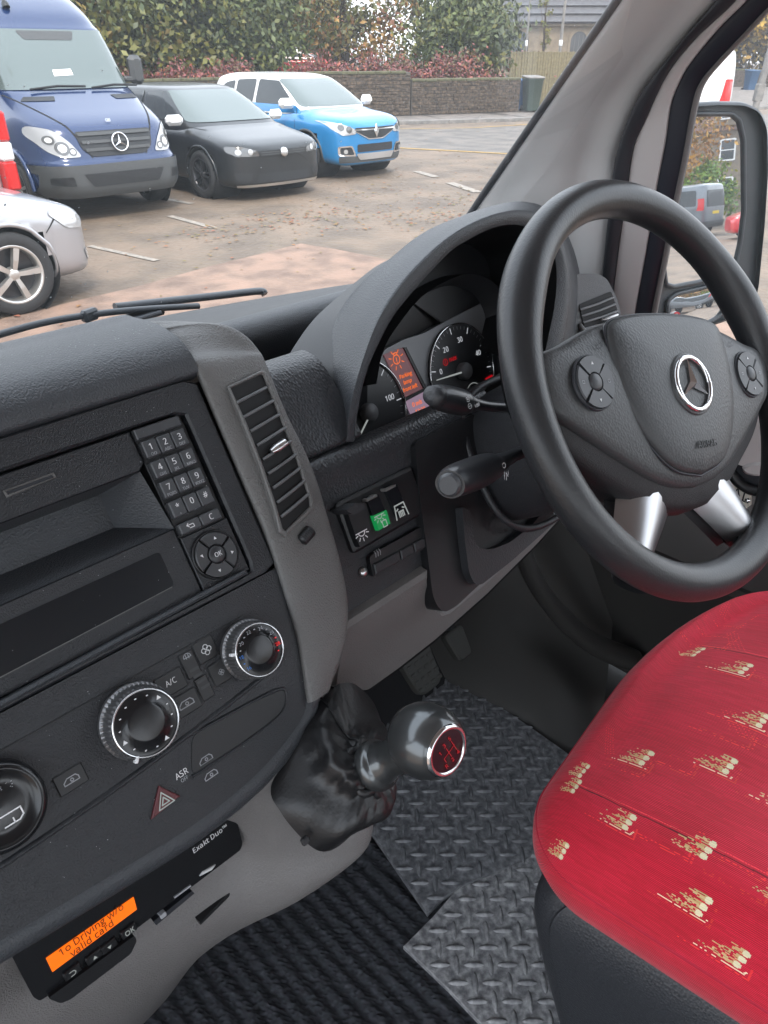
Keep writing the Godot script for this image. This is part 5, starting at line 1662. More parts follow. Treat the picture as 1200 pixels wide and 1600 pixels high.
func hood(d: Node3D):
	# lip: outer and inner outline, read on the plane of the lip
	var out_px := [[541, 690], [544, 655], [551, 618], [567, 562], [591, 500], [625, 448], [665, 404], [700, 374], [736, 352], [775, 337], [810, 332], [842, 340], [866, 362], [882, 400], [888, 440], [886, 490], [876, 540], [862, 590]]
	var in_px := [[554, 689], [557, 655], [570, 590], [590, 540], [616, 492], [650, 450], [679, 418], [706, 391], [733, 374], [765, 358], [795, 351], [822, 354], [845, 364], [864, 392], [870, 430], [866, 480], [856, 530], [845, 580]]
	var n := 60
	var lo := bez2(out_px, n, HL, 0.0)
	var li := bez2(in_px, n, HL, -0.004)
	var O := []
	var I := []
	var mid := []
	for k in n + 1:
		O.append(HL * v3(lo[k], 0.0))
		mid.append(HL * v3(lo[k].lerp(li[k], 0.5), 0.0015))
		I.append(HL * v3(li[k], -0.004))
	# flank and crown: from the lip forward to the outline seen against the screen, then sinking to the shelf
	var far_px := [[530, 690], [513, 612], [494, 566], [498, 543], [520, 502], [560, 446], [602, 410], [645, 376], [690, 351], [736, 333], [787, 319], [815, 318], [840, 323], [868, 345], [892, 395], [904, 450], [905, 520], [895, 580]]
	var zf := -0.565
	var fq := []
	for q in far_px:
		var p := on_z(q[0], q[1], zf)
		fq.append(p)
	var far := bez(fq, n)
	var R := [O, [], [], far, [], [], []]
	for k in n + 1:
		var p: Vector3 = O[k]
		var q: Vector3 = far[k]
		R[1].append(p.lerp(q, 0.10) + Vector3(0, 0.003, 0.002))
		R[2].append(p.lerp(q, 0.5) + (Vector3(q.x - 0.62, q.y - 1.5, 0)).normalized() * 0.006)
		# beyond the outline everything stays under the sight line
		var a := clampf((0.72 - q.x) / 0.2, 0.0, 1.0)
		var e4 := eye + (q - eye) * ((zf - 0.07) / zf)
		var e5 := eye + (q - eye) * ((zf - 0.13) / zf)
		R[4].append(Vector3(lerpf(q.x - 0.005, e4.x + 0.012, a), minf(e4.y - 0.012, q.y), zf - 0.07))
		R[5].append(Vector3(lerpf(q.x - 0.02, e5.x + 0.03, a), minf(e5.y - 0.03, 1.60), zf - 0.13))
		R[6].append(Vector3(lerpf(q.x - 0.03, e5.x + 0.04, a), minf(e5.y - 0.08, 1.50), zf - 0.15))
	var fine := []
	for k in n + 1:
		var col := []
		for r in R: col.append(r[k])
		fine.append(bez(col, 36))
	var b := MB.new()
	b.grid(fine, false, 0)
	world_obj("hood_crown", b, M.pad_smooth, d)
	var b2 := MB.new()
	b2.grid([O, mid, I], false, 0)
	world_obj("hood_lip", b2, M.pad_smooth, d)
	# dark tunnel from the lip to the instruments
	var T := []
	var cc := HL * Vector3(0.0, -0.02, 0)
	for k in n + 1:
		var p: Vector3 = I[k]
		T.append(Vector3(0.615 + (p.x - 0.615) * 1.08, 1.53 + (p.y - 1.53) * 0.84, p.z - 0.075))
	var T2 := []
	for k in n + 1:
		var p: Vector3 = T[k]
		T2.append(Vector3(0.615 + (p.x - 0.615) * 1.0, 1.525 + (p.y - 1.525) * 0.94, p.z - 0.03))
	var b3 := MB.new()
	b3.grid([I, T, T2], false, 1)
	var back := T2.duplicate()
	back.append(Vector3(0.9, 1.44, -0.57))
	b3.fan(back, 2)
	world_obj("hood_lining", b3, M.black, d)
	# inner cowl arch above the two dials
	var px := [[588, 600], [600, 545], [628, 500], [660, 463], [700, 438], [735, 428], [770, 440], [790, 470], [797, 510]]
	var a := bez2(px, 40, CL, 0.03)
	var b4 := MB.new()
	var r0 := []; var r1 := []; var r2 := []
	for p in a:
		r0.append(CL * v3(p * 1.04, -0.0)); r1.append(CL * v3(p, 0.03)); r2.append(CL * v3(p * 0.93 + Vector2(0, -0.002), 0.0))
	b4.grid([r0, r1], false, 1)
	b4.grid([r1, r2], false, 2)
	world_obj("dial_cowl", b4, M.blackpad, d)

func switches():
	# bank of three rocker switches and the dark blanked strip below
	var s := thing("switch_bank", "black bank of three rocker switches with lamp symbols, one lit green, beside the column", "switches", SP.origin)
	slab("surround", SP, [[527, 786], [645, 728], [668, 800], [556, 866]], -0.01, 0.008, 0.003, M.black, s, 0.004)
	var rocker := [[[543, 800], [572, 785], [580, 828], [583, 844], [563, 856], [556, 838]], [[572, 778], [591, 771], [610, 818], [592, 830]], [[601, 762], [619, 755], [638, 800], [622, 810]]]
	for k in 3:
		var r := slab("rocker", SP, rocker[k], 0.0, 0.012 + (0.003 if k == 0 else 0.0), 0.003, M.gloss if k else M.black, s, 0.002)
		if k == 0:
			slab("rocker_cap", SP, [[541, 797], [556, 786], [569, 786], [572, 795], [552, 804]], 0.0, 0.026, 0.004, M.blackpad, r, 0.002)
		else:
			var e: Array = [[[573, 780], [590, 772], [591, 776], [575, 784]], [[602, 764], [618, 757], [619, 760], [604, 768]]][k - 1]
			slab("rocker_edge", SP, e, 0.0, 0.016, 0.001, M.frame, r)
	# symbols
	var T0 := at2(SP, flat(SP, 565, 834, 0.016).x, flat(SP, 565, 834, 0.016).y, 0.0165)
	lamp_symbol(T0, 0.0068, M.ink, s)
	var lit := slab("lit_window", SP, [[584, 806], [604, 797], [610, 818], [592, 829]], 0.0, 0.0135, 0.0, M.green_lit, s)
	var p1 := flat(SP, 596, 813, 0.014)
	lamp_symbol(at2(SP, p1.x - 0.001, p1.y + 0.004, 0.0142), 0.006, M.ink_white, s)
	ink([[[-0.002, 0], [0.003, 0], [0.003, -0.006], [-0.002, -0.006], [-0.002, 0]]], at2(SP, p1.x + 0.002, p1.y - 0.001, 0.0142), 0.0009, M.ink_white, s)
	var p2 := flat(SP, 626, 797, 0.0125)
	ink([[[-0.008, -0.007], [-0.006, 0.006], [0.006, 0.006], [0.008, -0.007]], [[-0.003, -0.006], [-0.003, -0.001], [0.003, -0.001], [0.003, -0.006]], [[-0.001, -0.006], [-0.001, -0.001]], [[0.001, -0.006], [0.001, -0.001]], [[-0.003, 0.002], [-0.005, 0.001]], [[0.003, 0.002], [0.005, 0.001]]], at2(SP, p2.x, p2.y, 0.0126), 0.0014, M.ink_white, s)
	# blank strip under them
	var strip := slab("blank_strip", SP, [[577, 871], [588, 862], [668, 818], [676, 850], [590, 902], [583, 900]], -0.01, 0.006, 0.002, M.black, s, 0.003)
	for q in [[[585, 882], [624, 861], [627, 876], [588, 898]], [[626, 860], [645, 850], [649, 864], [629, 875]], [[647, 849], [665, 839], [669, 853], [650, 863]]]:
		slab("blank", SP, q, 0.0, 0.0085, 0.001, M.blackpad, strip)
	var p3 := flat(SP, 590, 864, 0.007)
	ink([[[-0.003, -0.003], [-0.002, 0], [-0.003, 0.003]], [[0, -0.003], [0.001, 0], [0, 0.003]], [[0.003, -0.003], [0.004, 0], [0.003, 0.003]]], at2(SP, p3.x, p3.y, 0.0066), 0.0007, M.ink_dim, strip)
	for q in [[569, 894], [672, 827]]:
		var p := flat(SP, q[0], q[1], 0.003)
		var b := MB.new()
		b.lathe(Transform3D(SP.basis * Basis(Vector3.RIGHT, PI / 2), SP * Vector3(p.x, p.y, 0.001)), [Vector2(0.0001, 0.004), Vector2(0.003, 0.0035), Vector2(0.0044, 0.002), Vector2(0.005, 0.0)], 16)
		world_obj("screw", b, M.satin, s)

func lamp_symbol(t: Transform3D, r: float, m: Material, parent: Node3D):
	var l := [[[-r, r * 0.25], [r, r * 0.25]], loop([0, r * 0.25], r * 0.55, 8, PI, TAU)]
	for k in 5:
		var a := PI + PI * (k + 0.5) / 5.0
		l.append([[cos(a) * r * 0.8, r * 0.2 + sin(a) * r * 0.8], [cos(a) * r * 1.2, r * 0.2 + sin(a) * r * 1.2]])
	ink(l, t, r * 0.14, m, parent)

# ------------------------------------------------------------------ centre console, radio, climate, tachograph
func fp(u: float, v: float, h := 0.0) -> Vector3:
	return FP * Vector3(u, -v, h)
func console():
	var c := thing("centre_console", "dark centre console panel framed by a wide grey band with a slatted vent", "console", Vector3(0.134, 1.0, -0.45))
	# fascia: upper part with the opening for the radio, lower part for the climate controls
	var n := 96
	var outer := PackedVector2Array([Vector2(0.049, -0.032), Vector2(0.049, 0.128), Vector2(0.044, 0.1335), Vector2(-0.246, 0.1335), Vector2(-0.251, 0.128), Vector2(-0.251, -0.032)])
	var inner := round_poly(PackedVector2Array([Vector2(0.0285, -0.0265), Vector2(0.0285, 0.1115), Vector2(-0.23, 0.1115), Vector2(-0.23, -0.0265)]), 0.006)
	var b := MB.new()
	frame(b, FP, match_ring(outer, n), match_ring(inner, n), -0.03, 0.0, 0.002)
	world_obj("upper_fascia", b, M.fascia, c)
	var low := round_poly(PackedVector2Array([Vector2(0.051, -0.0325), Vector2(-0.251, -0.0325), Vector2(-0.251, -0.158), Vector2(-0.215, -0.162), Vector2(-0.16, -0.168), Vector2(-0.10, -0.1735), Vector2(-0.05, -0.172), Vector2(-0.01, -0.164), Vector2(0.022, -0.150), Vector2(0.034, -0.128), Vector2(0.045, -0.085)]), 0.004)
	slab2("lower_fascia", FP, low, -0.03, 0.0, 0.0015, M.fascia, c)
	# rounded lip under the fascia
	var lip := []
	var path := []
	for q in [[-0.251, -0.158], [-0.16, -0.168], [-0.10, -0.1735], [-0.05, -0.172], [-0.01, -0.164], [0.022, -0.150], [0.034, -0.128], [0.042, -0.1]]:
		path.append(FP * Vector3(q[0], q[1] - 0.002, -0.0115))
	var lb := MB.new()
	lb.tube(bez(path, 40), [0.0125], 16)
	world_obj("fascia_lip", lb, M.pad_smooth, c)
	# seam line between upper and lower fascia with the bright chamfer below the radio
	var ch := MB.new()
	ch.prism(FP, PackedVector2Array([Vector2(-0.23, -0.0262), Vector2(0.02, -0.0215), Vector2(0.0215, -0.0255), Vector2(-0.23, -0.0302)]), -0.004, 0.0045, 0.0018)
	world_obj("chamfer", ch, M.pad_smooth, c)
	# the grey band: from the foot up both flank and over the top
	var inn := [[483, 1098], [475, 1040], [467, 994], [448, 929], [420, 840], [387, 761], [341, 653], [308, 574]]
	var out := [[516, 1076], [540, 1010], [546, 947], [537, 887], [518, 817], [490, 728], [448, 639], [418, 565]]
	var rows := []
	for k in inn.size():
		var a := FP * v3(flat(FP, inn[k][0], inn[k][1], 0.004), 0.004)
		var z := FP * v3(flat(FP, out[k][0], out[k][1], 0.0), 0.0)
		rows.append([a - FP.basis.z * 0.008 + Vector3(0.001, 0, 0), a, a.lerp(z, 0.2) + FP.basis.z * 0.004, a.lerp(z, 0.6) + FP.basis.z * 0.004, a.lerp(z, 0.9) + FP.basis.z * 0.002, z - FP.basis.z * 0.006, z - FP.basis.z * 0.05 + Vector3(0.01, 0, 0), z - FP.basis.z * 0.11 + Vector3(0.012, 0, 0)])
	var top_i := [[295, 552, -0.515], [275, 530, -0.535], [260, 521, -0.55], [240, 520, -0.56], [180, 526, -0.60], [125, 532, -0.65], [65, 545, -0.70]]
	var top_o := [[410, 550, -0.497], [390, 527, -0.507], [360, 510, -0.52], [325, 505, -0.535], [250, 502, -0.57], [175, 510, -0.62], [65, 537, -0.70]]
	for k in top_i.size():
		var a := on_z(top_i[k][0], top_i[k][1], top_i[k][2])
		var z := on_z(top_o[k][0], top_o[k][1], top_o[k][2])
		var dn := Vector3(0.0, -0.05, -0.03)
		if k > 2: dn = Vector3(0, -0.06, 0.0)
		rows.append([a + Vector3(0, -0.012, -0.002), a, a.lerp(z, 0.2) + Vector3(0, 0.003, 0), a.lerp(z, 0.6) + Vector3(0, 0.003, 0), a.lerp(z, 0.9) + Vector3(0, 0.001, 0), z + Vector3(0.001, -0.003, -0.006), z + Vector3(0.01, -0.03, -0.03) , z + dn + Vector3(0.012, -0.04, -0.06)])
	var vent_rows := rows
	var g := skin(rows, 28, 120)
	world_obj("grey_band", g, M.frame, c)
	# curved pad above the fascia
	world_obj("top_pad", sweep([[1.628, -0.503], [1.6345, -0.4945], [1.640, -0.494], [1.650, -0.501], [1.659, -0.518], [1.663, -0.545], [1.661, -0.58], [1.652, -0.62], [1.60, -0.66]], -0.3, 0.2865, 20, 40, true), M.pad_smooth, c)
	world_obj("tray_edge", sweep([[1.62, -0.655], [1.632, -0.66], [1.634, -0.67], [1.63, -0.68], [1.60, -0.685]], -0.3, 0.17, 10, 20, true), M.black, c)
	# slatted vent set into the band
	var vt := Node3D.new()
	vt.name = "air_vent"
	c.add_child(vt)
	var vr := [[359, 606], [407, 583], [412, 584], [440, 655], [465, 720], [484, 778], [485, 792], [446, 832], [440, 828], [430, 790], [410, 730], [385, 665]]
	slab("opening", FP, vr, -0.001, 0.0095, 0.0, M.void, vt)
	var ro := flats(FP, [[355, 604], [408, 579], [416, 582], [444, 653], [469, 719], [489, 778], [490, 795], [446, 838], [436, 832], [426, 792], [406, 732], [381, 667]], 0.0105)
	var ri := flats(FP, [[360, 607], [407, 585], [411, 586], [439, 656], [464, 721], [483, 779], [484, 791], [446, 830], [441, 826], [431, 789], [411, 729], [386, 664]], 0.0105)
	var fb := MB.new()
	frame(fb, FP, ro, ri, 0.0, 0.012, 0.001)
	world_obj("vent_rim", fb, M.frame, vt)
	for k in 9:
		var s := (k + 0.55) / 9.2
		var l := Vector2(lerpf(362, 443, s), lerpf(618, 822, s))
		l += Vector2(9, -1) * sin(PI * s)
		var r := l + Vector2(lerpf(48, 41, s), lerpf(-24, -36, s))
		var p0 := FP * v3(flat(FP, l.x, l.y, 0.0105), 0.0105)
		var p1 := FP * v3(flat(FP, r.x, r.y, 0.0105), 0.0105)
		var sb := MB.new()
		sb.tube([p0, p0.lerp(p1, 0.25) + FP.basis.z * 0.002, p0.lerp(p1, 0.75) + FP.basis.z * 0.002, p1], [0.0016], 6, true, 0.8)
		world_obj("slat", sb, M.slat, vt)
	var tb := MB.new()
	var t0 := FP * v3(flat(FP, 424, 706, 0.016), 0.016)
	var t1 := FP * v3(flat(FP, 446, 690, 0.018), 0.018)
	tb.tube([t0, t0.lerp(t1, 0.4), t1], [0.0028, 0.0046, 0.004], 10, true, 0.75)
	world_obj("tab", tb, M.satin, vt)
	var kb := MB.new()
	var k0 := FP * v3(flat(FP, 470, 846, 0.008), 0.008)
	var k1 := FP * v3(flat(FP, 487, 827, 0.008), 0.008)
	kb.tube([k0, k0.lerp(k1, 0.1), k0.lerp(k1, 0.9), k1], [0.003, 0.005, 0.005, 0.003], 12)
	var tw := world_obj("thumb_wheel", kb, M.black, vt)
	for k in 7:
		var rb := MB.new()
		var p := k0.lerp(k1, 0.12 + 0.76 * k / 6.0)
		var ax := (k1 - k0).normalized()
		rb.lathe(Transform3D(basis_y(ax), p), [Vector2(0.005, -0.0006), Vector2(0.0056, 0.0), Vector2(0.005, 0.0006)], 14)
		world_obj("rib", rb, M.blackpad, tw)
	# grey housing below: round the tachograph and out to the gear lever
	var hs := [
		[Vector3(-0.2, 1.39, -0.352), Vector3(0.0, 1.385, -0.352), Vector3(0.16, 1.372, -0.345), Vector3(0.225, 1.372, -0.338), Vector3(0.268, 1.375, -0.35), Vector3(0.30, 1.385, -0.385), Vector3(0.305, 1.40, -0.44)],
		[Vector3(-0.2, 1.34, -0.362), Vector3(0.0, 1.335, -0.362), Vector3(0.158, 1.335, -0.356), Vector3(0.213, 1.335, -0.325), Vector3(0.266, 1.328, -0.308), Vector3(0.306, 1.325, -0.355), Vector3(0.308, 1.33, -0.43)],
		[Vector3(-0.2, 1.29, -0.372), Vector3(0.0, 1.285, -0.372), Vector3(0.155, 1.285, -0.366), Vector3(0.206, 1.283, -0.318), Vector3(0.265, 1.278, -0.284), Vector3(0.308, 1.27, -0.34), Vector3(0.31, 1.26, -0.43)],
		[Vector3(-0.2, 1.23, -0.372), Vector3(0.0, 1.225, -0.366), Vector3(0.145, 1.222, -0.342), Vector3(0.205, 1.235, -0.305), Vector3(0.256, 1.24, -0.305), Vector3(0.295, 1.23, -0.37), Vector3(0.30, 1.2, -0.45)],
		[Vector3(-0.2, 1.1, -0.40), Vector3(0.0, 1.1, -0.395), Vector3(0.12, 1.11, -0.39), Vector3(0.17, 1.12, -0.395), Vector3(0.20, 1.12, -0.42), Vector3(0.22, 1.12, -0.46), Vector3(0.24, 1.1, -0.50)],
		[Vector3(-0.2, 0.86, -0.50), Vector3(0.0, 0.86, -0.50), Vector3(0.13, 0.86, -0.51), Vector3(0.16, 0.86, -0.53), Vector3(0.18, 0.86, -0.55), Vector3(0.19, 0.86, -0.58), Vector3(0.2, 0.86, -0.6)]]
	world_obj("housing", skin(hs, 60, 60), M.trim, c)
	world_obj("housing_side", skin([[Vector3(0.305, 1.42, -0.42), Vector3(0.31, 1.42, -0.55), Vector3(0.31, 1.42, -0.7)], [Vector3(0.30, 1.26, -0.43), Vector3(0.30, 1.26, -0.55), Vector3(0.3, 1.26, -0.75)], [Vector3(0.2, 0.86, -0.6), Vector3(0.2, 0.86, -0.7), Vector3(0.2, 0.86, -0.8)]], 10, 10), M.trim, c)
	# dust on the faces that catch the light
	var du := MB.new()
	for k in 260:
		var p := FP * Vector3(rng.randf_range(-0.2, 0.045), rng.randf_range(-0.15, 0.13), 0.0004)
		if k > 170: p = Vector3(rng.randf_range(0.05, 0.28), 1.6637, -0.545 + rng.randf_range(-0.012, 0.012))
		var r := rng.randf_range(0.0001, 0.00024)
		du.quad(p + Vector3(r, 0, 0), p + FP.basis.y * r * 1.4, p - Vector3(r * 1.2, 0, 0), p - FP.basis.y * r)
	tag(world_obj("dust", du, M.speck, c), "", "", "", "stuff")
	radio()
	climate()
	tacho()

func basis_y(d: Vector3) -> Basis:
	var y := d.normalized()
	var x := y.cross(Vector3(0.3, 0.5, 0.8)).normalized()
	return Basis(x, y, x.cross(y))
func match_ring(poly: PackedVector2Array, n: int) -> PackedVector2Array:
	# points where rays from the middle meet the outline, so two outlines pair up
	var c := Vector2(-0.101, 0.045)
	var o := PackedVector2Array()
	for k in n:
		var a := TAU * k / n
		var d := Vector2(cos(a) * 1.8, sin(a))
		var best := c
		for i in poly.size():
			var h = Geometry2D.segment_intersects_segment(c, c + d * 2.0, poly[i], poly[(i + 1) % poly.size()])
			if h != null: best = h
		o.append(best)
	# keep true corners
	return o

func radio():
	var r := thing("car_radio", "dark grey car radio with number keypad, round OK pad and a long blank display", "radio", fp(-0.1, 0.0))
	# face plate round the two openings: built as bars
	var h := -0.0045
	var top := PackedVector2Array([Vector2(-0.2285, 0.110), Vector2(-0.017, 0.110), Vector2(-0.0165, 0.085), Vector2(-0.0225, 0.0795), Vector2(-0.2285, 0.0795)])
	slab2("upper_bar", FP, top, -0.04, h, 0.001, M.fascia, r)
	slab2("lower_bar", FP, PackedVector2Array([Vector2(-0.2285, 0.0305), Vector2(-0.0165, 0.0305), Vector2(-0.0165, -0.0245), Vector2(-0.2285, -0.0245)]), -0.04, h, 0.001, M.fascia, r)
	# storage recess with sloping floor and right cheek
	var rc := MB.new()
	var a := [fp(-0.2285, -0.0795, h), fp(-0.0225, -0.0795, h), fp(-0.0165, -0.0305, h), fp(-0.2285, -0.0305, h)]
	var d := [fp(-0.2285, -0.0755, -0.042), fp(-0.045, -0.0755, -0.042), fp(-0.045, -0.048, -0.042), fp(-0.2285, -0.048, -0.042)]
	rc.quad(a[0], a[1], d[1], d[0]); rc.quad(a[1], a[2], d[2], d[1]); rc.quad(a[2], a[3], d[3], d[2]); rc.quad(d[0], d[1], d[2], d[3])
	world_obj("storage_recess", rc, M.pad_smooth, r)
	# loading slot
	var sl := MB.new()
	frame(sl, FP, flats(FP, [[4, 767], [83, 738], [88, 746], [10, 778]], h), flats(FP, [[9, 768], [81, 742], [84, 746], [12, 773]], h), h - 0.002, h + 0.0015, 0.0008)
	world_obj("slot_rim", sl, M.frame, r)
	slab("card_slot", FP, [[9, 768], [81, 742], [84, 746], [12, 773]], h - 0.002, h + 0.0003, 0.0, M.rubber, r)
	# display
	var disp := slab2("display", FP, round_poly(PackedVector2Array([Vector2(-0.2285, 0.019), Vector2(-0.0345, 0.019), Vector2(-0.0345, -0.0085), Vector2(-0.2285, -0.0135)]), 0.003), h - 0.001, h + 0.0006, 0.0, M.screen, r)
	var de := MB.new()
	de.prism(FP, PackedVector2Array([Vector2(-0.2285, -0.0135), Vector2(-0.037, -0.0087), Vector2(-0.037, -0.0093), Vector2(-0.2285, -0.0142)]), h, h + 0.0012, 0.0003)
	world_obj("display_edge", de, M.frame, r)
	# keypad panel and its keys
	slab2("keypad_panel", FP, round_poly(PackedVector2Array([Vector2(-0.0158, 0.110), Vector2(0.0268, 0.110), Vector2(0.0268, -0.0245), Vector2(-0.0158, -0.0245)]), 0.002), -0.03, -0.006, 0.0005, M.black, r)
	slab2("key_header", FP, PackedVector2Array([Vector2(-0.0155, 0.1095), Vector2(0.0225, 0.1095), Vector2(0.0225, 0.1015), Vector2(-0.0155, 0.1015)]), -0.01, -0.0005, 0.0008, M.key, r)
	var caps := ["1", "2", "3", "4", "5", "6", "7", "8", "9", "*", "0", "#"]
	var sub := ["OO", "ABC", "DEF", "GHI", "JKL", "MNO", "PQRS", "TUV", "WXYZ", "+", "_", ""]
	var kb := MB.new()
	kb.box(Transform3D(), Vector3(0.0117, 0.0132, 0.009), 0.0009)
	var km := kb.mesh()
	for k in 12:
		var u := -0.0088 + 0.01225 * (k % 3)
		var v := -0.0925 + 0.0163 * (k / 3)
		var o := put("key", km, M.key, r)
		o.transform = r.transform.affine_inverse() * Transform3D(FP.basis, fp(u, v, -0.0035))
		word(caps[k], Transform3D(FP.basis, fp(u, v - 0.0012, 0.0011)), 0.0048, M.ink, o)
		if sub[k] != "": word(sub[k], Transform3D(FP.basis, fp(u, v + 0.0044, 0.0011)), 0.0019, M.ink_dim, o)
	for k in 2:
		var bb := MB.new()
		bb.box(Transform3D(FP.basis, fp(-0.0058 + 0.0183 * k, -0.0275, -0.003)), Vector3(0.0178, 0.0085, 0.0085), 0.0009)
		var o := world_obj("key", bb, M.key, r)
		if k == 1: word("C", Transform3D(FP.basis, fp(0.0125, -0.0275, 0.0014)), 0.0046, M.ink, o)
		else: ink([[[-0.003, 0.0008], [0.0024, 0.0008], [0.0028, -0.0002], [0.0028, -0.0016], [-0.001, -0.0016]], [[-0.0014, 0.0022], [-0.003, 0.0008], [-0.0014, -0.0006]]], Transform3D(FP.basis, fp(-0.0058, -0.0278, 0.00135)), 0.0006, M.ink, o)
	slab2("key_footer", FP, PackedVector2Array([Vector2(-0.0155, 0.0215), Vector2(0.0265, 0.0215), Vector2(0.0265, -0.024), Vector2(-0.0155, -0.024)]), -0.01, -0.003, 0.0006, M.fascia, r)
	# round pad: well, ring in four petals, OK button
	var c2 := Vector2(0.0045, -0.001)
	var T := Transform3D(FP.basis * Basis(Vector3.RIGHT, PI / 2), FP * v3(c2, -0.003))
	var w := MB.new()
	w.lathe(T, [Vector2(0.0195, 0.0), Vector2(0.0193, 0.0022), Vector2(0.0183, 0.0026), Vector2(0.0178, 0.0012)], 40)
	world_obj("pad_rim", w, M.black, r)
	for k in 4:
		var pb := MB.new()
		var q := PackedVector2Array()
		var g := 0.05
		var a0 := PI / 4 + k * PI / 2 + g - 0.28
		var a1 := PI / 4 + (k + 1) * PI / 2 - g - 0.28
		q.append_array(circle(c2, 0.0176, -1, 14, a0, a1))
		q.append_array(circle(c2, 0.0076, -1, 8, a1, a0))
		pb.prism(FP, q, -0.003, 0.0014, 0.0009)
		var o := world_obj("pad_key", pb, M.key_dark, r)
		var am := (a0 + a1) / 2
		var p := c2 + Vector2(cos(am), sin(am)) * 0.0128
		var tr: Array = [[[-0.0013, -0.001], [0.0013, -0.001], [0, 0.0014]], [[-0.0013, 0.001], [0.001, 0.0014], [0.001, -0.0014]], [[-0.0013, 0.001], [0.0013, 0.001], [0, -0.0014]], [[-0.001, 0.0014], [-0.001, -0.0014], [0.0014, 0]]][k]
		wedge(tr, at2(FP, p.x, p.y, 0.00165), M.ink, o)
	var ob := MB.new()
	ob.lathe(T, [Vector2(0.0001, 0.0058), Vector2(0.0056, 0.0054), Vector2(0.0068, 0.0046), Vector2(0.0071, 0.002)], 28)
	var ok := world_obj("ok_key", ob, M.key_dark, r)
	word("OK", at2(FP, c2.x, c2.y, 0.0031), 0.0036, M.ink, ok)

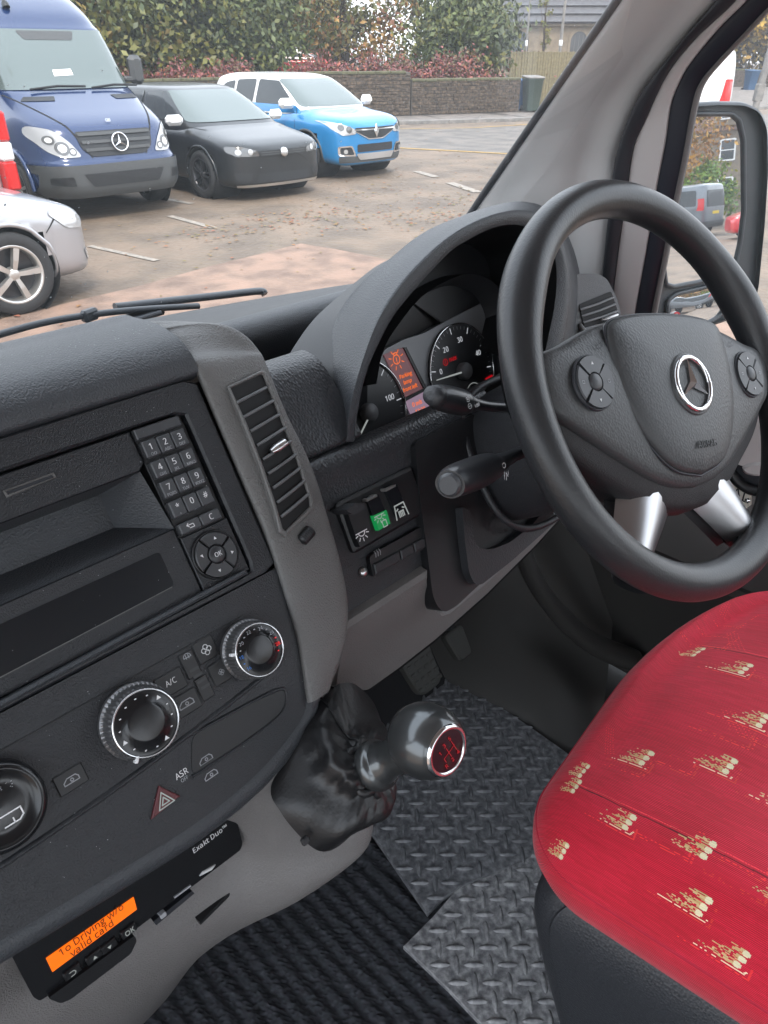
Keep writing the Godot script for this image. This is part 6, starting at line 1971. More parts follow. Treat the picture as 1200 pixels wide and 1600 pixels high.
func climate():
	var c := thing("climate_panel", "climate control panel with knurled chrome-ringed rotary knobs, buttons and a red hazard triangle", "controls", fp(-0.1, 0.1))
	# shallow sunk field edges
	var eb := MB.new()
	eb.prism(FP, PackedVector2Array([Vector2(-0.251, -0.0535), Vector2(0.005, -0.0535), Vector2(0.006, -0.0545), Vector2(-0.251, -0.0545)]), 0.0, 0.0008, 0.0)
	world_obj("upper_line", eb, M.black, c)
	var ridge := MB.new()
	var path := []
	for q in [[-0.251, 0.118], [-0.15, 0.1165], [-0.06, 0.1105], [0.0, 0.104], [0.02, 0.1005]]: path.append(fp(q[0], q[1], -0.0005))
	ridge.tube(bez(path, 20), [0.0028], 8, true, 0.7)
	world_obj("ridge", ridge, M.fascia, c)
	# knobs: right (temperature), middle (air), left (fan, partly out of view)
	var spots := [[-0.0035, 0.0795, 0.0225], [-0.1012, 0.0825, 0.0255], [-0.1985, 0.083, 0.027]]
	for i in 3:
		var kn := Node3D.new()
		kn.name = part_name("knob", c)
		c.add_child(kn, true)
		kn.position = fp(spots[i][0], spots[i][1]) - c.position
		var r: float = spots[i][2]
		var T := Transform3D(FP.basis * Basis(Vector3.RIGHT, PI / 2), fp(spots[i][0], spots[i][1], 0.0))
		if i < 2:
			var b := MB.new()
			# knurled skirt
			var rows := []
			for q in [[1.06, 0.0], [1.06, 0.004], [1.0, 0.006], [0.985, 0.017], [0.93, 0.0195]]:
				var row := []
				for k in 144:
					var a := TAU * k / 144
					var rr: float = r * q[0] * (1.0 - (0.035 if k % 3 == 0 and q[1] > 0.005 else 0.0))
					row.append(T * Vector3(cos(a) * rr, q[1], sin(a) * rr))
				rows.append(row)
			b.grid(rows, true, -1)
			world_obj("skirt", b, M.knurl, kn)
			var ring := MB.new()
			ring.lathe(T, [Vector2(r * 0.915, 0.0196), Vector2(r * 0.895, 0.0205), Vector2(r * 0.872, 0.0202), Vector2(r * 0.862, 0.0186)], 64)
			world_obj("chrome_ring", ring, M.chrome, kn)
			var fc := MB.new()
			fc.lathe(T, [Vector2(r * 0.865, 0.0188), Vector2(r * 0.56, 0.0190), Vector2(r * 0.53, 0.0202), Vector2(r * 0.45, 0.0206), Vector2(0.0001, 0.0204)], 48)
			world_obj("dial", fc, M.gloss_dark, kn)
			for k in 14:
				var a := -2.1 + 4.2 * k / 13.0
				if i == 1: a = TAU * k / 14
				var p := Vector2(sin(a), cos(a)) * r * 0.72
				var tt := Transform3D(FP.basis, fp(spots[i][0], spots[i][1], 0.0) + FP.basis * Vector3(p.x, p.y, 0.0194))
				var m: Material = M.ink
				if i == 0: m = M.blue_ink if k < 3 else (M.red_ink if k > 10 else M.ink_dim)
				if i == 0 and k % 2 == 0 and k < 13:
					word(str(16 + k), tt, 0.0026, m, kn)
				elif i == 1 and k % 4 == 2:
					wedge([[-0.0018, -0.0012], [0.0018, -0.0012], [0, 0.0018]], tt, M.ink, kn)
				else:
					ink([[[-0.0004, 0], [0.0004, 0]]], tt, 0.0008, m, kn)
			var mk := MB.new()
			var ma := -1.25 if i == 0 else -2.45
			mk.box(Transform3D(FP.basis * Basis(Vector3(0, 0, 1), -ma), fp(spots[i][0], spots[i][1], 0.0175) + FP.basis * Vector3(sin(ma), cos(ma), 0) * r * 0.955), Vector3(0.0022, 0.005, 0.005), 0.0005)
			world_obj("pointer", mk, M.ink, kn)
		else:
			var b := MB.new()
			b.lathe(T, [Vector2(r * 1.05, 0.0), Vector2(r * 1.03, 0.010), Vector2(r * 0.92, 0.014), Vector2(r * 0.84, 0.0135), Vector2(r * 0.80, 0.010), Vector2(r * 0.5, 0.012), Vector2(0.0001, 0.0125)], 48)
			world_obj("push_cap", b, M.gloss_dark, kn)
			for k in 18:
				var p := Vector2(rng.randf_range(-0.3, 0.5), rng.randf_range(0.15, 0.5)) * r
				ink([[[-0.0002, 0], [0.0002, 0]]], Transform3D(FP.basis, fp(spots[i][0], spots[i][1], 0.0) + FP.basis * Vector3(p.x, p.y, 0.0128)), 0.0004, M.ink_dim, kn)
			ink([[[-0.006, 0.003], [0.006, 0.003], [0.006, -0.002], [0.003, -0.004], [-0.006, -0.004]], [[0.0, -0.004], [0.0, -0.001]]], Transform3D(FP.basis, fp(spots[i][0] + 0.004, spots[i][1] + 0.008, 0.0127)), 0.0009, M.ink, kn)
	# buttons between the knobs
	var grid := [[-0.069, 0.0715, 0.022, 0.016], [-0.0505, 0.0665, 0.0115, 0.02], [-0.035, 0.0625, 0.017, 0.017], [-0.0655, 0.0905, 0.022, 0.016], [-0.048, 0.0875, 0.0105, 0.018], [-0.0315, 0.0835, 0.0165, 0.017], [-0.155, 0.094, 0.02, 0.014]]
	for q in grid:
		var bb := MB.new()
		bb.box(Transform3D(FP.basis, fp(q[0], q[1], -0.002)), Vector3(q[2], q[3], 0.007), 0.0007)
		var o := world_obj("button", bb, M.key_black, c)
	word("A/C", Transform3D(FP.basis, fp(-0.069, 0.0705, 0.0018)), 0.0042, M.ink, c)
	ink([loop([0, 0.0022], 0.0019, 8), loop([0, -0.0022], 0.0019, 8), loop([0.0022, 0], 0.0019, 8), loop([-0.0022, 0], 0.0019, 8)], Transform3D(FP.basis, fp(-0.035, 0.0625, 0.0018)), 0.0006, M.ink, c)
	ink([loop([0, 0.0012], 0.0012, 6), loop([0, -0.0012], 0.0012, 6), loop([0.0012, 0], 0.0012, 6), loop([-0.0012, 0], 0.0012, 6)], Transform3D(FP.basis, fp(-0.0315, 0.0835, 0.0018)), 0.0004, M.ink_dim, c)
	ink([loop([0, 0], 0.003, 10, 0.2, PI - 0.2), [[-0.003, 0.0], [0.003, 0.0]], [[-0.001, -0.001], [-0.001, 0.002]], [[0.001, -0.001], [0.001, 0.002]]], Transform3D(FP.basis, fp(-0.0505, 0.0605, 0.0018)), 0.0006, M.ink_dim, c)
	for k in 4: ink([[[-0.003, 0], [0.003, 0]]], Transform3D(FP.basis, fp(-0.0495 + 0.0008 * k, 0.071 + 0.0052 * k, 0.0018)), 0.0022, M.key_dark, c)
	car_symbol(fp(-0.0655, 0.0905, 0.0018), 0.0058, M.ink_dim, c)
	car_symbol(fp(-0.155, 0.094, 0.0018), 0.005, M.ink_dim, c)
	# open tray below the right knob
	var rim := MB.new()
	frame(rim, FP, round_poly(flats(FP, [[338, 1092], [430, 1066], [450, 1078], [446, 1112], [390, 1168], [330, 1206]], 0.0), 0.008), round_poly(flats(FP, [[342, 1102], [428, 1074], [444, 1084], [440, 1108], [388, 1158], [334, 1194]], 0.0), 0.008), -0.001, 0.002, 0.0008)
	var tr := slab("tray_mouth", FP, [[300, 1150], [395, 1098], [440, 1078], [449, 1082], [447, 1104], [432, 1122], [380, 1160], [300, 1212]], 0.0, 0.0006, 0.0, M.black, c, 0.006)
	var tl := MB.new()
	var tp := []
	for q in [[300, 1148], [395, 1096], [436, 1077], [447, 1082], [446, 1103], [430, 1124], [378, 1163], [300, 1214]]: tp.append(FP * v3(flat(FP, q[0], q[1], 0.0008), 0.0008))
	tl.tube(bez(tp, 40), [0.0012], 6)
	world_obj("tray_rim", tl, M.fascia, tr)
	# lower row: hazard triangle, stability switch, door switches
	slab("hazard_switch", FP, [[237, 1281], [249, 1228], [282, 1244]], 0.0, 0.0022, 0.0006, M.dark_red, c)
	var hp := flat(FP, 257, 1250, 0.003)
	ink([[[-0.006, -0.0045], [0.006, -0.0045], [0, 0.006], [-0.006, -0.0045]], [[-0.0028, -0.0026], [0.0028, -0.0026], [0, 0.0022], [-0.0028, -0.0026]]], at2(FP, hp.x, hp.y, 0.003), 0.0009, M.ink_white, c)
	var ap := flat(FP, 285, 1211, 0.001)
	word("ASR", at2(FP, ap.x, ap.y + 0.001, 0.0006), 0.0044, M.ink, c)
	word("OFF", at2(FP, ap.x + 0.0003, ap.y - 0.0036, 0.0006), 0.0026, M.ink_dim, c)
	for q in [[322, 1187], [330, 1211]]:
		var p := flat(FP, q[0], q[1], 0.001)
		car_symbol(FP * v3(p, 0.0006), 0.0052, M.ink_dim, c)

func car_symbol(at: Vector3, r: float, m: Material, parent: Node3D):
	ink([[[-r, -r * 0.35], [-r, 0.0], [-r * 0.45, r * 0.45], [r * 0.7, r * 0.45], [r, 0.1 * r], [r, -r * 0.35], [-r, -r * 0.35]], loop([0.1 * r, 0], r * 0.2, 8)], Transform3D(FP.basis, at), r * 0.14, m, parent)

func tacho():
	var t := thing("tachograph", "slim black tachograph with an orange lit message display below the radio", "tachograph", TP.origin)
	slab("case", TP, [[17, 1491], [358, 1263], [366, 1264], [379, 1318], [376, 1328], [72, 1558], [62, 1564], [52, 1558]], -0.05, 0.006, 0.0015, M.gloss_dark, t, 0.002)
	slab("top_edge", TP, [[17, 1491], [358, 1263], [360, 1269], [19, 1498]], 0.0, 0.010, 0.0015, M.black, t)
	var sc := slab("display", TP, [[72, 1498], [209, 1402], [214, 1421], [82, 1519]], 0.0, 0.0068, 0.0, M.amber, t)
	var a := flat(TP, 82, 1500, 0.008); var b := flat(TP, 205, 1413, 0.008)
	var cen := (a + b) / 2
	word("1o Driving w/o", at2(TP, cen.x, cen.y + 0.0014, 0.0073), 0.0056, M.amber_ink, sc)
	word("valid card", at2(TP, cen.x - 0.002, cen.y - 0.0054, 0.0073), 0.0056, M.amber_ink, sc)
	var e := flat(TP, 329, 1311, 0.007)
	word("Exakt Duo\u2122", at2(TP, e.x, e.y, 0.0063), 0.0046, M.ink, t)
	# keys under the display, card slot and lever
	var ks := [[113, 1518], [147, 1494], [170, 1478], [201, 1454]]
	for k in 4:
		var p := flat(TP, ks[k][0], ks[k][1], 0.007)
		var o := slab2("key", TP, rrect(p, 0.012, 0.007, 0.001), 0.0, 0.0085, 0.0008, M.black, t)
		match k:
			0: ink([loop([0, 0], 0.0018, 8, -1.6, 1.6), [[0, 0.0018], [-0.002, 0.0018]], [[0, -0.0018], [-0.002, -0.0018]]], at2(TP, p.x, p.y, 0.0088), 0.0006, M.ink_white, o)
			1: wedge([[-0.0016, -0.0012], [0.0016, -0.0012], [0, 0.0016]], at2(TP, p.x, p.y, 0.0088), M.ink_white, o)
			2: wedge([[-0.0016, 0.0012], [0.0016, 0.0012], [0, -0.0016]], at2(TP, p.x, p.y, 0.0088), M.ink_white, o)
			3: word("OK", at2(TP, p.x, p.y, 0.0088), 0.0042, M.ink_white, o)
	slab("paper_lever", TP, [[75, 1560], [210, 1462], [214, 1470], [205, 1490], [110, 1562], [95, 1568]], -0.02, 0.010, 0.002, M.black, t, 0.002)
	slab("card_slot", TP, [[240, 1440], [300, 1392], [304, 1396], [244, 1446]], 0.0, 0.0065, 0.0, M.rubber, t)
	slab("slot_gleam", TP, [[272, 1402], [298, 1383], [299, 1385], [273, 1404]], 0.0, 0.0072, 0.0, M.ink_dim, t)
	var g := flat(TP, 325, 1362, 0.008)
	slab("eject_key", TP, [[313, 1370], [318, 1363], [338, 1352], [332, 1360]], 0.0, 0.008, 0.0008, M.ink, t)
	var l := flat(TP, 255, 1430, 0.007)
	slab2("status_key", TP, rrect(l, 0.005, 0.004, 0.001), 0.0, 0.008, 0.0005, M.ink_dim, t)
	# tray flap below
	slab("flap_edge", TP, [[312, 1441], [361, 1393], [363, 1397], [314, 1446]], -0.012, -0.003, 0.0005, M.black, t)

# ------------------------------------------------------------------ instruments
func cluster():
	var c := thing("instrument_cluster", "instrument cluster with two white-rimmed dials and a glowing lamp-warning display between them", "instruments", CL.origin)
	slab("face_plate", CL, [[552, 694], [588, 575], [601, 546], [632, 530], [662, 521], [700, 500], [760, 470], [800, 480], [800, 590], [772, 612], [700, 655], [640, 690], [580, 699]], -0.02, 0.0, 0.0, M.dial_plate, c, 0.004)
	slab("lower_edge", CL, [[556, 700], [640, 672], [700, 645], [790, 590], [800, 612], [700, 668], [640, 694], [580, 712]], -0.01, 0.006, 0.002, M.black, c, 0.003)
	var dials := [[575, 645, 0.058], [724, 580, 0.058]]
	for i in 2:
		var g := Node3D.new()
		g.name = part_name("dial", c)
		c.add_child(g, true)
		var p := flat(CL, dials[i][0], dials[i][1], 0.004)
		var r: float = dials[i][2]
		# dial face, cut flat at its foot, with a bright rim
		var cut := -0.044
		var poly := PackedVector2Array()
		for q in circle(Vector2.ZERO, r, -1, 72):
			poly.append(p + Vector2(q.x, max(q.y, cut)))
		slab2("dial_face", CL, poly, 0.0, 0.002, 0.0, M.dial, g)
		var rb := MB.new()
		var path := []
		for k in 61:
			var a := deg_to_rad(lerpf(-46, 226, k / 60.0))
			path.append(CL * v3(p + Vector2(cos(a), sin(a)) * r, 0.004))
		rb.tube(path, [0.0011], 6)
		world_obj("dial_rim", rb, M.chrome, g)
		# ticks and numbers
		var nums: Array = [["20", 0.07], ["40", 0.224], ["60", 0.41], ["80", 0.60], ["100", 0.80], ["120", 1.0]] if i == 0 else [["0", 0.0], ["20", 0.205], ["30", 0.416], ["40", 0.69], ["50", 1.0]]
		var a0 := deg_to_rad(219.0 if i == 0 else 166.0)
		var a1 := deg_to_rad(-43.0)
		for k in 31:
			var a := lerpf(a0, a1, k / 30.0)
			var d := Vector2(cos(a), sin(a))
			var big := k % 5 == 0
			ink([[[d.x * r * (0.82 if big else 0.88), d.y * r * (0.82 if big else 0.88)], [d.x * r * 0.94, d.y * r * 0.94]]], at2(CL, p.x, p.y, 0.0024), 0.0011 if big else 0.0006, M.dial_ink if big else M.ink_dim, g, "tick")
		for q in nums:
			var a := lerpf(a0, a1, q[1])
			var d := Vector2(cos(a), sin(a)) * r * 0.66
			word(q[0], at2(CL, p.x + d.x, p.y + d.y, 0.0025), 0.0064, M.dial_ink, g)
		var hub := MB.new()
		hub.lathe(Transform3D(CL.basis * Basis(Vector3.RIGHT, PI / 2), CL * v3(p, 0.002)), [Vector2(0.0001, 0.010), Vector2(0.009, 0.0095), Vector2(0.0105, 0.007), Vector2(0.0105, 0.0)], 24)
		world_obj("needle_hub", hub, M.needle_hub, g)
		var na := deg_to_rad(219.0 if i == 0 else 177.0)
		var nb := MB.new()
		var nd := Vector2(cos(na), sin(na))
		nb.tube([CL * v3(p + nd * -0.004, 0.0095), CL * v3(p + nd * 0.03, 0.009), CL * v3(p + nd * r * 0.92, 0.008)], [0.0012, 0.001, 0.0006], 6)
		world_obj("needle", nb, M.ink_white, g)
		if i == 1:
			# red handbrake warning, fuel gauge
			ink([loop([0, 0], 0.0038, 12), [[0, -0.0018], [0, 0.0022]]], at2(CL, p.x - 0.026, p.y + 0.018, 0.0026), 0.0009, M.red_lit, g)
			word("PARK", at2(CL, p.x - 0.012, p.y + 0.0185, 0.0026), 0.0044, M.red_lit, g)
			var fp2 := Vector2(p.x + 0.013, p.y - 0.032)
			ink([loop([0, 0], 0.0135, 20, -0.4, PI + 0.5)], at2(CL, fp2.x, fp2.y, 0.0026), 0.0008, M.ink_white, g)
			ink([[[0, 0], [0.009, -0.006]]], at2(CL, fp2.x, fp2.y, 0.0028), 0.0012, M.ink_white, g)
			word("1/2", at2(CL, fp2.x, fp2.y + 0.006, 0.0026), 0.004, M.ink_white, g)
			ink([[[-0.006, 0], [0.006, 0.001]]], at2(CL, p.x + 0.046, p.y - 0.021, 0.0027), 0.0036, M.red_lit, g)
	# middle displays
	var up_ := slab("upper_display", CL, [[600, 554], [631, 543], [663, 606], [632, 621]], 0.0, 0.0016, 0.0, M.violet_lit, c)
	slab("display_edge", CL, [[631, 543], [635, 542], [667, 606], [663, 608]], 0.0, 0.0035, 0.0, M.black, c)
	slab("display_divider", CL, [[632, 622], [664, 606], [666, 610], [634, 627]], 0.0, 0.0035, 0.0, M.black, c)
	var lo_ := slab("lower_display", CL, [[633, 627], [663, 611], [679, 642], [648, 659]], 0.0, 0.0016, 0.0, M.violet_lit2, c)
	var s := flat(CL, 620, 563, 0.002)
	var lines := [loop([0, 0.001], 0.0052, 14), [[-0.0025, 0.0058], [-0.0025, 0.0085], [0.0025, 0.0085], [0.0025, 0.0058]], [[0, 0.003], [0, -0.001]], [[0, -0.0022], [0, -0.0026]]]
	for k in 8:
		var a := -PI + PI * 0.14 * (k + 0.55) * 1.05 if k < 7 else 0.0
		a = deg_to_rad(60.0 - 300.0 * k / 7.0)
		lines.append([[cos(a) * 0.0082, 0.001 + sin(a) * 0.0082], [cos(a) * 0.0118, 0.001 + sin(a) * 0.0118]])
	ink(lines, at2(CL, s.x, s.y, 0.0019), 0.001, M.orange_lit, up_, "lamp_symbol")
	var w := [["Parking", 634, 586], ["lamp", 637, 596], ["front left", 641, 606]]
	for q in w:
		var p := flat(CL, q[1], q[2], 0.002)
		word(q[0], at2(CL, p.x, p.y, 0.0019), 0.0046, M.orange_lit, up_)
	for q in [["0 mls", 652, 630], ["13:20", 657, 641]]:
		var p := flat(CL, q[1], q[2], 0.002)
		word(q[0], at2(CL, p.x, p.y, 0.0019), 0.0052, M.orange_lit, lo_)

# ------------------------------------------------------------------ steering wheel
var W: Transform3D
func dome(b: MB, t: Transform3D, poly: PackedVector2Array, levels: Array, c := Vector2.ZERO, sg := 0):
	var rows := []
	for l in levels:
		var r := []
		for p in poly: r.append(t * v3(c + (p - c) * l[0], l[1]))
		rows.append(r)
	b.grid(rows, true, sg)
func sym(pts: Array, n: int) -> PackedVector2Array:
	# right half given from top to foot; smooth, closed
	var full := []
	for p in pts: full.append(Vector2(p[0], p[1]))
	var r := bez(full, n)
	var o := PackedVector2Array(r)
	for i in range(r.size() - 2, 0, -1): o.append(Vector2(-r[i].x, r[i].y))
	return o
func wheel():
	var hub := Vector3(0.622, 1.595, -0.2615)
	var ti := deg_to_rad(35.8)
	var ya := deg_to_rad(-3.5)
	var n := Vector3(sin(ya) * cos(ti), sin(ti), cos(ya) * cos(ti))
	var a := Vector3.UP.cross(n).normalized()
	var b := n.cross(a)
	W = Transform3D(Basis(a, b, n) * Basis(Vector3(0, 0, 1), deg_to_rad(-13.0)), hub)
	var t := thing("steering_wheel", "worn black steering wheel with round star badge, turned slightly, two brushed metal lower spokes", "steering wheel", hub)
	var rim := MB.new()
	var path := []
	var rad := []
	var N := 160
	for k in N + 1:
		var an := TAU * k / N
		path.append(Vector3(cos(an), sin(an), 0) * 0.1775)
		var gr := 0.0
		for g in [deg_to_rad(28), deg_to_rad(152)]:
			var dd := wrapf(an - g, -PI, PI)
			gr += exp(-dd * dd * 18.0) * 0.0022
		rad.append(0.0168 + gr)
	var rows := []
	for k in N + 1:
		var r := []
		var o: Vector3 = path[k].normalized()
		for j in 28:
			var q := TAU * j / 28
			# a little flattened at the back, with finger moulding
			var rr: float = rad[k] * (1.0 - 0.06 * maxf(0.0, -sin(q)))
			r.append(W * (path[k] + o * cos(q) * rr + Vector3(0, 0, 1) * sin(q) * rr))
		rows.append(r)
	rim.grid(rows, true, 0)
	world_obj("rim", rim, M.wheel_leather, t)
	# lower shell
	var sh := sym([[0, 0.03], [0.08, 0.03], [0.150, 0.02], [0.163, -0.002], [0.158, -0.03], [0.136, -0.056], [0.104, -0.078], [0.072, -0.098], [0.035, -0.112], [0, -0.116]], 40)
	var sb := MB.new()
	dome(sb, W, sh, [[0.55, -0.075], [0.85, -0.06], [0.97, -0.035], [1.0, -0.02], [0.985, -0.008], [0.93, -0.001], [0.7, 0.003]])
	world_obj("lower_shell", sb, M.shell_black, t)
	# upper cover with its two wings
	var pl := sym([[0, 0.062], [0.05, 0.060], [0.095, 0.052], [0.135, 0.038], [0.160, 0.030], [0.168, 0.012], [0.160, -0.014], [0.140, -0.030], [0.100, -0.056], [0.060, -0.080], [0.03, -0.091], [0, -0.095]], 48)
	var pb := MB.new()
	dome(pb, W, pl, [[0.99, -0.012], [1.0, 0.0], [0.99, 0.0045], [0.965, 0.0075], [0.9, 0.0095], [0.75, 0.0125], [0.5, 0.015], [0.2, 0.0155]], Vector2(0, -0.01))
	world_obj("hub_cover", pb, M.hub_grain, t)
	# airbag pad
	var ap := sym([[0, 0.0625], [0.045, 0.0605], [0.078, 0.053], [0.084, 0.03], [0.082, 0.0], [0.073, -0.03], [0.056, -0.058], [0.033, -0.077], [0, -0.085]], 44)
	var ab := MB.new()
	dome(ab, W, ap, [[1.0, 0.004], [1.0, 0.013], [0.985, 0.0155], [0.95, 0.0172], [0.8, 0.0205], [0.55, 0.0232], [0.25, 0.0245], [0.001, 0.0248]], Vector2(0, -0.01))
	var pad := world_obj("airbag_pad", ab, M.hub_grain, t)
	var gp := MB.new()
	var gpath := []
	for p in ap: gpath.append(W * v3(p * 1.012, 0.0118))
	gpath.append(gpath[0])
	gp.tube(gpath, [0.0012], 6, false)
	world_obj("pad_groove", gp, M.rubber, pad)
	var BT := Transform3D(W.basis, W * Vector3(0, -0.006, 0.0245))
	var ring := MB.new()
	ring.lathe(Transform3D(W.basis * Basis(Vector3.RIGHT, PI / 2), BT.origin), [Vector2(0.0285, -0.001), Vector2(0.028, 0.001), Vector2(0.026, 0.0015), Vector2(0.0245, 0.0), Vector2(0.0001, -0.0005)], 48)
	world_obj("badge_seat", ring, M.hub_grain, pad)
	var star: MeshInstance3D = star_badge(pad, Transform3D(W.basis, W * Vector3(0, -0.006, 0.0262)), 0.0238, M.chrome)
	star.transform = (t.transform * pad.transform).affine_inverse()
	word("AIRBAG", Transform3D(W.basis, W * Vector3(0.004, -0.060, 0.0232)), 0.0064, M.emboss, pad, "embossed_word", false, 0.0007)
	# button pads
	for s in [-1, 1]:
		var bt := Node3D.new()
		bt.name = part_name("button_pad", t)
		t.add_child(bt, true)
		var c := Vector2(s * 0.115, 0.003)
		var T := Transform3D(W.basis * Basis(Vector3.RIGHT, PI / 2), W * v3(c, 0.0125))
		var wl := MB.new()
		wl.lathe(T, [Vector2(0.0235, 0.0), Vector2(0.0232, 0.0022), Vector2(0.0222, 0.0026), Vector2(0.0218, 0.0012)], 40)
		world_obj("pad_rim", wl, M.rubber, bt)
		for k in 4:
			var q := PackedVector2Array()
			var a0 := PI / 4 + k * PI / 2 + 0.05
			var a1 := PI / 4 + (k + 1) * PI / 2 - 0.05
			q.append_array(circle(c, 0.0215, -1, 14, a0, a1))
			q.append_array(circle(c, 0.0082, -1, 8, a1, a0))
			var kb := MB.new()
			kb.prism(W, q, 0.006, 0.0168, 0.001)
			var o := world_obj("key", kb, M.key, bt)
			var am := (a0 + a1) / 2
			var p := c + Vector2(cos(am), sin(am)) * 0.0155
			if k == 0: wedge([[-0.0014, -0.0012], [0.0014, -0.0012], [0, 0.0014]], at2(W, p.x, p.y, 0.0171), M.ink, o)
			elif k == 2: wedge([[-0.0014, 0.0012], [0.0014, 0.0012], [0, -0.0014]], at2(W, p.x, p.y, 0.0171), M.ink, o)
			else: ink([[[-0.0012, -0.0012], [0.0012, -0.0012], [0.0012, 0.0012], [-0.0012, 0.0012], [-0.0012, -0.0012]]], at2(W, p.x, p.y, 0.0171), 0.0004, M.ink_dim, o)
		var kc := MB.new()
		kc.lathe(T, [Vector2(0.0001, 0.0058), Vector2(0.0055, 0.0054), Vector2(0.0072, 0.0042), Vector2(0.0075, 0.001)], 24)
		world_obj("centre_key", kc, M.key, bt)
		ink([[[-0.008, 0.003], [-0.001, -0.003], [0.004, -0.003]], [[0.004, -0.003], [0.007, -0.001], [0.009, 0.003], [0.004, 0.001], [0.001, -0.001]]], at2(W, s * 0.098, 0.0355, 0.0122), 0.0006, M.rubber, t, "horn_symbol")
	# brushed lower spokes and their sleeves on the rim
	for s in [-1, 1]:
		var p0 := Vector2(s * 0.044, -0.088)
		var p1 := Vector2(s * 0.082, -0.140)
		var d := (p1 - p0).normalized()
		var nn := Vector2(-d.y, d.x)
		var rws := []
		for q in [[0.0, 0.036, 0.000], [0.5, 0.030, 0.0], [1.0, 0.024, -0.001]]:
			var r := []
			for k in 13:
				var e := -1.0 + k / 6.0
				r.append(W * v3(p0.lerp(p1, q[0]) + nn * e * q[1], q[2] - 0.016 * e * e))
			rws.append(r)
		var b2 := MB.new()
		b2.grid(rws, false, 0)
		world_obj("metal_spoke", b2, M.brushed, t)
		var b3 := MB.new()
		var bk := []
		for r in rws:
			var r2 := []
			for p in r: r2.append(p - n * 0.012)
			bk.append(r2)
		b3.grid(bk, false, 0)
		var s3 := []
		for q in [[-0.1, 0.024, -0.009], [0.45, 0.021, -0.007], [1.0, 0.018, -0.002]]:
			var r := []
			for k in 16:
				var e := TAU * k / 16
				r.append(W * v3(p1.lerp(p1 + d * 0.028, q[0]) + nn * cos(e) * q[1], q[2] - 0.008 + sin(e) * 0.012))
			s3.append(r)
		b3.grid(s3, true, 0)
		world_obj("spoke_sleeve", b3, M.wheel_leather, t)
		# upper side sleeves where the wings meet the rim
		var b4 := MB.new()
		var r4 := []
		for q in [[0.150, 0.030, 0.011], [0.163, 0.033, 0.014], [0.178, 0.040, 0.0165]]:
			var r := []
			for k in 18:
				var e := TAU * k / 18
				r.append(W * Vector3(s * q[0], 0.008 + cos(e) * q[1], -0.008 + sin(e) * q[2]))
			r4.append(r)
		b4.grid(r4, true, 0)
		world_obj("wing_sleeve", b4, M.wheel_leather, t)

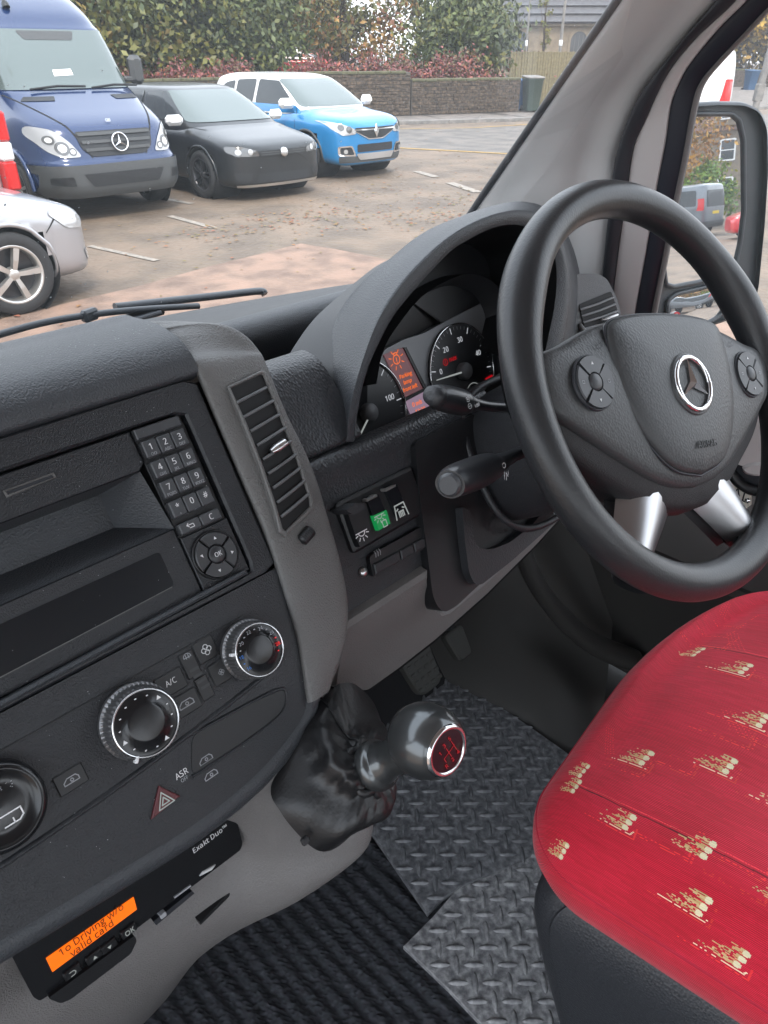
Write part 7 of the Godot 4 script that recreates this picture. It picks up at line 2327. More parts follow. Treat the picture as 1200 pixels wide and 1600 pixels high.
func stalks():
	# housing of the column, behind the wheel
	var ax := -W.basis.z
	var c := thing("column_shroud", "black plastic shroud of the steering column behind the wheel", "shroud", W.origin + ax * 0.12)
	var b := MB.new()
	var rows := []
	var up_ := Vector3(0, 1, 0) - ax * ax.y
	up_ = up_.normalized()
	var sd := ax.cross(up_)
	for q in [[0.035, 0.040, 0.040], [0.06, 0.066, 0.060], [0.09, 0.074, 0.068], [0.17, 0.078, 0.074], [0.26, 0.075, 0.07]]:
		var r := []
		for p in ellip(q[1], q[2], Vector2(0, -0.01), 3.2, 40):
			r.append(W.origin + ax * q[0] + sd * p.x + up_ * p.y)
		rows.append(r)
	b.grid(rows, true, 0)
	world_obj("shroud", b, M.blackpad, c)
	for q in [0.10, 0.125]:
		var rb := MB.new()
		var pth := []
		for p in ellip(0.08, 0.076, Vector2(0, -0.01), 3.0, 48): pth.append(W.origin + ax * (q + 0.08) + sd * p.x * 1.1 + up_ * p.y * 1.1)
		pth.append(pth[0])
		rb.tube(pth, [0.004], 8, false)
		world_obj("boot_fold", rb, M.blackpad, c)
	# upper, thin stalk
	var z := -0.372
	var s := thing("cruise_stalk", "slim upper stalk with rounded tip in front of the dials, left of the wheel", "stalk", on_z(700, 628, z))
	var p0 := on_z(676, 618, z)
	var p := [p0, on_z(684, 620, z), on_z(700, 624, z), on_z(722, 629, z), on_z(735, 631, z + 0.002), on_z(750, 633, z + 0.004), on_z(775, 636, z + 0.006), on_z(830, 637, z + 0.01)]
	var sb := MB.new()
	sb.tube(bez(p, 40), bez1([0.0085, 0.0115, 0.013, 0.0125, 0.009, 0.0058, 0.0052, 0.0052], 40), 20, true, 0.9)
	world_obj("lever", sb, M.gloss_soft, s)
	var tp := MB.new()
	var d: Vector3 = (p[1] - p[0]).normalized()
	tp.tube([p0 - d * 0.003, p0 - d * 0.002, p0 + d * 0.006, p0 + d * 0.007], [0.004, 0.0088, 0.0112, 0.009], 20, true, 0.9)
	world_obj("tip", tp, M.blackpad, s)
	var fc := Transform3D(SP.basis, on_z(716, 628, z) + Vector3(-0.002, 0.004, 0.0132))
	ink([loop([0.0, 0.003], 0.0022, 8), loop([0.0, -0.003], 0.0022, 8), [[-0.001, 0.003], [0.001, 0.003]], [[0, 0.002], [0, 0.004]], [[-0.001, -0.003], [0.001, -0.003]]], fc, 0.0006, M.ink, s)
	word("LIM", Transform3D(SP.basis, on_z(728, 630, z) + Vector3(0, 0.002, 0.0125)), 0.0028, M.ink, s)
	# lower, thick stalk, its end towards us
	var z2 := -0.315
	var s2 := thing("indicator_stalk", "thick lower stalk with a square-ended grip pointing left below the slim one", "stalk", on_z(745, 745, z2))
	var q := [on_z(703, 757, z2 + 0.02), on_z(712, 751, z2 + 0.016), on_z(735, 742, z2 + 0.008), on_z(762, 731, z2), on_z(778, 724, z2 - 0.004), on_z(800, 713, z2 - 0.01), on_z(840, 696, z2 - 0.02)]
	var b2 := MB.new()
	b2.tube(bez(q, 36), bez1([0.0115, 0.0132, 0.0142, 0.0132, 0.009, 0.0062, 0.0062], 36), 22, true, 0.92)
	world_obj("lever", b2, M.gloss_soft, s2)
	var b3 := MB.new()
	var dd: Vector3 = (q[0] - q[1]).normalized()
	b3.tube([q[0] - dd * 0.002, q[0] + dd * 0.002, q[0] + dd * 0.0035], [0.009, 0.009, 0.007], 20)
	world_obj("tip", b3, M.key, s2)
	var f2 := Transform3D(SP.basis, on_z(768, 736, z2) + Vector3(0.0, 0.002, 0.0145))
	ink([[[-0.003, -0.003], [-0.001, 0.003]], [[-0.001, -0.004], [0.001, 0.002], [0.002, -0.002]], [[0.003, -0.001], [0.004, 0.002]], loop([0.001, 0.008], 0.002, 8)], f2, 0.0006, M.ink, s2)

func bez1(v: Array, n: int) -> Array:
	var o := []
	for p in bez(v.map(func(x): return Vector2(x, 0)), n): o.append(p.x)
	return o

# ------------------------------------------------------------------ gear lever
func gear():
	var k0 := Vector3(0.302, 1.407, -0.244)
	var ax := Vector3(0.44, 0.40, 0.80).normalized()
	var g := thing("gear_lever", "gear lever with glossy dark knob, red-lit shift pattern and creased black leather gaiter", "gear lever", k0 - ax * 0.12)
	var T := Transform3D(basis_y(ax), k0)
	# the knob leans over: a rounded head on a collar that comes up from the gaiter
	var col0 := on_d(588, 1196, 0.585)
	var hd := on_d(668, 1158, 0.555)
	var cax := (hd - col0).normalized()
	var C := Transform3D(basis_y(cax), col0)
	var L := col0.distance_to(hd)
	var nb := MB.new()
	nb.lathe(C, [Vector2(0.0145, -0.012), Vector2(0.0195, -0.006), Vector2(0.0205, 0.0), Vector2(0.0195, 0.006), Vector2(0.0172, 0.0072), Vector2(0.0172, 0.0088), Vector2(0.0152, 0.014), Vector2(0.0145, 0.02), Vector2(0.0165, 0.028), Vector2(0.024, L - 0.008)], 40)
	world_obj("collar", nb, M.knob, g)
	var face := (-fw * 0.74 + rt * 0.66 - up * 0.12).normalized()
	var Kb := Transform3D(basis_y(face), hd)
	var kb := MB.new()
	kb.lathe(Kb, [Vector2(0.0001, -0.030), Vector2(0.012, -0.0285), Vector2(0.021, -0.023), Vector2(0.0265, -0.014), Vector2(0.0285, -0.003), Vector2(0.0275, 0.008), Vector2(0.0235, 0.0165), Vector2(0.0192, 0.0205), Vector2(0.018, 0.0208)], 56)
	world_obj("knob", kb, M.knob, g)
	var rg := MB.new()
	rg.lathe(Kb, [Vector2(0.0202, 0.0198), Vector2(0.0194, 0.0217), Vector2(0.0176, 0.0224), Vector2(0.0162, 0.0212)], 48)
	world_obj("chrome_ring", rg, M.chrome, g)
	var fc := MB.new()
	fc.lathe(Kb, [Vector2(0.0164, 0.0212), Vector2(0.010, 0.0219), Vector2(0.0001, 0.0222)], 40)
	var cap := world_obj("shift_plate", fc, M.gloss, g)
	# pattern in the plate's own axes, upright for the driver
	var ux := (rt * 0.86 + up * 0.5)
	ux = (ux - face * ux.dot(face)).normalized()
	var PT := Transform3D(Basis(ux, face.cross(ux), face), hd + face * 0.0226)
	ink([[[-0.0065, 0.0], [0.0065, 0.0]], [[-0.0005, 0.005], [-0.0005, -0.005]], [[0.006, 0.005], [0.006, -0.005]], [[-0.0065, 0], [-0.0065, -0.004]]], PT, 0.0006, M.red_lit, cap)
	for q in [["1", -0.0065, 0.0065], ["3", -0.0005, 0.0082], ["5", 0.006, 0.0082], ["R", -0.008, -0.0072], ["2", -0.0008, -0.0082], ["4", 0.006, -0.0082]]:
		word(q[0], PT * Transform3D(Basis(), Vector3(q[1], q[2], 0)), 0.0035, M.red_lit, cap)
	var gl := MB.new()
	# gaiter: skin from the frame on the console up to the collar
	var foot := [[530, 1068, 0.64], [500, 1095, 0.62], [462, 1150, 0.60], [424, 1228, 0.585], [438, 1268, 0.575], [470, 1308, 0.575], [500, 1330, 0.58], [530, 1322, 0.595], [560, 1290, 0.615], [576, 1262, 0.635], [592, 1200, 0.67], [600, 1150, 0.69], [585, 1100, 0.68], [556, 1070, 0.66]]
	var ft := []
	for q in foot: ft.append(on_d(q[0], q[1], q[2]))
	ft.append(ft[0])
	ft = bez(ft, 120)
	var rows := []
	var nz := FastNoiseLite.new()
	nz.seed = 4
	nz.frequency = 1.0
	var bx := C.basis.x
	var bz := C.basis.z
	# pair the angles of foot and collar
	var fc_ := Vector3.ZERO
	for p in ft: fc_ += p
	fc_ /= ft.size()
	for i in 41:
		var s := i / 40.0
		var r := []
		for k in ft.size() - 1:
			var f: Vector3 = ft[k]
			var rel := f - fc_
			rel -= cax * rel.dot(cax)
			var dr := rel.normalized()
			var top := col0 - cax * 0.004 + dr * 0.0165
			var ang := atan2(rel.dot(bz), rel.dot(bx))
			# a shoulder that bags outward, then a tight gather under the collar
			var midp := fc_ + (col0 - fc_) * 0.62 + dr * 0.043
			var p: Vector3 = f.lerp(midp, s * 2 * 0.9).lerp(midp.lerp(top, s), s)
			var fold := sin(ang * 3.0 + s * 5.0 + nz.get_noise_2d(cos(ang) * 0.9, sin(ang) * 0.9 + s * 0.8) * 1.6) * 0.0068 * sin(PI * s)
			fold += sin(ang * 7.0 - s * 8.0 + nz.get_noise_2d(cos(ang) * 1.3 + 5.0, sin(ang) * 1.3 + s) * 1.5) * 0.0009 * sin(PI * minf(1.0, s * 1.1))
			fold += sin(ang * 15.0 + nz.get_noise_2d(cos(ang) * 2.0, sin(ang) * 2.0) * 2.0) * 0.0022 * clampf((s - 0.7) / 0.2, 0, 1) * (1.0 - clampf((s - 0.95) / 0.05, 0, 1))
			p += (dr * 0.9 + cax * 0.3) * fold
			r.append(p)
		rows.append(r)
	gl.grid(rows, true, 0)
	world_obj("gaiter", gl, M.gaiter, g)
	var ruff := MB.new()
	var rp := []
	for k in 49:
		var a := TAU * k / 48
		var rr := 0.0195 + sin(a * 8.0) * 0.0022 + sin(a * 3.0) * 0.001
		rp.append(col0 - cax * (0.008 + 0.0015 * sin(a * 5.0)) + (bx * cos(a) + bz * sin(a)) * rr)
	ruff.tube(rp, [0.0038], 8, false)
	world_obj("gathered_collar", ruff, M.gaiter, g)
	var sm := MB.new()
	var sp := []
	for i in range(0, 41): sp.append(rows[i][8] + (rows[i][8] - fc_).normalized() * 0.0008)
	sm.tube(sp, [0.0011], 6)
	world_obj("seam", sm, M.gaiter, g)
	var cl := MB.new()
	cl.box(Transform3D(FP.basis, on_d(477, 1313, 0.566)), Vector3(0.007, 0.006, 0.004), 0.001)
	world_obj("clip", cl, M.black, g)

# ------------------------------------------------------------------ driver's seat
func seat():
	var s := thing("driver_seat", "driver's seat cushion in bright red moquette with gold motifs, on a black plastic base", "seat", Vector3(0.625, 0.86, 0.05))
	var x0 := 0.352; var x1 := 0.875; var z0 := -0.203; var z1 := 0.34
	var c := Vector2((x0 + x1) / 2, (z0 + z1) / 2)
	var lv := [[1.205, 0.022], [1.218, 0.008], [1.238, 0.001], [1.255, 0.0], [1.27, 0.003], [1.284, 0.010], [1.296, 0.022], [1.304, 0.036], [1.309, 0.052], [1.312, 0.07], [1.3135, 0.09], [1.314, 0.11], [1.314, 0.14], [1.312, 0.17], [1.311, 0.20], [1.311, 0.24]]
	var b := MB.new()
	var rows := []
	var uvs := []
	var acc := 0.0
	for i in lv.size():
		var y: float = lv[i][0]
		var ins: float = lv[i][1]
		var r := []
		var u := []
		var w := x1 - x0 - 2 * ins
		var h := z1 - z0 - 2 * ins
		var rad: float = max(0.072 - ins * 0.4, 0.004)
		var pol := ring_even(Vector2(c.x, c.y), w, h, rad, 120)
		for p in pol:
			var yy := y
			if ins > 0.03:
				# bolsters, waterfall front and a slight hollow, with two stitched channels
				var ex := (p.x - c.x) / 0.25
				yy += 0.008 * smoothstep(0.45, 0.9, absf(ex)) - (0.012 + 0.014 * smoothstep(0.5, 0.75, p.x)) * smoothstep(-0.02, -0.21, p.y)
			# the front edge curves back towards the door side
			var back := 0.085 * pow(maxf(0.0, (p.x - 0.58) / 0.29), 2.0) * smoothstep(0.1, -0.2, p.y)
			r.append(Vector3(p.x, yy, p.y + back))
			# cloth unrolled downwards over the edge
			var drop := maxf(0.0, 1.312 - y) + maxf(0.0, 0.05 - ins) * 0.4
			var o := (p - c)
			var nrm := Vector2(signf(o.x) * pow(absf(o.x / 0.256), 6.0), signf(o.y) * pow(absf(o.y / 0.278), 6.0))
			if nrm.length() > 0.001: nrm = nrm.normalized()
			var q := p + nrm * drop * 0.9
			u.append(Vector2((q.x - 0.30) / 0.66, (q.y + 0.29) / 0.66))
		rows.append(r); uvs.append(u)
	# close the middle
	var cr := []
	var cu := []
	for p in rows[-1]:
		var q := Vector3(lerpf(p.x, c.x, 0.98), 1.310, lerpf(p.z, c.y, 0.98))
		cr.append(q); cu.append(Vector2((q.x - 0.30) / 0.66, (q.z + 0.29) / 0.66))
	# fine rows inward so that seams show
	var last: Array = rows[-1]
	for st in 14:
		var f := (st + 1) / 14.0
		var r := []
		var u := []
		for k in last.size():
			var p: Vector3 = last[k].lerp(Vector3(c.x, 1.311, c.y), f * 0.995)
			p.y = 1.311
			r.append(p)
			u.append(Vector2((p.x - 0.30) / 0.66, (p.z + 0.29) / 0.66))
		rows.append(r); uvs.append(u)
	b.st.set_smooth_group(0)
	for i in rows.size() - 1:
		for k in 120:
			var k2 := (k + 1) % 120
			var P := [rows[i][k], rows[i][k2], rows[i + 1][k2], rows[i + 1][k]]
			var U := [uvs[i][k], uvs[i][k2], uvs[i + 1][k2], uvs[i + 1][k]]
			for q in [0, 1, 2, 0, 2, 3]: b.v(P[q], U[q])
	world_obj("cushion", b, seat_cloth(), s)
	# piping where top and side panels meet
	var pp := MB.new()
	var pth := []
	for p in ring_even(c, x1 - x0 - 0.006, z1 - z0 - 0.004, 0.072, 120): pth.append(Vector3(p.x, 1.262, p.y + 0.085 * pow(maxf(0.0, (p.x - 0.58) / 0.29), 2.0) * smoothstep(0.1, -0.2, p.y)))
	pth.append(pth[0])
	pp.tube(pth, [0.0022], 6, false)
	world_obj("piping", pp, M.seat_pipe, s)
	# plastic base: side cover bulging out under the cushion
	var rw := []
	for q in [[1.235, 0.38, -0.15], [1.225, 0.362, -0.170], [1.19, 0.352, -0.180], [1.12, 0.356, -0.168], [1.0, 0.37, -0.14], [0.87, 0.385, -0.11]]:
		var r := []
		for e in [[0.25, 0.0], [0.10, 0.0], [0.035, 0.002], [0.012, 0.01], [0.002, 0.028], [0.0, 0.06], [0.0, 0.3], [0.0, 0.55]]:
			r.append(Vector3(q[1] + e[0], q[0], q[2] + e[1]))
		rw.append(r)
	world_obj("base_cover", skin(rw, 40, 40), M.seat_plastic, s)
	var wl := MB.new()
	wl.box(Transform3D(Basis(), Vector3(0.64, 1.05, 0.22)), Vector3(0.46, 0.36, 0.55), 0.02)
	world_obj("seat_box", wl, M.seat_plastic, s)
	var lv2 := MB.new()
	lv2.tube([Vector3(0.374, 1.10, 0.02), Vector3(0.368, 1.06, -0.06), Vector3(0.372, 0.99, -0.08)], [0.006], 8)
	world_obj("side_crease", lv2, M.seat_plastic, s)
	# the seat stands a little turned
	s.transform = seat_turn() * s.transform

func seat_turn() -> Transform3D:
	var pv := Vector3(0.352, 0, -0.203)
	return Transform3D(Basis(), pv) * Transform3D(Basis(Vector3.UP, deg_to_rad(7.0)), Vector3.ZERO) * Transform3D(Basis(), -pv)
func unturn(p: Vector3) -> Vector3:
	return seat_turn().affine_inverse() * p
func ring_even(c: Vector2, w: float, h: float, r: float, n: int) -> PackedVector2Array:
	# rounded rectangle, points paired by angle of travel so that rings match
	var o := PackedVector2Array()
	var per := n / 4
	for q in 4:
		for k in per:
			var t := float(k) / per
			var s := [[1, 1], [-1, 1], [-1, -1], [1, -1]][q] as Array
			var cc := Vector2(s[0] * (w / 2 - r), s[1] * (h / 2 - r))
			var a0 := q * PI / 2
			var p: Vector2
			if t < 0.5:
				var a := a0 + (t / 0.5) * PI / 2
				p = cc + Vector2(cos(a), sin(a)) * r
			else:
				var s2 := [[-1, 1], [-1, -1], [1, -1], [1, 1]][q] as Array
				var cc2 := Vector2(s2[0] * (w / 2 - r), s2[1] * (h / 2 - r))
				var a := a0 + PI / 2
				var d := Vector2(cos(a), sin(a)) * r
				p = (cc + d).lerp(cc2 + d, (t - 0.5) / 0.5)
			o.append(c + p)
	return o

func seat_cloth() -> StandardMaterial3D:
	var N := 1536
	var im := Image.create(N, N, false, Image.FORMAT_RGB8)
	var nz := FastNoiseLite.new()
	nz.seed = 11
	nz.frequency = 0.012
	nz.fractal_octaves = 4
	var per_m := N / 0.66
	var r := RandomNumberGenerator.new()
	r.seed = 5
	var base := [Color(0.92, 0.09, 0.24), Color(0.88, 0.06, 0.20), Color(0.80, 0.04, 0.16)]
	im.fill(base[1])
	# woven rows along the seat, each a shade apart, broken into short lengths
	for x in range(0, N, 4):
		var y := 0
		while y < N:
			var l := r.randi_range(14, 60)
			var v := nz.get_noise_2d(x * 0.5, y * 0.5) * 0.5 + 0.5
			var cc: Color = base[0].lerp(base[2], clampf(v + r.randf_range(-0.25, 0.25), 0, 1))
			im.fill_rect(Rect2i(x, y, 3, l), cc)
			im.fill_rect(Rect2i(x + 3, y, 1, l), cc.darkened(0.5))
			y += l
	# seams: darker stitched lines
	for l in [[852, 1196, 1230, 1400], [1080, 978, 1240, 1040]]:
		var a := unturn(on_y(l[0], l[1], 1.311))
		var c := unturn(on_y(l[2], l[3], 1.311))
		var pa := Vector2(a.x - 0.30, a.z + 0.29) * per_m
		var pc := Vector2(c.x - 0.30, c.z + 0.29) * per_m
		for k in 900:
			var p := pa.lerp(pc, k / 899.0)
			im.fill_rect(Rect2i(clampi(int(p.x) - 1, 0, N - 8), clampi(int(p.y), 0, N - 8), 3, 3), Color(0.40, 0.0, 0.06))
			if k % 10 < 6: im.fill_rect(Rect2i(clampi(int(p.x) + 7, 0, N - 8), clampi(int(p.y), 0, N - 8), 2, 2), Color(0.96, 0.3, 0.3))
	# motifs: three pale tufts, each drawn out forward into gold threads, some underlined
	var gold := Color(0.78, 0.62, 0.40)
	var pale := Color(0.95, 0.90, 0.74)
	var orange := Color(0.95, 0.27, 0.20)
	var mm := per_m / 1000.0 * 1.05
	# thin traces first: forward runs that turn square, double, and dotted steps
	for k in 30:
		var x := r.randi_range(20, N - 260)
		var y := r.randi_range(260, N - 40)
		var l := int(r.randf_range(38, 85) * mm)
		var w := int(r.randf_range(14, 40) * mm)
		for e in [0, int(3.0 * mm)]:
			thread(im, Vector2(x - e, y), Vector2(x - e, y - l), 2, orange, 0.62, r)
			thread(im, Vector2(x - e, y + e), Vector2(x + w, y + e), 2, orange, 0.55, r)
	for k in 26:
		var x := r.randi_range(60, N - 160)
		var y := r.randi_range(100, N - 60)
		for st in r.randi_range(5, 12):
			for q in 4: im.fill_rect(Rect2i(clampi(x + st * 7 + q * 2, 0, N - 4), clampi(y - st * 5 + q * 9, 0, N - 4), 3, 3), orange.lerp(base[0], 0.45))
	var spots := [[1161, 1037, 1], [1082, 991, 0], [1012, 1178, 1], [1141, 1199, 1], [978, 1288, 1], [1104, 1337, 0], [1090, 1440, 1], [884, 1178, 0], [868, 1207, 0], [1192, 1128, 1], [1150, 1540, 1], [842, 1330, 0], [1240, 1260, 1], [1235, 1420, 0], [1250, 1060, 0]]
	for q in spots:
		var p := unturn(on_y(q[0], q[1], 1.311))
		if q[0] == 842: p = Vector3(0.325, 0, -0.17)
		var cx := (p.x - 0.30) * per_m
		var cy := (p.z + 0.29) * per_m
		for k in 3:
			# tufts stand side by side, each a little further back
			var o := Vector2(cx + (k - 1) * 7.6 * mm, cy + (k - 1) * 1.4 * mm)
			for t in 6:
				var tx := o.x - 2.6 * mm + t * 1.05 * mm
				var l := (20.0 - 5.0 * k + 2.2 * ((t * 5) % 4) + r.randf_range(-2, 2)) * mm
				thread(im, Vector2(tx, o.y - 1.5 * mm), Vector2(tx, o.y - l), 3, gold.lerp(pale, r.randf() * 0.4), 0.85, r)
			var h := 5.4 * mm
			for t in 6:
				var tx := int(o.x - 2.9 * mm + t * 1.05 * mm)
				var cut := 0.9 * mm if t == 0 or t == 5 else 0.0
				im.fill_rect(Rect2i(clampi(tx, 0, N - 5), clampi(int(o.y - h * 0.5 + cut), 0, N - 30), int(1.06 * mm) + 1, int(h - 2 * cut)), pale.darkened(r.randf() * 0.08))
		if q[2] == 1:
			var lx := cx - 13.0 * mm
			thread(im, Vector2(lx, cy + 3.0 * mm), Vector2(lx, cy - 34.0 * mm), 3, pale, 0.95, r)
			thread(im, Vector2(lx, cy + 3.0 * mm), Vector2(cx - 8.0 * mm, cy + 5.0 * mm), 3, pale, 0.95, r)
			thread(im, Vector2(lx - 3 * mm, cy + 7.0 * mm), Vector2(lx - 3 * mm, cy - 46.0 * mm), 2, orange, 0.9, r)
			thread(im, Vector2(lx - 3 * mm, cy + 7.0 * mm), Vector2(cx + 4.0 * mm, cy + 7.0 * mm), 2, orange, 0.9, r)
	var m := mat(Color(1, 1, 1), 0.85)
	m.albedo_texture = ImageTexture.create_from_image(im)
	m.rim_enabled = true
	m.rim = 0.35
	m.rim_tint = 0.8
	# cord relief: 1.6 mm cords along the seat
	var ci := Image.create(2048, 16, false, Image.FORMAT_RGB8)
	for y in 16:
		for x in 2048:
			var h := 0.5 + 0.35 * sin(TAU * x / 5.0) + r.randf_range(-0.15, 0.15)
			ci.set_pixel(x, y, Color(h, h, h))
	ci.bump_map_to_normal_map(2.0)
	var ct := ImageTexture.create_from_image(ci)
	m.normal_enabled = true
	m.normal_texture = ct
	m.normal_scale = 0.5
	return m
# woven line: full near its start, thinning out towards its end
func thread(im: Image, a: Vector2, c: Vector2, w: int, col: Color, den: float, r: RandomNumberGenerator):
	var l := a.distance_to(c)
	var s := 0.0
	while s < l:
		if r.randf() < den * (1.0 - 0.6 * s / l):
			var p := a.lerp(c, s / l)
			im.fill_rect(Rect2i(clampi(int(p.x), 0, im.get_width() - 6), clampi(int(p.y), 0, im.get_height() - 6), w, 4), col)
		s += 4.0

# ------------------------------------------------------------------ floor coverings, pedals, footwell
func floor_mats():
	# ribbed carpet
	var y0 := 0.862
	var x0 := -0.15; var x1 := 0.62; var z0 := -0.62; var z1 := 0.16
	var nx := 330; var nz := 260
	var b := MB.new()
	b.st.set_smooth_group(0)
	var f := FastNoiseLite.new()
	f.seed = 3; f.frequency = 260.0; f.fractal_octaves = 2
	var g2 := FastNoiseLite.new()
	g2.seed = 8; g2.frequency = 30.0
	var pts := []
	var cols := []
	for j in nz + 1:
		var row := PackedVector3Array()
		var cr := PackedColorArray()
		for i in nx + 1:
			var x := lerpf(x0, x1, float(i) / nx)
			var z := lerpf(z0, z1, float(j) / nz)
			var rib := 0.5 + 0.5 * cos(TAU * (x + 0.0015 * g2.get_noise_2d(x, z)) / 0.0215)
			var tuft := f.get_noise_2d(x, z)
			var h := y0 + 0.0045 * pow(rib, 0.8) + 0.0024 * tuft
			row.append(Vector3(x + 0.0006 * tuft, h, z))
			var v := 0.045 + 0.03 * tuft + 0.004 * g2.get_noise_2d(x * 0.3, z * 0.3) + (0.03 if rng.randf() < 0.05 else 0.0)
			cr.append(Color(v * 0.92, v * 0.97, v * 1.12))
		pts.append(row); cols.append(cr)
	for j in nz:
		for i in nx:
			for q in [[0, 0], [1, 0], [1, 1], [0, 0], [1, 1], [0, 1]]:
				b.st.set_color(cols[j + q[1]][i + q[0]])
				b.st.set_uv(Vector2.ZERO)
				b.st.add_vertex(pts[j + q[1]][i + q[0]])
	var cm := mat(Color(1, 1, 1), 0.95)
	cm.vertex_color_use_as_albedo = true
	var o := obj("ribbed_carpet", b, cm)
	tag(o, "dark grey ribbed carpet on the cab floor below the console", "carpet")
	# two pieces of black rubber mat with raised bars
	var A := []
	for q in [[574, 1292], [668, 1428], [692, 1404], [722, 1384], [800, 1352], [900, 1300], [905, 1190], [868, 1163], [745, 1078], [690, 1005], [640, 1000], [596, 1055], [572, 1110]]: A.append(on_y(q[0], q[1], 0.876))
	var B := []
	for q in [[630, 1478], [700, 1545], [790, 1640], [960, 1660], [1000, 1400], [880, 1280], [800, 1330], [722, 1378], [676, 1432]]: B.append(on_y(q[0], q[1], 0.873))
	rubber_mat("rubber_mat", "black rubber floor mat with raised bars, the upper piece under the pedals", A, 0.8715, 0.876, 160)
	rubber_mat("rubber_mat", "worn grey rubber mat piece with raised bars beside the seat base", B, 0.8685, 0.873, 140, M.mat_worn)
	# footwell: wheel house and step beside the pedals
	var rows := [
		[Vector3(0.74, 0.866, -0.80), Vector3(0.80, 0.93, -0.80), Vector3(0.88, 1.02, -0.80), Vector3(0.95, 1.2, -0.8), Vector3(1.0, 1.45, -0.78)],
		[Vector3(0.765, 0.866, -0.62), Vector3(0.80, 0.91, -0.62), Vector3(0.87, 0.99, -0.64), Vector3(0.95, 1.12, -0.66), Vector3(1.02, 1.4, -0.68)],
		[Vector3(0.79, 0.866, -0.45), Vector3(0.815, 0.89, -0.45), Vector3(0.87, 0.93, -0.47), Vector3(0.96, 1.0, -0.52), Vector3(1.04, 1.3, -0.56)],
		[Vector3(0.80, 0.866, -0.34), Vector3(0.82, 0.87, -0.34), Vector3(0.88, 0.872, -0.36), Vector3(0.97, 0.89, -0.40), Vector3(1.05, 1.1, -0.46)]]
	var fw_ := skin(rows, 30, 30)
	var wh := obj("wheel_house", fw_, M.foot_trim)
	tag(wh, "dark plastic wheel-house trim right of the pedals in the footwell", "trim")
	var kp := MB.new()
	kp.tube(bez([Vector3(0.80, 1.30, -0.55), Vector3(0.85, 1.12, -0.5), Vector3(0.92, 1.0, -0.43), Vector3(0.985, 0.95, -0.36)], 16), [0.03, 0.035, 0.035, 0.03, 0.03, 0.03, 0.03, 0.03, 0.03, 0.03, 0.03, 0.03, 0.03, 0.03, 0.03, 0.03, 0.03], 14, true, 0.5)
	tag(obj("kick_trim", kp, M.foot_trim), "dark rounded trim rib running down beside the footwell to the door step", "trim")
	# pedals: clutch and brake
	for q in [[655, 1040, 1.10, "clutch pedal with ribbed rubber pad, left in the dark footwell"], [716, 1006, 1.16, "smooth brake pedal arm right of the clutch pedal"]]:
		var c := on_d(q[0], q[1], q[2])
		var t := thing("pedal", q[3], "pedal", c)
		var ar := MB.new()
		ar.tube(bez([c + Vector3(0, 0.0, -0.01), c + Vector3(0.005, 0.06, -0.05), c + Vector3(0.01, 0.2, -0.06), c + Vector3(0.01, 0.3, -0.03)], 12), [0.009], 8)
		world_obj("arm", ar, M.black, t)
		var PT := Transform3D(Basis(Vector3.UP, 0.0) * Basis(Vector3.RIGHT, deg_to_rad(-38.0)), c)
		var pb := MB.new()
		var ol := round_poly(PackedVector2Array([Vector2(0.034, 0.04), Vector2(-0.034, 0.04), Vector2(-0.024, -0.04), Vector2(0.024, -0.04)]), 0.014)
		if q[0] != 655:
			for k in ol.size(): ol[k] *= 0.62
		pb.prism(PT, ol, -0.008, 0.006, 0.003, true)
		var pd := world_obj("pad", pb, M.pedal_rubber, t)
		if q[0] == 655:
			for r in 6:
				for k in 4:
					var rb := MB.new()
					rb.box(Transform3D(PT.basis, PT * Vector3(-0.021 + 0.014 * k, -0.03 + 0.0125 * r, 0.006)), Vector3(0.009, 0.006, 0.003), 0.001)
					world_obj("rib", rb, M.pedal_rubber, pd)

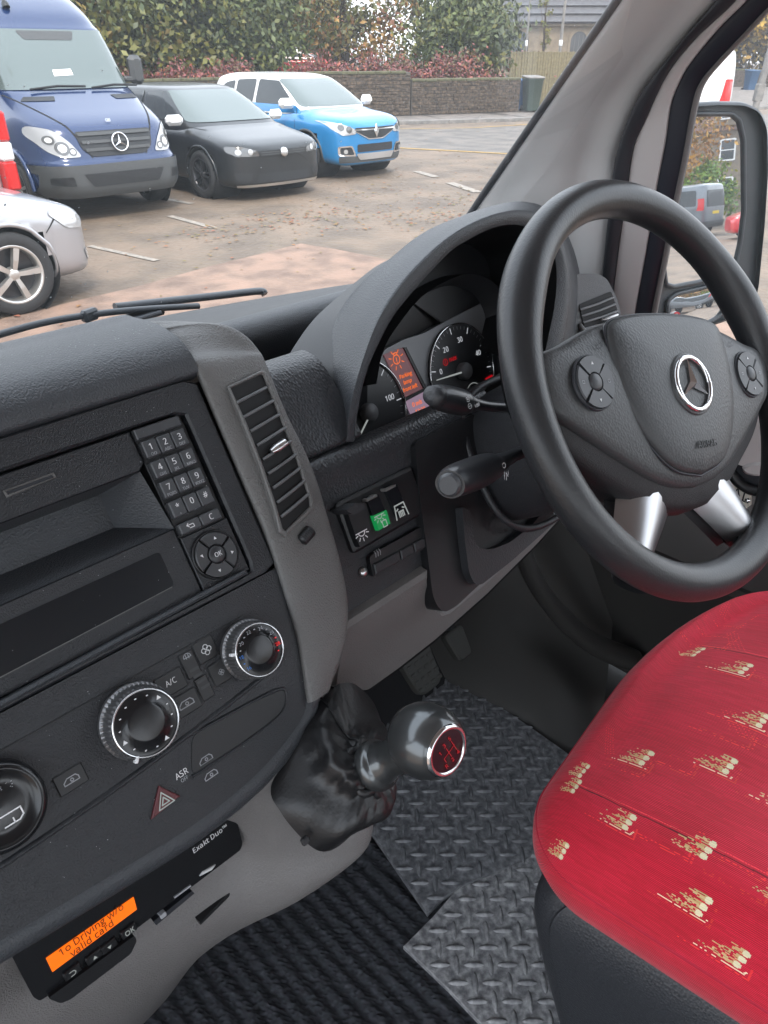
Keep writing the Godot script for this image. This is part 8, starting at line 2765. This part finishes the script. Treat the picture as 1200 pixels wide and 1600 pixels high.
func rubber_mat(called: String, label: String, pts: Array, y0: float, y1: float, most: int, m: Material = null):
	if m == null: m = M.mat_rubber
	var poly := PackedVector2Array()
	var cen := Vector3.ZERO
	for p in pts:
		poly.append(Vector2(p.x, -p.z))
		cen += p
	cen /= pts.size()
	var t := thing(called, label, "floor mat", Vector3(cen.x, y0, cen.z))
	var T := Transform3D(Basis(Vector3(1, 0, 0), Vector3(0, 0, -1), Vector3(0, 1, 0)), Vector3.ZERO)
	var b := MB.new()
	b.prism(T, poly, y0 - 0.003, y1, 0.001)
	world_obj("sheet", b, m, t)
	# one raised bar, shared
	var lb := MB.new()
	var rows := []
	for k in 9:
		var s := -1.0 + k / 4.0
		var w := 0.0036 * sqrt(maxf(0.0, 1.0 - s * s)) + 0.00005
		var h := 0.0031 * pow(maxf(0.0, 1.0 - s * s), 0.5)
		rows.append([Vector3(s * 0.0132, -0.0002, -w), Vector3(s * 0.0132, h * 0.8, -w * 0.5), Vector3(s * 0.0132, h, 0), Vector3(s * 0.0132, h * 0.8, w * 0.5), Vector3(s * 0.0132, -0.0002, w)])
	lb.grid(rows, false, 0)
	var lm := lb.mesh()
	var inner := Geometry2D.offset_polygon(poly, -0.006)
	var pitch := 0.0213
	var found := []
	for i in range(-60, 60):
		for j in range(-60, 60):
			var p := Vector2(0.5, 0.4) + Vector2(cos(PI / 4), sin(PI / 4)) * i * pitch + Vector2(-sin(PI / 4), cos(PI / 4)) * j * pitch
			if inner.size() == 0 or not Geometry2D.is_point_in_polygon(p, inner[0]): continue
			var ang := PI / 4 + (PI / 2 if (i + j) % 2 else 0.0)
			var P := Vector3(p.x, y1, -p.y)
			found.append([eye.distance_to(P), P, ang])
	found.sort_custom(func(a, c): return a[0] < c[0])
	var rest := MB.new()
	for k in found.size():
		var x := Transform3D(Basis(Vector3.UP, found[k][2]), found[k][1])
		if k < most:
			var o := put("raised_bar", lm, m, t)
			o.transform = t.transform.affine_inverse() * x
		else:
			for i in rows.size() - 1:
				for j in 4:
					rest.quad(x * rows[i][j], x * rows[i][j + 1], x * rows[i + 1][j + 1], x * rows[i + 1][j], 0)
	if found.size() > most:
		tag(world_obj("raised_bars", rest, m, t), "", "", "", "stuff")

# ------------------------------------------------------------------ driver's door and its mirror
func door_strip(called: String, left: Array, right: Array, x0: float, x1: float, m: Material, parent: Node3D, deep := 0.04):
	# band between two lines; each point lies on the door's leaning plane
	var n := Vector3(-1, -0.14, 0).normalized()
	var o0 := Vector3(x0, 1.45, 0)
	var o1 := Vector3(x1, 1.45, 0)
	var L := []
	var R := []
	for p in left: L.append(on(p[0], p[1], o0, n))
	for p in right: R.append(on(p[0], p[1], o1, n))
	L = bez(L, 40); R = bez(R, 40)
	var a := []; var bcol := []; var c := []; var d := []; var e := []
	for k in L.size():
		a.append(L[k] - n * deep)
		bcol.append(L[k])
		c.append(L[k].lerp(R[k], 0.35) + n * 0.006)
		d.append(R[k])
		e.append(R[k] - n * deep)
	var b := MB.new()
	b.grid([a, bcol], false, 3); b.grid([bcol, c, d], false, 2); b.grid([d, e], false, 1)
	world_obj(called, b, m, parent)

func door_and_mirror():
	var d := thing("driver_door", "driver's door with grey window frame, black window channel and grey door card", "door", Vector3(1.05, 0.95, -0.2))
	var sl := [[1500, -480], [1385, -335], [1270, -190], [1190, -90], [1120, 0], [1080, 46], [1040, 96], [1000, 148], [978, 195], [963, 240], [957, 276], [948, 360], [940, 450], [934, 520]]
	var sr := [[1540, -480], [1420, -335], [1300, -190], [1224, -90], [1150, 0], [1086, 60], [1040, 118], [1006, 190], [990, 225], [983, 260], [978, 300], [966, 380], [955, 470], [948, 540]]
	door_strip("door_seal", sl, sr, 1.005, 1.015, M.rubber, d)
	var lip := MB.new()
	var gl := [[1570, -490], [1450, -345], [1330, -200], [1245, -90], [1166, 0], [1120, 46], [1076, 100], [1060, 128], [1046, 164], [1038, 220], [1024, 294], [1008, 390], [990, 489], [980, 560]]
	door_strip("window_frame", sr, gl, 1.02, 1.03, M.doorframe, d)
	var br := [[1640, -470], [1520, -330], [1400, -190], [1300, -85], [1200, 11], [1160, 54], [1120, 96], [1094, 128], [1082, 164], [1068, 240], [1053, 312], [1035, 405], [1017, 495], [1006, 560]]
	door_strip("window_channel", gl, br, 1.035, 1.045, M.channel, d, 0.012)
	var br2 := []
	for p in br: br2.append([p[0] + 7, p[1] + 2])
	door_strip("channel_trim", br, br2, 1.046, 1.048, M.trim, d, 0.004)
	# pane
	var n := Vector3(-1, -0.14, 0).normalized()
	var P := []
	for q in [[1395, -180], [1200, 18], [1094, 135], [1070, 250], [1040, 405], [1010, 550]]: P.append(on(q[0], q[1], Vector3(1.062, 1.45, 0), n))
	var pb := MB.new()
	var far := []
	for p in P: far.append(Vector3(p.x, p.y, 0.55))
	pb.grid([P, far])
	world_obj("pane", pb, M.pane, d)
	# door card with belt rail, handle well, pull and a small plate
	var D := Transform3D(Basis(Vector3(0, 0, 1), Vector3(0, 1, 0), Vector3(-1, 0, 0)), Vector3(1.03, 1.2, -0.2))
	slab2("card", D, round_poly(PackedVector2Array([Vector2(-0.42, -0.28), Vector2(0.75, -0.28), Vector2(0.75, 0.17), Vector2(-0.42, 0.17)]), 0.03), -0.06, 0.0, 0.006, M.trim, d)
	slab2("belt_rail", D, round_poly(PackedVector2Array([Vector2(-0.42, 0.15), Vector2(0.75, 0.15), Vector2(0.75, 0.24), Vector2(-0.42, 0.24)]), 0.01), -0.05, 0.012, 0.008, M.doorframe, d)
	slab("handle_well", D, [[1138, 704], [1168, 682], [1240, 670], [1260, 740], [1220, 768], [1176, 764], [1146, 740]], 0.0, 0.004, 0.0, M.rubber, d, 0.02)
	slab("door_handle", D, [[1156, 730], [1172, 724], [1230, 722], [1232, 738], [1180, 746], [1162, 742]], 0.0, 0.016, 0.004, M.doorframe, d, 0.006)
	var hb := MB.new()
	var hp := []
	for q in [[1134, 706], [1142, 738], [1170, 764], [1215, 770]]: hp.append(D * v3(flat(D, q[0], q[1], 0.01), 0.01))
	hb.tube(bez(hp, 16), [0.008], 10)
	world_obj("grab_edge", hb, M.black, d)
	var pl := slab("small_plate", D, [[1138, 754], [1172, 764], [1172, 790], [1160, 800], [1140, 780]], 0.0, 0.006, 0.001, M.plate_ivory, d)
	var pp := flat(D, 1157, 774, 0.0065)
	word("AL", Transform3D(D.basis, D * v3(pp, 0.0064)), 0.018, M.rubber, pl)
	var sc := MB.new()
	sc.lathe(Transform3D(D.basis * Basis(Vector3.RIGHT, PI / 2), D * v3(flat(D, 1168, 782, 0.006), 0.006)), [Vector2(0.0001, 0.003), Vector2(0.003, 0.002), Vector2(0.004, 0)], 12)
	world_obj("screw", sc, M.chrome, d)
	# lower card with a rounded dark speaker panel
	slab2("lower_card", D, round_poly(PackedVector2Array([Vector2(-0.42, -0.32), Vector2(0.75, -0.32), Vector2(0.75, -0.05), Vector2(-0.42, -0.05)]), 0.02), -0.04, 0.02, 0.01, M.foot_trim, d)
	# the mirror: housing, two glasses
	var mn := Vector3(-0.327, 0.10, 0.94).normalized()
	var mx := Vector3.UP.cross(mn).normalized()
	var MT := Transform3D(Basis(mx, mn.cross(mx), mn), Vector3(1.2, 1.67, -0.49))
	var m := thing("door_mirror", "large black-framed door mirror outside the driver's window, reflecting the street behind", "mirror", MT.origin)
	var out := flats(MT, [[1022, 172], [1060, 162], [1110, 158], [1156, 159], [1180, 170], [1192, 198], [1193, 270], [1188, 350], [1178, 455], [1168, 480], [1128, 502], [1064, 523], [1030, 523], [1018, 500], [1016, 300]], 0.0)
	out = round_poly(out, 0.012)
	var hb2 := MB.new()
	var rows := []
	for q in [[0.5, -0.13, 0.03], [0.78, -0.115, 0.015], [0.93, -0.08, 0.005], [1.0, -0.035, 0.0], [1.0, 0.004, 0.0], [0.985, 0.010, 0.0], [0.965, 0.011, 0.0]]:
		var r := []
		var c := Vector2.ZERO
		for p in out: c += p
		c /= out.size()
		for p in out: r.append(MT * v3(c + (p - c) * q[0], q[1]))
		rows.append(r)
	hb2.grid(rows, true, 0); hb2.fan(rows[0], 0)
	world_obj("housing", hb2, M.mirror_black, m)
	slab2("inner_face", MT, out, -0.02, 0.0, 0.0, M.mirror_black, m)
	var gp := [[1030, 190], [1046, 178], [1142, 178], [1154, 188], [1161, 219], [1162, 330], [1156, 380], [1149, 411], [1132, 428], [1090, 441], [1052, 448], [1040, 444], [1034, 400]]
	slab("main_glass", MT, gp, -0.001, 0.003, 0.0, M.mirror, m, 0.004)
	var gb := MB.new()
	var ga := round_poly(flats(MT, gp, 0.003), 0.004)
	var gpath := []
	for p in ga: gpath.append(MT * v3(p, 0.004))
	gpath.append(gpath[0])
	gb.tube(gpath, [0.0035], 8, false)
	world_obj("glass_rim", gb, M.mirror_black, m)
	# wide-angle glass: slightly domed
	var wn := Vector3(-0.335, 0.165, 0.93).normalized()
	var wx := Vector3.UP.cross(wn).normalized()
	var WT := Transform3D(Basis(wx, wn.cross(wx), wn), MT * v3(flat(MT, 1088, 480, 0.004), 0.004))
	var wp := round_poly(flats(WT, [[1042, 470], [1056, 459], [1092, 451], [1126, 442], [1134, 452], [1130, 484], [1120, 497], [1100, 507], [1056, 517], [1043, 512]], 0.0), 0.006)
	var c2 := Vector2.ZERO
	for p in wp: c2 += p
	c2 /= wp.size()
	var wb := MB.new()
	var lev := []
	for k in 13:
		var e := maxf(0.001, 1.0 - k / 12.0)
		lev.append([e, 0.0006 * (1.0 - e * e)])
	dome(wb, WT, wp, lev, c2)
	world_obj("wide_glass", wb, M.mirror, m)
	var wr := MB.new()
	var wpath := []
	for p in wp: wpath.append(WT * v3(p, 0.001))
	wpath.append(wpath[0])
	wr.tube(wpath, [0.0035], 8, false)
	world_obj("wide_rim", wr, M.mirror_black, m)
	# round speed sticker
	var sp := flat(MT, 1056, 497, 0.008)
	var st := slab2("sticker", MT, circle(sp, 0.0095, -1, 28), 0.004, 0.0078, 0.0, M.white_plastic, m)
	var sr2 := MB.new()
	frame(sr2, MT, circle(sp, 0.0095, -1, 28), circle(sp, 0.0070, -1, 28), 0.006, 0.0082, 0.0)
	world_obj("red_ring", sr2, M.sticker_red, st)
	word("100", at2(MT, sp.x, sp.y, 0.0079), 0.0058, M.rubber, st)
	# arm to the door
	var ab := MB.new()
	ab.tube([Vector3(1.06, 1.50, -0.62), Vector3(1.14, 1.52, -0.58), Vector3(1.2, 1.56, -0.54)], [0.04, 0.035, 0.04], 12, true, 0.7)
	world_obj("arm", ab, M.mirror_black, m)
	wipers()

func wipers():
	# two blades parked low on the outside of the screen
	for q in [
		["long wiper arm and blade resting low across the windscreen, the upper one", [[-40, 534], [60, 506], [140, 492], [215, 484], [310, 478]], [[180, 480], [250, 472], [340, 462], [405, 455], [414, 460]]],
		["lower wiper blade parked along the bottom of the windscreen", [[-40, 562], [60, 536], [130, 518], [200, 503], [250, 488]], [[-60, 580], [60, 540], [150, 512], [238, 487], [254, 486]]]]:
		var o := Vector3(0.134, 1.575, -0.985)
		var n := Vector3(0, 0.62, 0.78)
		var ps := []
		for p in q[1]: ps.append(on(p[0], p[1], o, n))
		var bl := []
		for p in q[2]: bl.append(on(p[0], p[1], o - n * 0.012, n))
		var t := thing("windscreen_wiper", q[0], "wiper", ps[0])
		var b := MB.new()
		b.tube(bez(ps, 20), [0.0065], 8, true, 0.7)
		world_obj("arm", b, M.wiper, t)
		var c := MB.new()
		c.tube(bez(bl, 20), [0.0095], 8, true, 0.6)
		world_obj("blade", c, M.wiper, t)
		var e := MB.new()
		var mid: Vector3 = ps[2]
		e.box(Transform3D(Basis(Vector3.UP, 0.3), mid), Vector3(0.025, 0.016, 0.012), 0.003)
		world_obj("joint", e, M.wiper, t)
